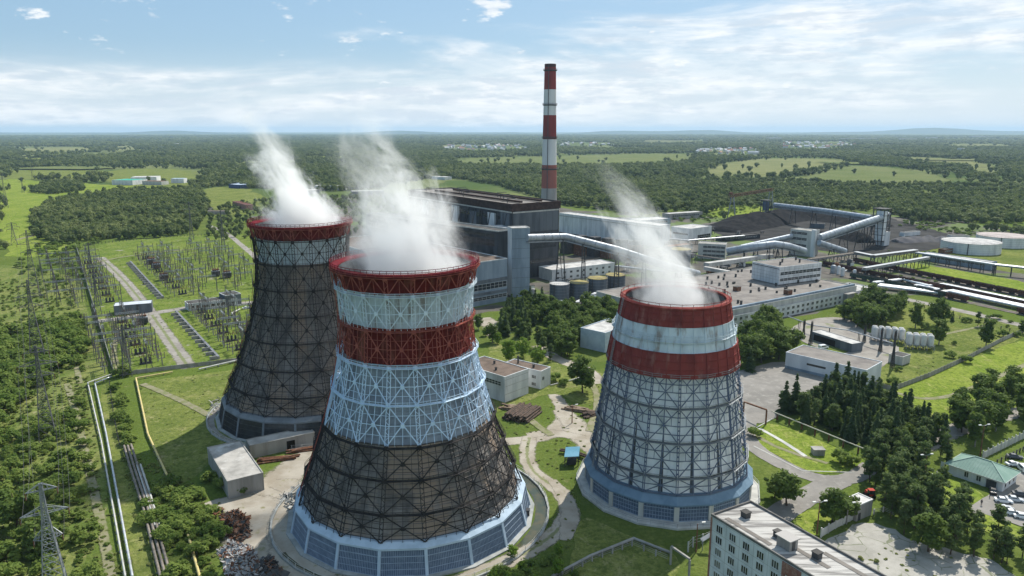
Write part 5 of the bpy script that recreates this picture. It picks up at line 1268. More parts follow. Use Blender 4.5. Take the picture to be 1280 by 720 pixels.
scrap('broken concrete slabs at the left foot of the nearest tower', [(352, 622), (372, 612), (380, 626), (362, 640)], 70, [concrete_l, concrete, scr[3]], .8, 2.6, 5, 1.0)

# ---------------------------------------------------------------- between the towers
w1 = bld('brick_office', 'larger pale two storey block with brown roof right of the nearest tower', (631, 503.5), (660.5, 492), 24, 8, white_wall, brown_roof, top=471, parapet=.4)
strip_win(w1, 2, .08, .92, w1.hh * .60, w1.hh * .76, 1.5); strip_win(w1, 2, .35, .85, w1.hh * .16, w1.hh * .34, 1.5, name='window_strip')
roof_boxes(w1, [(.3, .35, .6, .6, 1.2), (.7, .6, .6, .6, 1.2), (.3, .8, .6, .6, 1.2)], steel_d)
mb = MB(); P, d, n, L = face(w1, 1)
for z in (.3, .6, .85): mb.obox(P + n * .003 + Z * w1.hh * z, d * L, n * .04, Z * .1)
part('panel_joints', mb, concrete, w1.wall)
w2 = bld('brick_office', 'narrow pale two storey block with tall chimney pipes behind the larger one', (676, 487), (688, 481), 18, 7, white_wall, brown_roof, top=464, parapet=.4)
win_grid(w2, 2, lin(1.5, 16.5, 4), [1.0, 4.0], 2.0, 1.3, 3); win_grid(w2, 1, [1.6], [3.6], 1.4, 1.3, 2)
roof_boxes(w2, [(.4, .3, .7, .7, 1.3), (.5, .75, .5, .5, 3.2)], steel_d)
wc = bld('white_store', 'plain white windowless store beside the dark conifers left of the right tower', (756, 441), (790, 428), 14, 7, M('pale_blue_wall', (.5, .55, .6)), pale_roof, top=416)
cp = G(715, 579); root = thing('canopy_shed', 'blue roofed open shed on posts left of the right tower', 'shed', cp); a = Vector((.97, .1, 0)); b2 = Vector((.15, .95, 0))
mb = MB(); mb.obox(cp - a * 2.3 - b2 * 2.6 + Z * 3.2, a * 4.6, b2 * 5.4 + Z * .9, Z * .14); part('roof', mb, blue_roof, root)
for i in (-1, 1):
    for j in (-1, 1): mb = MB(); mb.beam(cp + a * 2.1 * i + b2 * (2.3 * j + .1), cp + a * 2.1 * i + b2 * (2.3 * j + .1) + Z * (3.3 + .4 * j + .35), .25); part('post', mb, steel_d, root)
mb = MB(); mb.obox(cp - a * 1.6 - b2 * 1.2, a * 3, b2 * 2.5, Z * 1.6); part('pump', mb, steel_d, root)
pipeline('pipeline', 'pipes running from the blue roofed shed into the right tower', [G(*p) for p in ((700, 566), (720, 569), (740, 577))], .35, logs_m, 2, 1, 1, 3)
pipeline('pipeline', 'thin pale kerb pipe behind the lone round tree', [G(*p) for p in ((688, 483), (712, 477), (736, 470))], .25, concrete_l, 1, 1, .5, 4)
def lamp(label, foot, top, arms=1, mat=None, heads=1, cat='lamp post', name='lamp_post'):
    g = G(*foot); h = HZ(g.y, top); root = thing(name, label, cat, g); mb = MB(); mb.tube([g, g + Z * h], [.2, .11], 8); part('pole', mb, mat or concrete, root)
    for s in ([0] if arms == 1 else [-1, 1]):
        mb = MB(); e = Vector((1, .2, 0)) * (s or 1); mb.beam(g + Z * (h - .1), g + Z * (h + .25) + e * 1.2, .12); part('arm', mb, steel, root)
        mb = MB(); mb.obox(g + Z * (h + .18) + e * 1.1 - Vector((.0, .22, 0)), e * .9, Vector((0, .44, 0)), Z * .22); part('lamp_head', mb, frame_w, root)
lamp('rusty pole standing on the dirt fork', (715, 529), 507, 1, rust)
lamp('dark pole in the shadow left of the long block', (870, 690), 655, 1, rust)
lamp('brown lamp post on the small lawn beside the long block', (1021, 668), 628, 2, rust)
lamp('tall brown lamp post among the dark trees left of the green roofed house', (1154, 605), 569, 2, rust)
lamp('lamp post rising behind the green roofed house', (1225, 570), 532, 2, rust)
lamp('thin lamp post at the right end of the long block lawn', (1058, 655), 630, 1)
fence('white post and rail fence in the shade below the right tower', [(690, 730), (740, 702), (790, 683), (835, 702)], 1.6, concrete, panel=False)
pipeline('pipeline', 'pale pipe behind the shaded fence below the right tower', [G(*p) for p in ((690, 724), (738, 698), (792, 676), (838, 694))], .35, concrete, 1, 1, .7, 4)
def portal(label, a, b, ha, hb, mat):
    A, B = G(*a), G(*b); za, zb = HZ(A.y, ha), HZ(B.y, hb); root = thing('pipe_portal', label, 'pipe portal', (A + B) / 2)
    for g, z in ((A, za), (B, zb)): mb = MB(); mb.beam(g, g + Z * z, .45); part('leg', mb, mat, root)
    mb = MB(); mb.beam(A + Z * (za + .2), B + Z * (zb + .2), .45); part('crossbeam', mb, mat, root)
portal('pale concrete portal in the shade left of the long block', (838, 706), (861, 722), 684, 700, concrete)  # darker concrete picked for the portal, its shade put into the colour
portal('rusty pipe portal spanning the road right of the right tower', (929, 518), (957, 531), 503, 513, rust)
fence('row of thick stone posts left of the long block', [(860, 690), (866, 684), (878, 680), (888, 676)], 2.6, concrete_l, 1.6, False)
mb = MB(); c = G(776, 637); mb.lathe([(1.3, 0), (1.3, .9), (1.2, 1), (0, 1.0)], 16, (c.x, c.y)); solo('manhole_drum', mb, steel_d, 'dark round drum on the apron of the right tower', 'drum')
mb = MB(); c = G(658, 645); mb.box(c.x, c.y, 0, 1.6, 1.2, 1.8); mb.box(c.x, c.y, 1.803, 1.9, 1.5, .15); mb.beam((c.x - .5, c.y - .65, .2), (c.x - .5, c.y - .65, 1.7), .2); solo('control_cabinet', mb, steel_d, 'dark control cabinet at the right foot of the nearest tower', 'cabinet')

# ---------------------------------------------------------------- long block at the bottom right
hb = 18.5
A0, B0, C0 = G(889.4, 642, hb), G(1017, 720, hb), G(937.8, 625, hb)
lenb = 62
blk = bld('office_block', 'long six storey pale block with streaked flat roof at the bottom right', (889.4, 642), (1017, 720), (C0 - A0).length, hb, M('block_wall', (.66, .67, .68), (.52, .54, .55), .5, stretch=(1, 1, .3), c3=(.33, .34, .35), s3=.12, lo3=.55, hi3=.8),
          M('streaked_roof', (.46, .445, .42), (.21, .20, .19), .55, stretch=(1, 1, 1), lo=.44, hi=.6, bump=.2), at=hb, parapet=.55, trim=M('block_trim', (.13, .125, .12), (.2, .19, .18), .4), length=lenb)
# the roof felt is laid in strips along the block
m = MC['streaked_roof']; t = m.node_tree
for n_ in t.nodes:
    if n_.type == 'MAPPING':
        n_.inputs['Rotation'].default_value = (0, 0, -math.atan2(blk.e1.y, blk.e1.x)); n_.inputs['Scale'].default_value = (.14, 1.6, 1)
xs = [2.6 + i * 3.75 for i in range(16)]; zs_ = [1.2 + i * 2.85 for i in range(6)]
win_grid(blk, 1, [x for i, x in enumerate(xs) if i != 5], zs_[:5] + [15.2], 1.75, 1.6, 3); win_grid(blk, 1, [xs[5]], [2.6, 5.45, 8.3, 11.1, 13.6], 1.75, 1.6, 3)
win_grid(blk, 2, [4.5, blk.L2 - 4], zs_, 1.6, 1.5, 3)
brick = M('red_brick', (.26, .12, .095), (.36, .22, .18), 1.2, c3=(.42, .36, .32), s3=.6)
mb = MB(); P, d, n, L = face(blk, 1); mb.obox(P + d * (xs[5] - 2.0) + n * .003 + Z * .5, d * .75, n * .25, Z * (hb - 1.2)); mb.obox(P + d * (xs[5] + 1.6) + n * .003 + Z * .5, d * .75, n * .25, Z * (hb - 1.2)); mb.obox(P + d * (xs[5] - 1.24) + n * .003 + Z * (hb - 3.2), d * 2.83, n * .12, Z * 2.5)
part('brick_strip', mb, brick, blk.root)
mb = MB(); mb.obox(P - d * .07 + n * .004 + Z * .3, d * .5, n * .06, Z * (hb - 1)); part('corner_strip', mb, brick, blk.root)
mb = MB()
for z in [2.85 * i for i in range(1, 7)]: mb.obox(P + n * .002 + Z * (z + .55), d * L, n * .012, Z * .05)
for x in xs: mb.obox(P + d * (x + 1.9) + n * .002, d * .05, n * .012, Z * (hb - .6))
part('panel_joints', mb, concrete, blk.wall)
def on_roof(px_, py_): g = G(px_, py_, hb - .38); return g
for i, (pxy, s, hh_) in enumerate((((932, 646), 1.5, 1.2), ((972, 670), 1.3, 1.1), ((1021, 697), 1.4, 1.2))):
    g = on_roof(*pxy); mb = MB(); mb.obox(g - blk.e1 * s / 2 - blk.e2 * s / 2, blk.e1 * s, blk.e2 * s, Z * hh_); mb.obox(g - blk.e1 * (s / 2 + .15) - blk.e2 * (s / 2 + .15) + Z * hh_, blk.e1 * (s + .3), blk.e2 * (s + .3), Z * .15, 1)
    part('vent_shaft', mb, [steel_d, dark_roof], blk.roof)
g = on_roof(983, 683); mb = MB(); mb.obox(g - blk.e1 * 1.5 - blk.e2 * 1.2, blk.e1 * 3.2, blk.e2 * 2.4, Z * 2.2); rhut = part('roof_hut', mb, concrete, blk.root); mb = MB(); mb.obox(g - blk.e1 * 1.8 - blk.e2 * 1.5 + Z * 2.203, blk.e1 * 3.8, blk.e2 * 3.0, Z * .18); part('roof_hut_cap', mb, M('hut_cap', (.40, .38, .36)), rhut)
mb = MB(); mb.obox(g + blk.e1 * 1.71 - blk.e2 * .5, blk.e1 * .05, blk.e2 * .9, Z * 1.9); part('roof_door', mb, steel_d, rhut)
mb = MB()
for k, (s, t_) in enumerate(((.04, .12), (.2, .4), (.35, .7), (.5, .3), (.62, .6))):
    mb.obox(blk.P + blk.e1 * (lenb * s) + blk.e2 * (blk.L2 * t_) + Z * (hb - .374), blk.e1 * rng.uniform(6, 14), blk.e2 * 1.1, Z * .02)
part('felt_patch', mb, M('felt_patch', (.17, .155, .14), (.22, .2, .18), .4), blk.roof)
ic = G(883, 688); mb = MB(); mb.beam(ic + Vector((-1, 0, 0)), ic + Vector((-1, 0, 3)), .15); mb.beam(ic + Vector((2, 1, 0)), ic + Vector((2, 1, 5)), .15); mb.obox(ic + Vector((-1.2, -.6, 2.6)), (3.4, 1, 1.6), (-.3, 1.4, 0), (0, 0, .12)); root = solo('entrance_stair', mb, steel, 'steel outside stair at the shaded end of the long block', 'stair')

# ---------------------------------------------------------------- guard hut, fences, green roofed house
gh = bld('guard_hut', 'small grey guard hut with pale flat roof by the cracked yard', (1070, 652), (1089, 643.5), 4.2, 3.0, concrete, M('hut_white_roof', (.6, .59, .57), (.5, .49, .47), .6), top=632, parapet=.3, trim=frame_w); door(gh, 1, 1.2, 1, 2.1)
fence('pale concrete picket fence between the long block lawn and the cracked yard', [(1026, 672), (1044, 661), (1062, 652), (1070, 648)], 2.2, concrete_l, 2.6, True, cap=.4)
fence('pale concrete fence left of the green roofed house', [(1146, 613), (1158, 606), (1170, 600), (1182, 592)], 2.2, concrete_l, 2.6, True, cap=.4)
fence('white pillared fence climbing right behind the green roofed house', [(1228, 574), (1246, 565), (1264, 556), (1300, 538)], 2.3, concrete_l, 2.4, True, cap=.5)
fence('dark rail fence around the car park', [(1246, 580), (1262, 572), (1310, 548)], 1.4, steel_d, 2.2, False)
fence('pale rail fence right of the guard hut', [(1092, 643), (1104, 640), (1118, 646)], 1.4, concrete_l, 2.2, False)
he = 3.3; EA, EB, EC = G(1181, 579, he), G(1256.7, 604, he), G(1276, 594, he); e1 = (EA - EB).normalized(); e2 = Vector((e1.y, -e1.x, 0)); e2 = e2 if e2.y > 0 else -e2
L1, L2 = (EA - EB).length, 11.5; base = Vector((EB.x, EB.y, 0)); root = thing('gatehouse', 'single storey white house with a green hipped roof beside the car park', 'house', base)
hs = Bld(); o = .7; hs.P = base + e1 * o + e2 * o; hs.e1, hs.e2, hs.L1, hs.L2, hs.root = e1, e2, L1 - 2 * o, L2 - 2 * o, root
mb = MB(); mb.obox(hs.P, e1 * hs.L1, e2 * hs.L2, Z * (he - .02)); part('wall', mb, white_wall, root)
rh = 2.7; p = [base, base + e1 * L1, base + e1 * L1 + e2 * L2, base + e2 * L2]; r0, r1 = base + e1 * L2 * .5 + e2 * L2 * .5 + Z * (he + rh), base + e1 * (L1 - L2 * .5) + e2 * L2 * .5 + Z * (he + rh)
p = [q + Z * he for q in p]; mb = MB(); mb.add(p + [r0, r1], [(0, 1, 5, 4), (1, 2, 5), (2, 3, 4, 5), (3, 0, 4), (3, 2, 1, 0)]); rf_ = part('roof', mb, green_roof, root)
mb = MB()
for q, r_ in ((p[0], r0), (p[1], r1), (p[2], r1), (p[3], r0), (r0, r1)): mb.beam(q + Z * .05, r_ + Z * .05, .3, .12)
for i in range(1, int(L1 / .8)):
    t = i * .8; a = p[0].lerp(p[1], t / L1); k = min(t, L1 - t, L2 / 2); mb.beam(a + Z * .03, a + e2 * k + Z * (rh * k / (L2 / 2) + .03), .07, .07)
part('roof_seams', mb, M('seam_green', (.28, .38, .33)), rf_); mb = MB()
for i in range(4): mb.beam(p[i] - Z * .12, p[(i + 1) % 4] - Z * .12, .12, .22)
part('gutter', mb, frame_w, root)
def dface(f):
    return (hs.P, e1, -e2, hs.L1) if f == 1 else (hs.P, e2, -e1, hs.L2)
mo = MB(); mb = MB()
P, d, n, L = dface(1)
for x in (6.2, 9.4, 14.0, 17.2, 20.0, 22.4): 
    if x < L - 1: mb.obox(P + d * (x - .55) + n * .004 + Z * 1.0, d * 1.1, n * .03, Z * 1.5); mo.obox(P + d * (x - .7) + n * .036 + Z * .9, d * 1.4, n * .08, Z * .1); mo.obox(P + d * (x - .05) + n * .036 + Z * 1.0, d * .1, n * .04, Z * 1.5)
P, d, n, L = dface(2)
for x in (2, 5, 8): mb.obox(P + d * (x - .5) + n * .004 + Z * 1.0, d * 1, n * .03, Z * 1.5); mo.obox(P + d * (x - .65) + n * .036 + Z * .9, d * 1.3, n * .08, Z * .1)
wn = part('window', mb, glass, root); part('sill', mo, frame_w, wn)
P, d, n, L = dface(1); mb = MB(); mb.obox(P + d * 1.6 + n * .005, d * 2.6, n * .06, Z * 2.5); part('door', mb, steel_d, root)
mb = MB()
for x in (.2, 4.6, 8, 12, 15.6): mb.obox(P + d * x + n * .004, d * .9, n * .18, Z * (he - .1))
part('pilasters', mb, frame_w, root)
# lawn hut, gas pipe, strip
gl = G(1022, 568); mb = MB(); mb.box(gl.x, gl.y, 0, 3.4, 2.6, 2.0); mb.box(gl.x, gl.y, 2.002, 3.8, 3, .15); mb.obox((gl.x - .5, gl.y - 1.36, .1), (1, 0, 0), (0, .05, 0), (0, 0, 1.6)); solo('valve_hut', mb, concrete, 'little grey valve hut on the kerbed lawn', 'hut')
pipeline('pipeline', 'pale gas pipe on thin posts along the upper edge of the kerbed lawn', [P for P in (G(964, 522), G(1010, 541), G(1082, 571))], .2, M('cream_pipe', (.55, .52, .42)), 1, 1, 2.4, 5, rust)
for k, (A_, B_) in enumerate((((942, 558), (1003, 589)), ((1003, 589), (1068, 591)), ((965, 524), (940, 538)))):
    a, b2 = G(*A_), G(*B_); mb = MB(); mb.beam(a + Z * .06, b2 + Z * .06, .35, .25); struct('kerb', mb, concrete_l)
# ---------------------------------------------------------------- yard with white shed and silos
wy = bld('long_shed', 'long white shed with a grey roof beside the parking square', (981, 460), (1081, 484), 16, 6, M('shed_white', (.62, .65, .68), (.48, .52, .56), .2, stretch=(1, 1, .3)), tar_roof, top=440, parapet=.35)
strip_win(wy, 1, .28, .52, wy.hh * .5, wy.hh * .62, 0); mb = MB(); P, d, n, L = face(wy, 1); mb.obox(P + n * .003, d * L, n * .04, Z * 1.2); part('plinth', mb, blue_wall, wy.root)
rs = bld('brick_shed', 'small reddish brick shed behind the long white shed', (1076, 472), (1097, 466), 9, 4.6, brick, tar_roof, length=8); roof_boxes(rs, [(.3, .3, .4, .4, 1.6), (.7, .6, .6, .6, 1.4)], steel_d)
dg = bld('garage', 'dark open fronted garage with light roof above the long white shed', (1012, 424), (1064, 441), 7, 4.2, grey_wall, pale_roof, parapet=.25); strip_win(dg, 1, .1, .62, .2, 3.2, 0, MC['opening_shade'], 'garage_shade_panel')  # open front: flat near-black panel, the shade inside put into its colour
ph = bld('pump_hut', 'grey block hut below the white silos', (1110, 453), (1122, 456), 7, 4.0, concrete_l, dark_roof, parapet=.25, length=6)
bld('kiosk', 'small white kiosk left of the dark garage', (994, 428), (1004, 424), 4, 3, white_wall, dark_roof, parapet=.2)
def silos(label, foot, n, rows):
    g = G(*foot); root = thing('silo_battery', label, 'silo', g); d = Vector((.95, -.31, 0)); q = Vector((.31, .95, 0)); r = 1.35
    for i in range(n):
        for j in range(rows):
            c = g + d * (i * 2.9) + q * (j * 2.9); mb = MB(); mb.lathe([(r, 2.2), (r, 6.6), (r * .8, 7.2), (.2, 7.5)], 18, (c.x, c.y), cap0=True); mb.lathe([(r, 2.2), (.3, 1.0)], 18, (c.x, c.y)); part('silo_drum', mb, M('silo_white', (.62, .61, .58), (.46, .45, .43), .6, stretch=(1, 1, .4)), root)
    mb = MB()
    for i in range(n + 1):
        for j in range(rows + 1): c = g + d * ((i - .5) * 2.9) + q * ((j - .5) * 2.9); mb.beam(c, c + Z * 3, .25)
    for j in range(rows + 1): a = g - d * 1.45 + q * ((j - .5) * 2.9); mb.beam(a + Z * 2.4, a + d * (n * 2.9) + Z * 2.4, .25)
    part('stand', mb, steel, root)
silos('longer battery of whitish silos in front of the dark trees', (1093, 427), 5, 2); silos('shorter battery of white silos beside a narrow tree', (1136, 436), 4, 2)
for i, (f, t_, lb_) in enumerate((((1004, 422), 402, 'left end of the dark garage'), ((1013, 430), 404, 'corner of the dark garage'), ((1100, 440), 412, 'front of the longer silo battery'), ((1115, 460), 415, 'near the grey block hut'), ((1080, 428), 410, 'track behind the dark garage'))):
    pylon('thin lattice mast at the ' + lb_, f, t_, 1.3, ((.97, .8),), steel_d)
pipeline('pipeline', 'thin pipe bridge over the yard from the workshop to the silos', [G(*p) for p in ((985, 406), (1013, 417), (1060, 424), (1115, 441))], .2, steel, 2, .7, 4.5, 9, steel_d)
fence('long grey fence cutting diagonally across the bright field', [(1083, 480), (1115, 489), (1160, 472), (1210, 449), (1250, 428), (1330, 392)], 2.0, concrete, 3)
fence('thin mesh fence at the right of the concrete yard', [(1095, 458), (1083, 480)], 1.6, steel, 2, False)
fence('long wire fence above the silos along the gravel path', [(1100, 368), (1190, 396), (1262, 414), (1330, 430)], 1.5, steel_d, 4, False)

# ---------------------------------------------------------------- cars, van, tractor, people
carbody = {k: M('car_' + k, c, rough=.3, spec=.5) for k, c in (('white', (.72, .73, .74)), ('silver', (.48, .50, .52)), ('black', (.02, .02, .022)), ('dark', (.06, .065, .075)))}
def make_car(L=4.4, w=1.75, h=1.45, van=False):
    root = thing('parked_car', 'car', 'car'); mb = MB()
    if van: sec = [(-L / 2, .45, 1.75), (-L / 2 + .15, .3, 1.95), (L / 2 - 1.5, .3, 1.95), (L / 2 - .8, .3, 1.1), (L / 2 - .1, .32, .95), (L / 2, .45, .7)]
    else: sec = [(-L / 2, .5, .85), (-L / 2 + .12, .3, .95), (-L / 2 + .8, .28, .98), (L / 2 - 1.2, .28, .93), (L / 2 - .25, .3, .78), (L / 2, .45, .62)]
    vs = []; fs = []
    for x, z0, z1 in sec: vs += [(x, -w / 2, z0), (x, -w / 2 - .0, (z0 + z1) / 2), (x, -w / 2 + .12, z1), (x, w / 2 - .12, z1), (x, w / 2, (z0 + z1) / 2), (x, w / 2, z0)]
    n = len(sec)
    for i in range(n - 1):
        for k in range(6): fs.append((i * 6 + k, (i + 1) * 6 + k, (i + 1) * 6 + (k + 1) % 6, i * 6 + (k + 1) % 6))
    fs += [tuple(range(6)), tuple(range((n - 1) * 6, n * 6))[::-1]]; mb.add(vs, fs)
    if not van:
        a = [(-L / 2 + .55, .95), (-L / 2 + 1.15, h), (L / 2 - 2.0, h), (L / 2 - 1.2, .93)]
        mb.add([(x, s * (w / 2 - .12 - (.14 if z > 1 else 0)), z) for s in (-1, 1) for x, z in a], [(0, 1, 2, 3), (7, 6, 5, 4), (1, 5, 6, 2)])
        part('body', mb, carbody['white'], root); mg = MB(); sh = .006
        for s in (-1, 1):
            mg.add([(x, s * (w / 2 - .12 - (.13 if z > 1 else 0) + sh), z) for x, z in ((-L / 2 + .85, 1.0), (-L / 2 + 1.2, h - .1), (L / 2 - 2.05, h - .1), (L / 2 - 1.5, 1.0))], [(0, 1, 2, 3)])
        mg.add([(a[3][0], -w / 2 + .16, .95), (a[3][0], w / 2 - .16, .95), (a[2][0], w / 2 - .3, h - .02), (a[2][0], -w / 2 + .3, h - .02)], [(0, 1, 2, 3)]); mg.add([(a[0][0], -w / 2 + .16, .96), (a[0][0], w / 2 - .16, .96), (a[1][0], w / 2 - .3, h - .02), (a[1][0], -w / 2 + .3, h - .02)], [(3, 2, 1, 0)])
    else:
        part('body', mb, carbody['white'], root); mg = MB()
        for s in (-1, 1): mg.obox((-L / 2 + .6, s * (w / 2 + .001) - (.02 if s < 0 else 0), 1.2), (L - 2.2, 0, 0), (0, .02, 0), (0, 0, .5))
        mg.add([(L / 2 - .82, -w / 2 + .16, 1.14), (L / 2 - .82, w / 2 - .16, 1.14), (L / 2 - 1.48, w / 2 - .16, 1.9), (L / 2 - 1.48, -w / 2 + .16, 1.9)], [(0, 1, 2, 3)])
    part('windows', mg, glass, root)
    for x in (-L / 2 + .8, L / 2 - .85):
        for s in (-1, 1): mb = MB(); mb.tube([(x, s * (w / 2 - .2), .32), (x, s * (w / 2 + .015), .32)], .32, 14, mi=0); mb.tube([(x, s * (w / 2 + .016), .32), (x, s * (w / 2 + .025), .32)], .17, 10, mi=1); part('wheel', mb, [M('tyre', (.02, .02, .02)), steel], root)
    for s in (-1, 1): mb = MB(); mb.box(L / 2 - .05, s * (w / 2 - .35), .6, .12, .36, .14); part('headlight', mb, frame_w, root)
    return root
def paint(o, k):
    for ch in o.children:
        if ch.name.startswith('body'): ch.data = ch.data.copy(); ch.data.materials[0] = carbody[k]
car, vanp = make_car(), make_car(4.8, 1.85, 1.95, True); uc = False
ca = math.atan2(-.32, .95)
for p, k, rz, lb_ in (((1266, 582), 'white', .1, 'white car parked alone just right of the green roof'), ((1268, 573), 'dark', ca, 'dark car parked beside the pillared fence'), ((1254, 628), 'white', ca, 'white car in the upper row nearest the house corner'), ((1268, 626.5), 'silver', ca, 'silver car second in the upper row of the car park'),
                    ((1276, 620), 'dark', ca, 'dark car behind the upper row at the picture edge'), ((1256, 638), 'silver', ca + .5, 'silver car at the left end of the lower row by the grass'), ((1265, 643.5), 'white', ca + .1, 'white car in the middle of the lower row by the grass'), ((1278, 648), 'white', ca, 'white car at the right end of the lower row by the grass'), ((1241, 616), 'black', R(60), 'black car tucked against the house entrance')):
    o = place(car, uc, G(*p) + Z * .07, rz, lb_); uc = True; paint(o, k)
o = place(vanp, False, G(1278, 588) + Z * .07, R(80), 'white minivan cut by the right edge in the car park'); 
o = place(vanp, True, G(1029, 436) + Z * .08, R(20), 'white van parked in the yard above the long white shed')
o = place(car, True, G(181, 355) + Z * .06, R(120), 'dark car on the switchyard service road'); paint(o, 'black')
o = place(car, True, G(308, 386) + Z * .06, GA, 'white car beside the relay house'); 
def tractor(p):
    g = G(*p); root = thing('tractor', 'red tractor parked behind the guard hut', 'tractor', g); mb = MB(); mb.box(g.x, g.y, .8, 1.1, 2.6, .8); mb.box(g.x, g.y + .9, .7, 1.5, .6, .5); part('bonnet', mb, M('tractor_red', (.4, .05, .03), rough=.4), root)
    mb = MB(); mb.box(g.x, g.y - .9, 1.5, 1.4, 1.3, 1.1); part('cab', mb, glass, root); mb = MB(); mb.box(g.x, g.y - .9, 2.602, 1.6, 1.5, .12); part('cab_roof', mb, MC['tractor_red'], root)
    for y, r in ((-.9, .8), (1.0, .45)):
        for s in (-1, 1): mb = MB(); mb.tube([(g.x + s * .7, g.y + y, r), (g.x + s * 1.05, g.y + y, r)], r, 16); part('wheel', mb, MC['tyre'], root)
tractor((1086, 621))
skin = M('skin', (.42, .27, .2)); cloth = M('dark_clothes', (.03, .032, .04)); hair = M('dark_hair', (.02, .015, .012))
def person(label, p, yaw, stride):
    g = G(*p); J = [(0, 0, .95), (0, 0, 1.2), (0, 0, 1.42), (0, .01, 1.52), (0, .02, 1.62), (0, .02, 1.74)]; rad = [.15, .14, .15, .06, .095, .085]; E = [(0, 1), (1, 2), (2, 3), (3, 4), (4, 5)]
    for s in (-1, 1):
        k = len(J); J += [(s * .2, 0, 1.42), (s * .26, -.03, 1.14), (s * .27, .06 * s, .9), (s * .27, .09 * s, .81)]; rad += [.06, .048, .036, .04]; E += [(2, k), (k, k + 1), (k + 1, k + 2), (k + 2, k + 3)]
        k = len(J); J += [(s * .1, 0, .88), (s * .11, stride * s * .5, .5), (s * .11, stride * s, .09), (s * .12, stride * s + .15, .05)]; rad += [.095, .07, .05, .045]; E += [(0, k), (k, k + 1), (k + 1, k + 2), (k + 2, k + 3)]
    me = bpy.data.meshes.new('person'); me.from_pydata(J, E, []); o = bpy.data.objects.new('person', me); COL.objects.link(o); o.location = g + Z * .07; o.rotation_euler = (0, 0, yaw)
    me.materials.append(cloth); md = o.modifiers.new('s', 'SKIN')
    for i, r_ in enumerate(rad): me.skin_vertices[0].data[i].radius = (r_, r_)
    me.skin_vertices[0].data[0].use_root = True; o.modifiers.new('d', 'SUBSURF').levels = 2; tag(o, label, 'person'); ORG[o.name] = Vector((0, 0, 0))
    for nm, q, r_, mt in (('face', (0, .03, 1.66), (.098, .105, .12), skin), ('hair', (0, .0, 1.71), (.11, .115, .1), hair)):
        mb = MB(); mb.lathe([(math.sin(t), -math.cos(t)) for t in np.linspace(.02, 3.12, 9)], 14); mb.v = [(q[0] + v[0] * r_[0], q[1] + v[1] * r_[1], q[2] + v[2] * r_[2]) for v in mb.v]
        if nm == 'face': mb.box(0, .14, 1.645, .03, .04, .04)
        h = part(nm, mb, mt, o)
person('person in dark clothes walking on the path below the house lawn', (1226.5, 632), R(150), .16); person('person in dark clothes standing by the house entrance', (1237, 622), R(60), .03)

# ---------------------------------------------------------------- trees
_t = (1 + 5 ** .5) / 2
ICO_V = np.array([(-1, _t, 0), (1, _t, 0), (-1, -_t, 0), (1, -_t, 0), (0, -1, _t), (0, 1, _t), (0, -1, -_t), (0, 1, -_t), (_t, 0, -1), (_t, 0, 1), (-_t, 0, -1), (-_t, 0, 1)]) / math.sqrt(1 + _t * _t)
ICO_F = [(0, 11, 5), (0, 5, 1), (0, 1, 7), (0, 7, 10), (0, 10, 11), (1, 5, 9), (5, 11, 4), (11, 10, 2), (10, 7, 6), (7, 1, 8), (3, 9, 4), (3, 4, 2), (3, 2, 6), (3, 6, 8), (3, 8, 9), (4, 9, 5), (2, 4, 11), (6, 2, 10), (8, 6, 7), (9, 8, 1)]
def quads(pos, nrm, size, asp, g):
    """leaf quads: arrays of centres, normals, sizes -> verts"""
    n = len(pos); nrm = nrm / (np.linalg.norm(nrm, axis=1, keepdims=True) + 1e-9)
    r = g.normal(size=(n, 3)); t = np.cross(nrm, r); t /= (np.linalg.norm(t, axis=1, keepdims=True) + 1e-9); b = np.cross(nrm, t)
    s = size[:, None] * .5; t = t * s; b = b * s * asp
    v = np.stack([pos - t - b * .6, pos + t * .7 - b, pos + t + b * .7, pos - t * .6 + b], 1).reshape(-1, 3); return v
class Crown:
    def __init__(s): s.v = []; s.f = []; s.n = 0; s.mi = []
    def quads(s, v, m=0):
        k = len(v) // 4; s.v.append(v); s.f += [(s.n + 4 * i, s.n + 4 * i + 1, s.n + 4 * i + 2, s.n + 4 * i + 3) for i in range(k)]; s.n += len(v); s.mi += [m] * k
    def raw(s, v, f, m=0):
        s.v.append(np.array(v, float)); s.f += [tuple(i + s.n for i in q) for q in f]; s.n += len(v); s.mi += [m] * len(f)
    def mesh(s, name, mats):
        me = bpy.data.meshes.new(name); me.from_pydata(np.concatenate(s.v).tolist(), [], s.f)
        for m in mats: me.materials.append(m)
        me.polygons.foreach_set('material_index', s.mi); me.update(); return me
def clump(C, c, r, n, size, g, squash=.8, core=.72, up=.25):
    d = g.normal(size=(n, 3)); d /= np.linalg.norm(d, axis=1, keepdims=True); d[:, 2] += up * .5
    p = c + d * (r * g.uniform(.7, 1.12, (n, 1))) * np.array((1, 1, squash)); C.quads(quads(p, d + g.normal(size=(n, 3)) * .55 + np.array((0, 0, up)), size * g.uniform(.6, 1.3, n), .8, g))
    if core: C.raw(c + ICO_V * r * core * np.array((1, 1, squash)) * g.uniform(.85, 1.15, (12, 1)), ICO_F)
def trunkbits(h, r, limbs, g, bend=.02):
    mb = MB(); p = [Vector((bend * h * math.sin(i * 1.3), bend * h * math.cos(i * .9 + 1), h * i / 5 - (.2 if i == 0 else 0))) for i in range(6)]
    mb.tube(p, [r * (1.25 if i == 0 else 1 - .15 * i) for i in range(6)], 7)
    for c, rr in limbs:
        a = p[2].lerp(p[4], g.random()); e = Vector(c); mb.tube([a, a.lerp(e, .5) + Vector((0, 0, -.03 * h)), e], [r * .42, r * .28, r * .1], 5)
    return mb
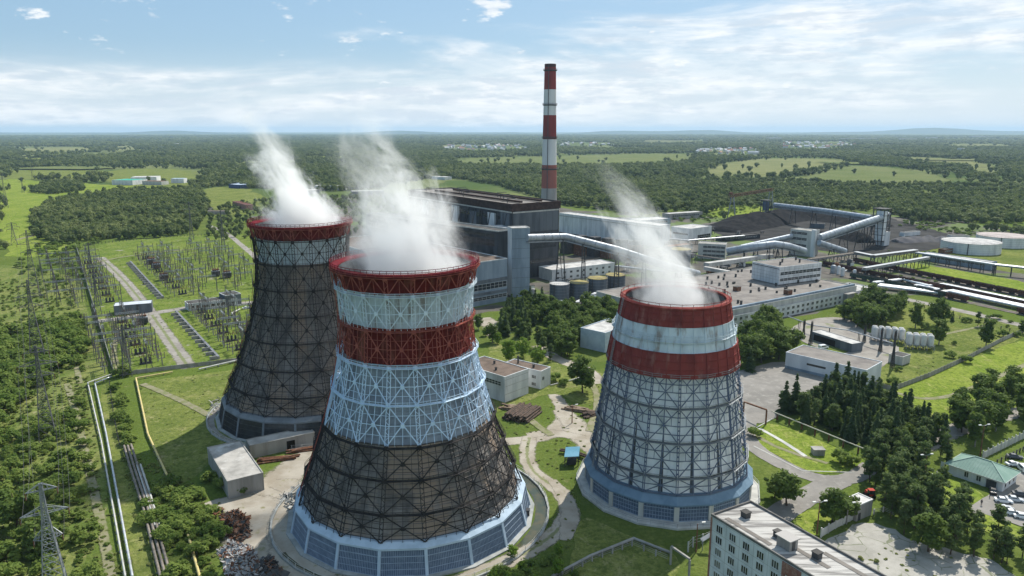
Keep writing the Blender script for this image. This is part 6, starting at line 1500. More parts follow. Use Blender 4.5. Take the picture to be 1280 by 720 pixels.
def mk_broad(seed, h=10.0, w=.36, nclump=24, dens=46, zc=.54, leaf=.62, narrow=1.0):
    g = np.random.default_rng(seed); C = Crown(); L = []
    for i in range(nclump):
        d = g.normal(size=3); d /= np.linalg.norm(d); k = g.uniform(.45, 1) ** .6; c = np.array((d[0] * w * h * k * narrow, d[1] * w * h * k * narrow, zc * h + d[2] * .40 * h * k)); r = h * g.uniform(.085, .15)
        if c[2] < .15 * h: c[2] = .15 * h + r * .3
        clump(C, c, r, dens, leaf, g, .8, .64, .6); L.append((c * np.array((.8, .8, .95)), r))
    clump(C, np.array((0, 0, zc * h)), h * .25, 60, leaf, g); clump(C, np.array((0, 0, .32 * h)), h * .2, 50, leaf, g)
    return C, trunkbits(h * .8, h * .022, L[:7], g)
def mk_bush(seed, h=3.4, nclump=11, leaf=.5, core=.62):
    g = np.random.default_rng(seed); C = Crown(); L = []
    for i in range(nclump):
        a = g.uniform(0, 6.28); k = g.uniform(0, 1) ** .5; c = np.array((math.cos(a) * .62 * h * k, math.sin(a) * .62 * h * k, h * (.34 + .36 * (1 - k) + g.uniform(-.08, .12)))); r = h * g.uniform(.2, .32)
        clump(C, c, r, 46, leaf, g, .85, core, .7); L.append((c, r))
    return C, trunkbits(h * .6, h * .03, L[:4], g)
def mk_spruce(seed, h=13.0, w=.17, lev=19):
    g = np.random.default_rng(seed); C = Crown()
    for i in range(lev):
        t = (i + .5) / lev; z = h * (.07 + .92 * t); R_ = h * w * (1 - t) ** .85 * g.uniform(.85, 1.12) + .12; k = int(6 + 9 * (1 - t)); a0 = g.uniform(0, 6.28)
        for j in range(k):
            a = a0 + 6.283 * j / k + g.uniform(-.2, .2); r = R_ * g.uniform(.55, 1.3); dz = g.uniform(-.25, .25); d = np.array((math.cos(a), math.sin(a), 0)); s = np.array((-d[1], d[0], 0)); wd = .22 * r + .22; dr = .28 * r + .1
            z += dz; p0 = np.array((0, 0, z + .15)); p1 = d * r * .55 + np.array((0, 0, z - dr * .25)); p2 = d * r + np.array((0, 0, z - dr))
            C.raw([p0 - s * .06, p1 - s * wd, p2, p1 + s * wd, p0 + s * .06, p1 - np.array((0, 0, .3 * wd + .1))], [(0, 1, 5), (1, 2, 5), (2, 3, 5), (3, 4, 5), (0, 5, 4)])
            n = 12; q = p1 + (p2 - p1) * g.uniform(-.6, .9, (n, 1)) + s * (g.uniform(-1, 1, (n, 1)) * wd) + g.normal(size=(n, 3)) * .08
            C.quads(quads(q, np.array((d[0], d[1], 1.2)) + g.normal(size=(n, 3)) * .5, .5 * g.uniform(.6, 1.3, n), .6, g))
    K = 9; C.raw([(0, 0, h)] + [(math.cos(6.283 * i / K) * h * w * .36, math.sin(6.283 * i / K) * h * w * .36, h * .08) for i in range(K)], [(0, 1 + i, 1 + (i + 1) % K) for i in range(K)])
    return C, trunkbits(h * .92, h * .014, [], g, 0)
def mk_pine(seed, h=12.0):
    g = np.random.default_rng(seed); C = Crown(); L = []
    for i in range(26):
        t = g.uniform(.25, 1) ; R_ = h * .24 * (1.05 - t) ** .5 * min(1, (t - .1) * 3); a = g.uniform(0, 6.28); k = g.uniform(.2, 1); c = np.array((math.cos(a) * R_ * k, math.sin(a) * R_ * k, h * t * .97)); r = h * g.uniform(.06, .105)
        clump(C, c, r, 44, .5, g, .6, .7, .5); L.append((c, r))
    return C, trunkbits(h * .93, h * .016, L[:8], g, .01)
def mk_forest(seed, w=9.0, h=11.0):
    g = np.random.default_rng(seed); C = Crown()
    for i in range(9):
        a = g.uniform(0, 6.28); k = g.uniform(0, 1) ** .5; c = np.array((math.cos(a) * w * .34 * k, math.sin(a) * w * .34 * k, h * (.52 + .22 * (1 - k) + g.uniform(-.1, .1)))); clump(C, c, w * g.uniform(.17, .26), 26, 1.15, g, .95, .8)
    C.raw(np.array((0, 0, h * .36)) + ICO_V * np.array((w * .3, w * .3, h * .34)), ICO_F); return C, trunkbits(h * .5, .2, [], g)
class Kind: pass
def kind(name, makers, leaf, bk):
    K = Kind(); K.name = name; K.v = []
    for C, tb, h in makers:
        cr = C.mesh(name + '_crown', [leaf, bk]); tr = tb.mesh(name + '_trunk', bk)
        C.raw([tuple(v) for v in tb.v], tb.f, 1); K.v.append((cr, tr, C.mesh(name, [leaf, bk]), h))
    return K
KB = kind('broadleaf_tree', [mk_broad(s, 10, w, n) + (10.0,) for s, w, n in ((1, .34, 24), (2, .38, 26), (3, .30, 22), (4, .36, 30))], leafA, bark)
KL = kind('light_tree', [mk_broad(s, 10, .36, 24) + (10.0,) for s in (11, 12)], leafL, bark)
KN = kind('slender_tree', [mk_broad(s, 10, .24, 22, 46, .58, .6) + (10.0,) for s in (21, 22)], leafA, birch)
KU = kind('bush', [mk_bush(s) + (3.4,) for s in (31, 32, 33, 34)], leafB, bark)
KS = kind('spruce_tree', [mk_spruce(s, 13, w) + (13.0,) for s, w in ((41, .20), (42, .25), (43, .18), (44, .23))], leafC, bark)
KP = kind('pine_tree', [mk_pine(s) + (12.0,) for s in (51, 52, 53)], leafP, bark)
KF = kind('forest_tree', [mk_forest(s) + (11.0,) for s in (61, 62, 63, 64)], leafF, bark)
def tree(K, g, h, label, group, parts=False, wf=None):
    i = rng.randrange(len(K.v)); cr, tr, both, h0 = K.v[i]; s = h / h0; w = s * (wf or rng.uniform(.88, 1.15)); cat = 'bush' if K is KU else 'tree'
    if parts:
        o = thing(K.name, label, cat, (g.x, g.y, 0), group)
        for nm, me in (('trunk', tr), ('crown', cr)): c = bpy.data.objects.new(nm, me); COL.objects.link(c); c.parent = o
    else:
        o = bpy.data.objects.new(K.name, both); COL.objects.link(o); o.location = (g.x, g.y, 0); tag(o, label, cat, group)
    o.scale = (w, w, s); o.rotation_euler = (0, 0, rng.uniform(0, 6.28)); return o
def inside(P, x, y):
    c = np.zeros(len(x), bool); n = len(P)
    for i in range(n):
        x1, y1 = P[i][0], P[i][1]; x2, y2 = P[(i + 1) % n][0], P[(i + 1) % n][1]
        if y1 == y2: continue
        k = ((y1 > y) != (y2 > y)) & (x < (x2 - x1) * (y - y1) / (y2 - y1) + x1); c ^= k
    return c
def pts_in(poly, sp, jit=.42, metric=False):
    P = [Vector((p[0], p[1], 0)) if metric else G(*p) for p in poly]; xs = [p.x for p in P]; ys = [p.y for p in P]
    X, Y = np.meshgrid(np.arange(min(xs), max(xs), sp), np.arange(min(ys), max(ys), sp)); X = X.ravel() + nr.uniform(-jit, jit, X.size) * sp; Y = Y.ravel() + nr.uniform(-jit, jit, Y.size) * sp
    k = inside([(p.x, p.y) for p in P], X, Y); return [Vector((x, y, 0)) for x, y in zip(X[k], Y[k])]
CNT = {}
def grove(K, poly, sp, hr, label, group, parts=False, keep=1.0, cap=400):
    P = pts_in(poly, sp); P.sort(key=lambda p: p.length)
    for p in P[:cap]:
        if rng.random() < keep: tree(K, p, rng.uniform(*hr), label, group, parts); CNT[K.name] = CNT.get(K.name, 0) + 1
def single(K, foot, top, label, parts=True, wf=None, group=None):
    g = G(*foot); tree(K, g, max(1.5, HZ(g.y, top)), label, group, parts, wf); CNT[K.name] = CNT.get(K.name, 0) + 1
# right-hand conifer plantation
grove(KS, [(962, 515), (985, 512), (1040, 498), (1072, 492), (1085, 500), (1130, 525), (1190, 545), (1180, 560), (1105, 562), (1080, 560), (1010, 535)], 4.3, (9.5, 15), 'dark spruce in the plantation between the parking square and the kerbed lawn', 'spruces of the plantation by the kerbed lawn', True, .62, 110)
grove(KP, [(965, 512), (985, 510), (1040, 498), (1072, 492), (1085, 500), (1130, 525), (1190, 545), (1180, 560), (1105, 562), (1010, 532)], 5.2, (7, 12), 'pine mixed among the spruces of the plantation by the kerbed lawn', 'pines mixed into the spruce plantation', False, .6, 60)
grove(KB, [(985, 512), (1040, 498), (1085, 500), (1130, 525), (1190, 545), (1180, 560), (1105, 562), (1010, 532)], 6.0, (6, 9.5), 'rounded leafy tree mixed into the spruce plantation', 'leafy trees mixed into the spruce plantation', False, .75, 40)
grove(KP, [(1082, 585), (1105, 565), (1180, 560), (1190, 575), (1180, 592), (1160, 600), (1140, 615), (1110, 640), (1090, 625), (1078, 600)], 4.6, (8, 12.5), 'dark pine in the dense stand left of the green roofed house', 'pines left of the green roofed house', True, .92, 70)
grove(KP, [(1100, 640), (1140, 620), (1165, 640), (1150, 672), (1118, 668)], 4.8, (10, 13), 'large dark pine at the edge of the cracked yard', 'pines at the edge of the cracked yard', True, .9, 20)
grove(KP, [(1112, 612), (1158, 614), (1182, 634), (1212, 648), (1232, 664), (1196, 678), (1162, 684), (1128, 672), (1104, 640)], 4.8, (8.5, 12.5), 'tall dark pine between the cracked yard and the house lawn', 'pines between the cracked yard and the house lawn', True, .85, 60)
grove(KP, [(1170, 652), (1200, 655), (1300, 700), (1300, 722), (1240, 712), (1180, 690)], 4.6, (6.5, 10.5), 'pine in the line at the bottom right corner', 'pines along the bottom right corner', True, .85, 30)
single(KB, (1160, 690), 640, 'broad dark tree on the far corner of the cracked yard'); single(KP, (1188, 694), 645, 'dark pine standing forward on the cracked yard')
for f, t_, lb_ in (((983, 632), 585, 'round green tree beside the right tower apron'), ((968, 622), 592, 'lower green tree touching the right tower apron'), ((1040, 655), 612, 'dark leafy tree left of the guard hut'), ((1056, 648), 616, 'smaller leafy tree next to the guard hut')): single(KB, f, t_, lb_, True, 1.15)
grove(KN, [(1185, 520), (1220, 500), (1240, 490), (1300, 470), (1310, 545), (1250, 545), (1215, 560), (1195, 545)], 7.5, (8, 13), 'leafy tree at the right edge beyond the green roofed house', 'trees at the right edge beyond the green house', True, .8, 30)
single(KB, (1202, 541), 503, 'lone rounded tree standing forward on the bright field edge')
for f, t_, lb_, K in (((1173, 431), 399, 'narrow tree right of the white silos', KN), ((1172, 408), 373, 'stout dark tree above the silos', KB), ((1144, 410), 378, 'tall slim tree left of the stout dark one', KN), ((1190, 402), 388, 'small conifer right of the stout dark tree', KS), ((1232, 434), 398, 'ragged narrow tree by the diagonal fence', KN), ((1222, 408), 389, 'round pine near the gravel path', KP), ((1246, 399), 391, 'small bush by the gravel path', KU), ((1278, 417), 400, 'tree at the edge end of the wire fence', KN), ((1208, 403), 395, 'small round shrub between pine and conifer', KU),
                      ((1187, 447), 437, 'rounded bush below the narrow tree by the silos', KU), ((1207, 454), 443, 'round bush growing through the diagonal fence', KU), ((1193, 431), 425, 'tiny sapling right of the silos', KU), ((1116, 482), 470, 'bush inside the fence corner', KU), ((1123, 464), 457, 'low bush below the grey block hut', KU), ((1272, 421), 413, 'bush at the top end of the diagonal fence', KU), ((1254, 421), 411, 'thin bush near the top end of the fence', KU), ((1152, 411), 400, 'bush under the tall slim tree', KU)): single(K, f, t_, lb_, K is not KU)
grove(KB, [(1050, 398), (1075, 384), (1100, 382), (1128, 388), (1130, 404), (1100, 412), (1070, 410)], 7, (10, 14), 'dark rounded tree in the clump in front of the workshop range', 'trees in the clump before the workshop range', False, .95, 30)
grove(KB, [(922, 455), (935, 418), (955, 405), (985, 432), (990, 448), (965, 458), (930, 466)], 6.5, (10, 15), 'tall dark tree in the clump right of the right tower rim', 'trees between the right tower and the parking square', True, .9, 26)
grove(KS, [(925, 458), (950, 440), (970, 445), (960, 458), (935, 466)], 6, (9, 13), 'spruce at the near side of the clump by the parking square', 'spruces between the right tower and the parking square', True, .8, 12)
for f, t_, lb_ in (((1050, 580), 561, 'dark flat shrub on the kerbed lawn'), ((1068, 583), 569, 'dark rounded shrub at the corner of the kerbed lawn'), ((941, 546), 533, 'small ragged shrub at the left end of the kerbed lawn')): single(KU, f, t_, lb_)
# grove between the two front towers
grove(KS, [(622, 420), (632, 392), (655, 378), (680, 380), (672, 402), (655, 418), (640, 425)], 6.2, (8, 12.5), 'dark conifer at the left side of the grove below the stair tower', 'conifers in the grove below the stair tower', True, .9, 40)
grove(KB, [(672, 400), (682, 376), (730, 384), (772, 400), (762, 415), (735, 420), (725, 440), (705, 448), (690, 440), (680, 420)], 6.4, (8, 13), 'green leafy tree in the grove below the round tanks', 'leafy trees in the grove below the round tanks', True, .95, 60)
grove(KB, [(615, 425), (632, 394), (656, 378), (682, 378), (674, 402), (655, 422), (640, 430)], 6.8, (6.5, 10), 'leafy tree among the conifers below the stair tower', 'leafy trees among the conifers below the stair tower', False, .8, 24)
grove(KP, [(640, 440), (655, 425), (672, 425), (690, 440), (700, 455), (680, 450)], 6.5, (8, 11), 'darker tree in front of the grove', 'darker trees in front of the grove', True, .8, 10)
for f, t_, lb_, K in (((728, 491), 447, 'big lone round tree between the pale offices and the right tower', KB), ((636, 452), 424, 'light green tree behind the brown roofed office', KL), ((654, 447), 422, 'bright light green tree left of the narrow office', KL), ((672, 456), 432, 'bright light green tree right behind the narrow office', KL), ((616, 428), 402, 'tree at the left end of the grove', KB), ((607, 420), 408, 'bright low tree beside the nearest tower', KL), ((622, 430), 415, 'bright bush beside the nearest tower', KL), ((763, 425), 400, 'dark tree against the right tower side', KB), ((598, 412), 392, 'dark narrow tree just right of the nearest tower', KN), ((695, 477), 465, 'small bush by the narrow office', KU), ((705, 482), 472, 'low bush left of the lone round tree', KU)): single(K, f, t_, lb_)
# shrubs left
bush_kw = dict(parts=False)
grove(KU, [(-40, 560), (60, 520), (100, 500), (112, 560), (120, 640), (138, 735), (-40, 760)], 5.2, (2.4, 4.8), 'rounded green bush in the wild strip left of the pale pipe', 'bushes of the wild strip left of the pale pipe', False, .72, 165)
grove(KU, [(-40, 350), (40, 345), (85, 370), (105, 400), (112, 440), (100, 455), (60, 470), (30, 520), (-40, 560)], 7.0, (4.0, 7.0), 'dense dark bush in the scrub around the tall dark pylon', 'scrub around the tall dark pylon', False, .85, 110)
grove(KU, [(180, 640), (200, 600), (222, 600), (262, 640), (290, 660), (268, 690), (262, 735), (215, 735), (200, 690)], 3.9, (2.0, 4.2), 'leafy bush between the lagged pipes and the scrap', 'bushes between the lagged pipes and the scrap', False, .8, 60)
grove(KU, [(137, 482), (150, 478), (160, 520), (168, 560), (160, 566), (145, 530)], 4.2, (2, 4.2), 'bush along the dark post fence below the switchyard', 'bushes below the switchyard corner', False, .8, 20)
for f, t_, lb_ in (((283, 610), 590, 'bush against the left wall of the square store'), ((302, 615), 599, 'bush at the near corner of the square store'), ((262, 602), 588, 'bush left of the square store'), ((153, 470), 455, 'dark round bush at the switchyard corner'), ((625, 724), 706, 'bush at the bottom beside the winding track'), ((660, 716), 699, 'bush right of the winding track')): single(KU, f, t_, lb_)
grove(KL, [(628, 700), (660, 690), (700, 680), (716, 700), (690, 735), (610, 735)], 5.5, (2.5, 4.5), 'bright low shrub on the sunny slope below the winding track', 'bright shrubs below the winding track', False, .7, 20)
grove(KU, [(652, 715), (690, 690), (730, 700), (740, 735), (600, 740)], 4.5, (1.5, 3.2), 'low bush on the slope at the bottom centre', 'low bushes at the bottom centre', False, .7, 26)
single(KB, (56, 690), 640, 'bigger leafy bush tree right of the pale pylon', True, 1.2); single(KB, (22, 660), 605, 'leafy tree at the left edge near the pale pylon', True, 1.2)
# ---------------------------------------------------------------- woods and forest (uncounted)
def scatter(name, pts, scl, kobjs, label, cat):
    n = len(pts); me = bpy.data.meshes.new(name); me.from_pydata([tuple(p) for p in pts], [], [])
    a = me.attributes.new('sc', 'FLOAT_VECTOR', 'POINT'); a.data.foreach_set('vector', np.asarray(scl, np.float32).ravel())
    a = me.attributes.new('rz', 'FLOAT', 'POINT'); a.data.foreach_set('value', nr.uniform(0, 6.28, n).astype(np.float32))
    a = me.attributes.new('id_', 'INT', 'POINT'); a.data.foreach_set('value', nr.integers(0, len(kobjs), n).astype(np.int32))
    o = bpy.data.objects.new(name, me); COL.objects.link(o); tag(o, label, cat, None, 'stuff')
    g = bpy.data.node_groups.new(name, 'GeometryNodeTree'); g.interface.new_socket('Geometry', in_out='INPUT', socket_type='NodeSocketGeometry'); g.interface.new_socket('Geometry', in_out='OUTPUT', socket_type='NodeSocketGeometry')
    gi, go, j = g.nodes.new('NodeGroupInput'), g.nodes.new('NodeGroupOutput'), g.nodes.new('GeometryNodeJoinGeometry')
    def attr(nm, ty): q = g.nodes.new('GeometryNodeInputNamedAttribute'); q.data_type = ty; q.inputs[0].default_value = nm; return q.outputs[0]
    sc_, rz, idn = attr('sc', 'FLOAT_VECTOR'), attr('rz', 'FLOAT'), attr('id_', 'INT')
    cx = g.nodes.new('ShaderNodeCombineXYZ'); g.links.new(rz, cx.inputs[2])
    for k, ob in enumerate(kobjs):
        oi = g.nodes.new('GeometryNodeObjectInfo'); oi.inputs[0].default_value = ob; oi.inputs['As Instance'].default_value = True
        cmp_ = g.nodes.new('FunctionNodeCompare'); cmp_.data_type = 'INT'; cmp_.operation = 'EQUAL'; g.links.new(idn, cmp_.inputs[2]); cmp_.inputs[3].default_value = k
        ip = g.nodes.new('GeometryNodeInstanceOnPoints'); g.links.new(gi.outputs[0], ip.inputs['Points']); g.links.new(cmp_.outputs[0], ip.inputs['Selection']); g.links.new(oi.outputs['Geometry'], ip.inputs['Instance'])
        g.links.new(cx.outputs[0], ip.inputs['Rotation']); g.links.new(sc_, ip.inputs['Scale']); g.links.new(ip.outputs[0], j.inputs[0])
    g.links.new(j.outputs[0], go.inputs[0]); m = o.modifiers.new('scatter', 'NODES'); m.node_group = g; return o
FP = []
for i, (f, lb_) in enumerate((((905, 274), 'lone roundish tree at the forest edge left of the gantry crane'), ((1140, 281), 'roundish tree at the forest edge right of the head tower'), ((780, 267), 'tree at the forest edge behind the long whitish hall'), ((1215, 289), 'tree at the forest edge above the oil tanks'))):
    cr, tr, both, h0 = KF.v[i]; g = G(*f); o = bpy.data.objects.new('forest_tree', both); COL.objects.link(o); o.location = (g.x, g.y, 0); tag(o, lb_, 'tree'); FP.append(o)
def dedupe(L):
    seen = {}; 
    for o in L: seen.setdefault(o.data.name, o)
    return list(seen.values())
BP = dedupe([o for o in COL.objects if o.get('category') == 'bush' and o.type == 'MESH'])
EX = [[(p.x, p.y) for p in (G(*q) for q in pl)] for pl in FIELD_PX]
EDGE = [(-400, 330), (-10, 330), (55, 300), (95, 300), (235, 270), (262, 236), (340, 236), (420, 240), (520, 232), (560, 222), (620, 232), (700, 256), (790, 268), (880, 272), (902, 262), (962, 262), (1100, 264), (1130, 274), (1200, 284), (1290, 296), (1700, 330), (1900, 420), (-900, 420)]
EXP = [(p.x, p.y) for p in (G(*q) for q in EDGE)]
rf2 = random.Random(5)
for i in range(60):
    D = 2300 * math.exp(rf2.random() * 1.75); az = rf2.uniform(-.62, .62); c = Vector((D * math.sin(az), D * math.cos(az), 0)); a_, b_ = D * rf2.uniform(.025, .085), D * rf2.uniform(.02, .06); ro = rf2.uniform(-.3, .3)
    if G(660, 200).y * .8 < D < G(660, 190).y and abs(az) < .12: continue
    L = [c + Vector((a_ * math.cos(t) * k * math.cos(ro) - b_ * math.sin(t) * k * math.sin(ro), a_ * math.cos(t) * k * math.sin(ro) + b_ * math.sin(t) * k * math.cos(ro), 0)) for t, k in ((q * .698, rf2.uniform(.6, 1.15)) for q in range(9))]
    zz += .02; soft_field('field', L, rf2.choice([field_m, pale_f, mead_m, field_m]), zz); EX.append([(p.x, p.y) for p in L])
for tp in ([(968, 186), (975, 177), (1060, 177), (1075, 183), (1030, 189)], [(860, 194), (880, 185), (952, 186), (952, 197)], [(545, 187), (560, 181), (652, 181), (668, 187), (600, 192)], [(692, 185), (700, 178), (762, 178), (772, 186)]): EX.append([(p.x, p.y) for p in (G(*q) for q in tp)])
FPTS = []; FSC = []
for R0, R1, cell, s in ((480, 900, 6.6, .86), (900, 1600, 8.6, 1.05), (1600, 2800, 12.5, 1.45), (2800, 5200, 18, 2.0), (5200, 9500, 38, 3.6), (9500, 16000, 85, 7.4)):
    hw = R1 * .86; X, Y = np.meshgrid(np.arange(-hw, hw, cell), np.arange(R0 * .9, R1, cell)); X = X.ravel() + nr.uniform(-.5, .5, X.size) * cell; Y = Y.ravel() + nr.uniform(-.5, .5, Y.size) * cell
    D = np.hypot(X, Y); k = (D >= R0) & (D < R1) & (np.abs(X) < Y * .80 + 60) & ~inside(EXP, X, Y)
    JX, JY = X + nr.normal(size=X.size) * (1 + .004 * D), Y + nr.normal(size=X.size) * (2 + .008 * D)
    for e in EX: k &= ~(inside(e, JX, JY) & (nr.random(len(X)) > .008))
    X, Y = X[k], Y[k]; nz = np.sin(X * .011 + 1.3 * np.sin(Y * .007)) * np.sin(Y * .009 + .7 * np.sin(X * .013)); lo_ = np.sin(X * .0031 + 2.1 * np.sin(Y * .0017 + 1)) + np.sin(Y * .0043 + 1.7 * np.sin(X * .0023)) + .6 * np.sin(X * .0093 + Y * .0061); kk = nr.random(len(X)) < np.where(nz > .72, .45, .97) * np.where((lo_ > 1.15) & (np.hypot(X, Y) > 1100), .30, 1)
    X, Y = X[kk], Y[kk]; n = len(X); sx = s * nr.uniform(.6, 1.35, n); szv = np.minimum(s, 1.25 + .12 * s) * nr.uniform(.6, 1.25, n)
    FPTS.append(np.stack([X, Y, np.zeros(n)], 1)); FSC.append(np.stack([sx, sx, szv], 1))
scatter('forest', np.concatenate(FPTS), np.concatenate(FSC), FP, 'green forest covering the plain behind the power station', 'forest')
def wood(label, polys, sp, s, objs, name='wood', keep=1, cat='wood'):
    P = []; 
    for pl in polys: P += pts_in(pl, sp, .5)
    P = [p for p in P if rng.random() < keep]; n = len(P)
    sx = nr.uniform(s * .7, s * 1.25, n); scatter(name, [tuple(p) for p in P], np.stack([sx, sx, sx * nr.uniform(.75, 1.15, n) * (.55 if name == 'undergrowth' else 1)], 1), objs, label, cat)
wood('dark wood behind the switchyard on the left', [[(40, 268), (75, 252), (160, 244), (252, 240), (262, 262), (246, 292), (200, 297), (130, 302), (62, 306), (40, 282)]], 7.0, .9, FP, 'wood', .8)
wood('small dark copse on the bright meadow', [[(38, 241), (58, 230), (100, 229), (106, 238), (70, 243)]], 6.5, .85, FP, 'copse')
wood('scattered scrub between the wood and the steaming towers', [[(255, 300), (262, 262), (330, 250), (440, 245), (520, 246), (560, 262), (420, 300), (330, 300)]], 9, .62, FP, 'scrub', .5)
wood('loose scrub along the wood edge above the left pylons', [[(0, 345), (50, 306), (95, 308), (105, 345), (90, 365), (40, 345)], [(55, 300), (130, 300), (100, 318), (60, 320)]], 7, 1.0, BP, 'scrub', .45)
wood('weedy trees and bushes among the railway and coal yard', [[(885, 280), (960, 262), (950, 258), (900, 262)], [(1110, 312), (1190, 316), (1145, 322), (1100, 326)], [(1050, 333), (1110, 345), (1290, 384), (1290, 376), (1120, 338)], [(1100, 380), (1300, 420), (1300, 405), (1110, 374)]], 7, .55, BP, 'scrub', .35)
wood('scrub of low trees hugging the forest edge', [[(780, 276), (790, 266), (900, 268), (885, 278)], [(1120, 284), (1130, 276), (1290, 296), (1290, 306)], [(895, 272), (905, 258), (955, 252), (960, 258)]], 8, 1.1, BP, 'scrub', .55)
# weeds: small tufts over the rough ground
WD = kind('weed', [mk_bush(s, 1.0, 6, .34, 0) + (1.0,) for s in (71, 72, 73)], leafG, bark); WO = []
for i, (f, lb_) in enumerate((((905, 716), 'weed tuft in the shade of the long block'), ((1075, 700), 'weed tuft growing from a crack of the concrete yard'), ((1096, 704), 'second weed tuft in the cracked yard, right of the first'))):
    o = bpy.data.objects.new('weed_tuft', WD.v[i][2]); COL.objects.link(o); o.location = G(*f); tag(o, lb_, 'weed'); WO.append(o)
wood('weeds and long grass over the rough ground', [[(-40, 480), (110, 470), (120, 560), (155, 735), (-60, 780)], [(185, 735), (150, 560), (240, 600), (290, 640), (265, 735)]], 1.9, .8, WO, 'undergrowth', .6, 'weeds')
wood('light low scrub filling the wild strip', [[(-40, 350), (90, 350), (112, 440), (112, 560), (130, 640), (145, 735), (-60, 780)], [(180, 600), (225, 600), (285, 650), (262, 735), (212, 735)]], 3.4, .42, BP, 'scrub', .5)
wood('weeds around the tower yards', [[(600, 500), (640, 515), (690, 500), (760, 470), (760, 540), (720, 600), (735, 690), (600, 735), (570, 735), (700, 660), (690, 600), (640, 560)], [(1050, 700), (1150, 670), (1200, 700), (1180, 735), (1080, 735)], [(1085, 478), (1130, 440), (1180, 440), (1160, 470)]], 3.0, .62, WO, 'undergrowth', .4, 'weeds')
wood('weeds over the switchyard and meadow', [[(93, 308), (330, 295), (420, 430), (300, 455), (150, 470)], [(170, 478), (300, 462), (300, 545), (200, 600)]], 5, .55, WO, 'undergrowth', .4, 'weeds')
# ---------------------------------------------------------------- buildings far off
for A_, B_, dp, h, wm, rm, lb_ in (((140, 231), (166, 231.5), 40, 9, white_wall, teal_roof, 'far green roofed factory hall on the left meadow'), ((164, 228), (196, 227.5), 40, 10, white_wall, pale_roof, 'far whitish hall beside the green roofed factory'), ((178, 231), (202, 231.5), 20, 7, concrete_l, rust, 'far low reddish shed in front of the whitish hall'), ((214, 229), (230, 229), 16, 9, white_wall, M('far_blue', (.4, .52, .62)), 'far pale blue building right of the factory'),
    ((286, 235), (300, 236), 20, 7, M('cobalt_wall', (.04, .07, .16)), M('cobalt_roof', (.42, .5, .6)), 'blue shed with pale roof left of the tall plume'), ((299, 234), (317, 233), 14, 7, MC['cobalt_wall'], MC['cobalt_roof'], 'second blue shed with pale roof touching the tall plume'), ((291, 258), (308, 263), 9, 7, brick, M('maroon_roof', (.13, .06, .05)), 'long brick building with maroon roof left of the tall plume'),
    ((258, 268), (284, 268), 10, 4, concrete, brown_roof, 'low brown roofed sheds at the end of the path'), ((232, 262), (262, 264), 6, 4, concrete, dark_roof, 'dark low sheds beside the wood'), ((380, 243), (400, 242), 20, 6, concrete, pale_roof, 'pale shed behind the left tower'), ((392, 238), (430, 238), 20, 8, white_wall, pale_roof, 'long pale hall between the two plumes'), ((440, 244), (480, 243), 18, 6, grey_wall, pale_roof, 'grey yard building half veiled by the broad plume'), ((540, 224), (556, 225), 20, 6, white_wall, pale_roof, 'small pale works behind the boiler house'),
    ((1012, 285), (1030, 286), 8, 5, grey_wall, dark_roof, 'small grey machine house on the coal heap'), ((1130, 296), (1150, 294), 5, 4, white_wall, dark_roof, 'white hut by the slate heap')):
    bld('outlying_building', lb_, A_, B_, dp, h, wm, rm, parapet=.3)
far_w = M('far_white', (.52, .52, .50)); far_r = [M('far_roof_grey', (.45, .45, .46)), M('far_roof_red', (.35, .2, .16)), M('far_roof_white', (.58, .58, .58))]
hm = []
for k in range(3):
    mb = MB(); mb.box(0, 0, 0, 12, 9, 5, 0); mb.add([(-6.4, -4.9, 5.0), (6.4, -4.9, 5.0), (6.4, 4.9, 5.0), (-6.4, 4.9, 5.0), (-6.4, 0, 8.2), (6.4, 0, 8.2)], [(0, 1, 5, 4), (2, 3, 4, 5), (0, 4, 3), (1, 2, 5), (0, 3, 2, 1)], 1); hm.append(mb.mesh('house', [far_w, far_r[k]]))
def town(poly, n, lab, grp):
    P = pts_in(poly, 30, .5); rng.shuffle(P)
    for p in P[:n]:
        o = bpy.data.objects.new('house', rng.choice(hm)); COL.objects.link(o); o.location = p; s = rng.uniform(.9, 1.7); o.scale = (s * rng.uniform(.9, 1.5), s, s * rng.uniform(.9, 1.5)); o.rotation_euler = (0, 0, rng.uniform(0, 3)); tag(o, lab, 'house', grp)
town([(968, 186), (975, 178), (1060, 178), (1075, 183), (1030, 187)], 70, 'tiny pale house in the far town above the right hand fields', 'houses of the far town')
town([(865, 192), (880, 186), (950, 187), (950, 194)], 45, 'tiny pale house in the hamlet left of the far town', 'houses of the hamlet left of the far town')
town([(550, 186), (560, 182), (650, 182), (665, 187), (600, 190)], 55, 'tiny pale house in the settlement left of the smokestack', 'houses left of the smokestack')
town([(695, 184), (700, 179), (760, 179), (770, 184)], 22, 'tiny pale house in the settlement right of the smokestack', 'houses right of the smokestack')
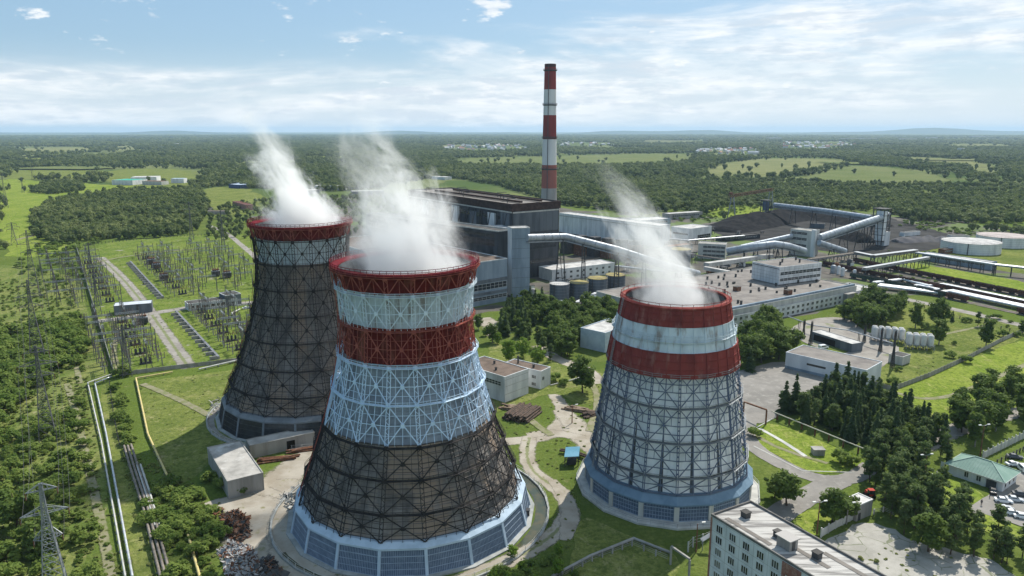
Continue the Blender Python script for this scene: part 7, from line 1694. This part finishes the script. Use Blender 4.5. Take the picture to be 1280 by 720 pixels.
for i, (x0, x1, y, dp, h, lb_) in enumerate(((960, 977, 175, 60, 26, 'far long white block left of the far town'), (1052, 1096, 175.5, 60, 22, 'longest white warehouse beyond the far town'), (1126, 1146, 176.3, 60, 22, 'white warehouse right of the longest one'), (1202, 1210, 189, 40, 14, 'white far building alone among trees at the right'), (1160, 1172, 174.5, 60, 24, 'pale block far right by the horizon'), (212, 220, 182, 50, 14, 'single far white building left of the plumes'), (283, 288, 181.5, 40, 12, 'tiny far white building beside the tall plume'), (1215, 1235, 172.8, 80, 28, 'far pale row at the right horizon'))):
    bld('warehouse', lb_, (x0, y), (x1, y), dp, h, far_w, far_r[2], parapet=.4)
# low hills on the horizon
mb = MB(); vs = []; fs = []; K = 60
for i in range(K + 1):
    x = -20000 + 40000 * i / K; hh = 60 + 45 * math.sin(i * .55) + 25 * math.sin(i * 1.3 + 1) + (60 * math.exp(-((x - 13500) / 2600) ** 2)) - (30 if x < 0 else 0); hh = max(10, min(178, hh)); vs += [(x, 21000, -.5), (x, 22500, hh), (x, 25000, -.5)]
for i in range(K): fs += [(3 * i, 3 * i + 3, 3 * i + 4, 3 * i + 1), (3 * i + 1, 3 * i + 4, 3 * i + 5, 3 * i + 2)]
mb.add(vs, fs, 0, True); struct('hills', mb, M('hill_wood', (.035, .06, .03), (.06, .085, .04), .002))
# ---------------------------------------------------------------- haze
mb = MB(); mb.obox((-35000, -900, -1), (70000, 0, 0), (0, 47500, 0), (0, 0, 260)); hm_ = bpy.data.materials.new('haze'); hm_.use_nodes = True; t = hm_.node_tree; t.nodes.clear()
v = N(t, 'ShaderNodeVolumePrincipled'); v.inputs['Color'].default_value = (.55, .75, 1, 1); v.inputs['Density'].default_value = HAZE; v.inputs['Anisotropy'].default_value = .1
o_ = N(t, 'ShaderNodeOutputMaterial'); t.links.new(v.outputs[0], o_.inputs['Volume'])
hz_o = bpy.data.objects.new('haze', mb.mesh('haze', hm_)); COL.objects.link(hz_o); hz_o['kind'] = 'stuff'
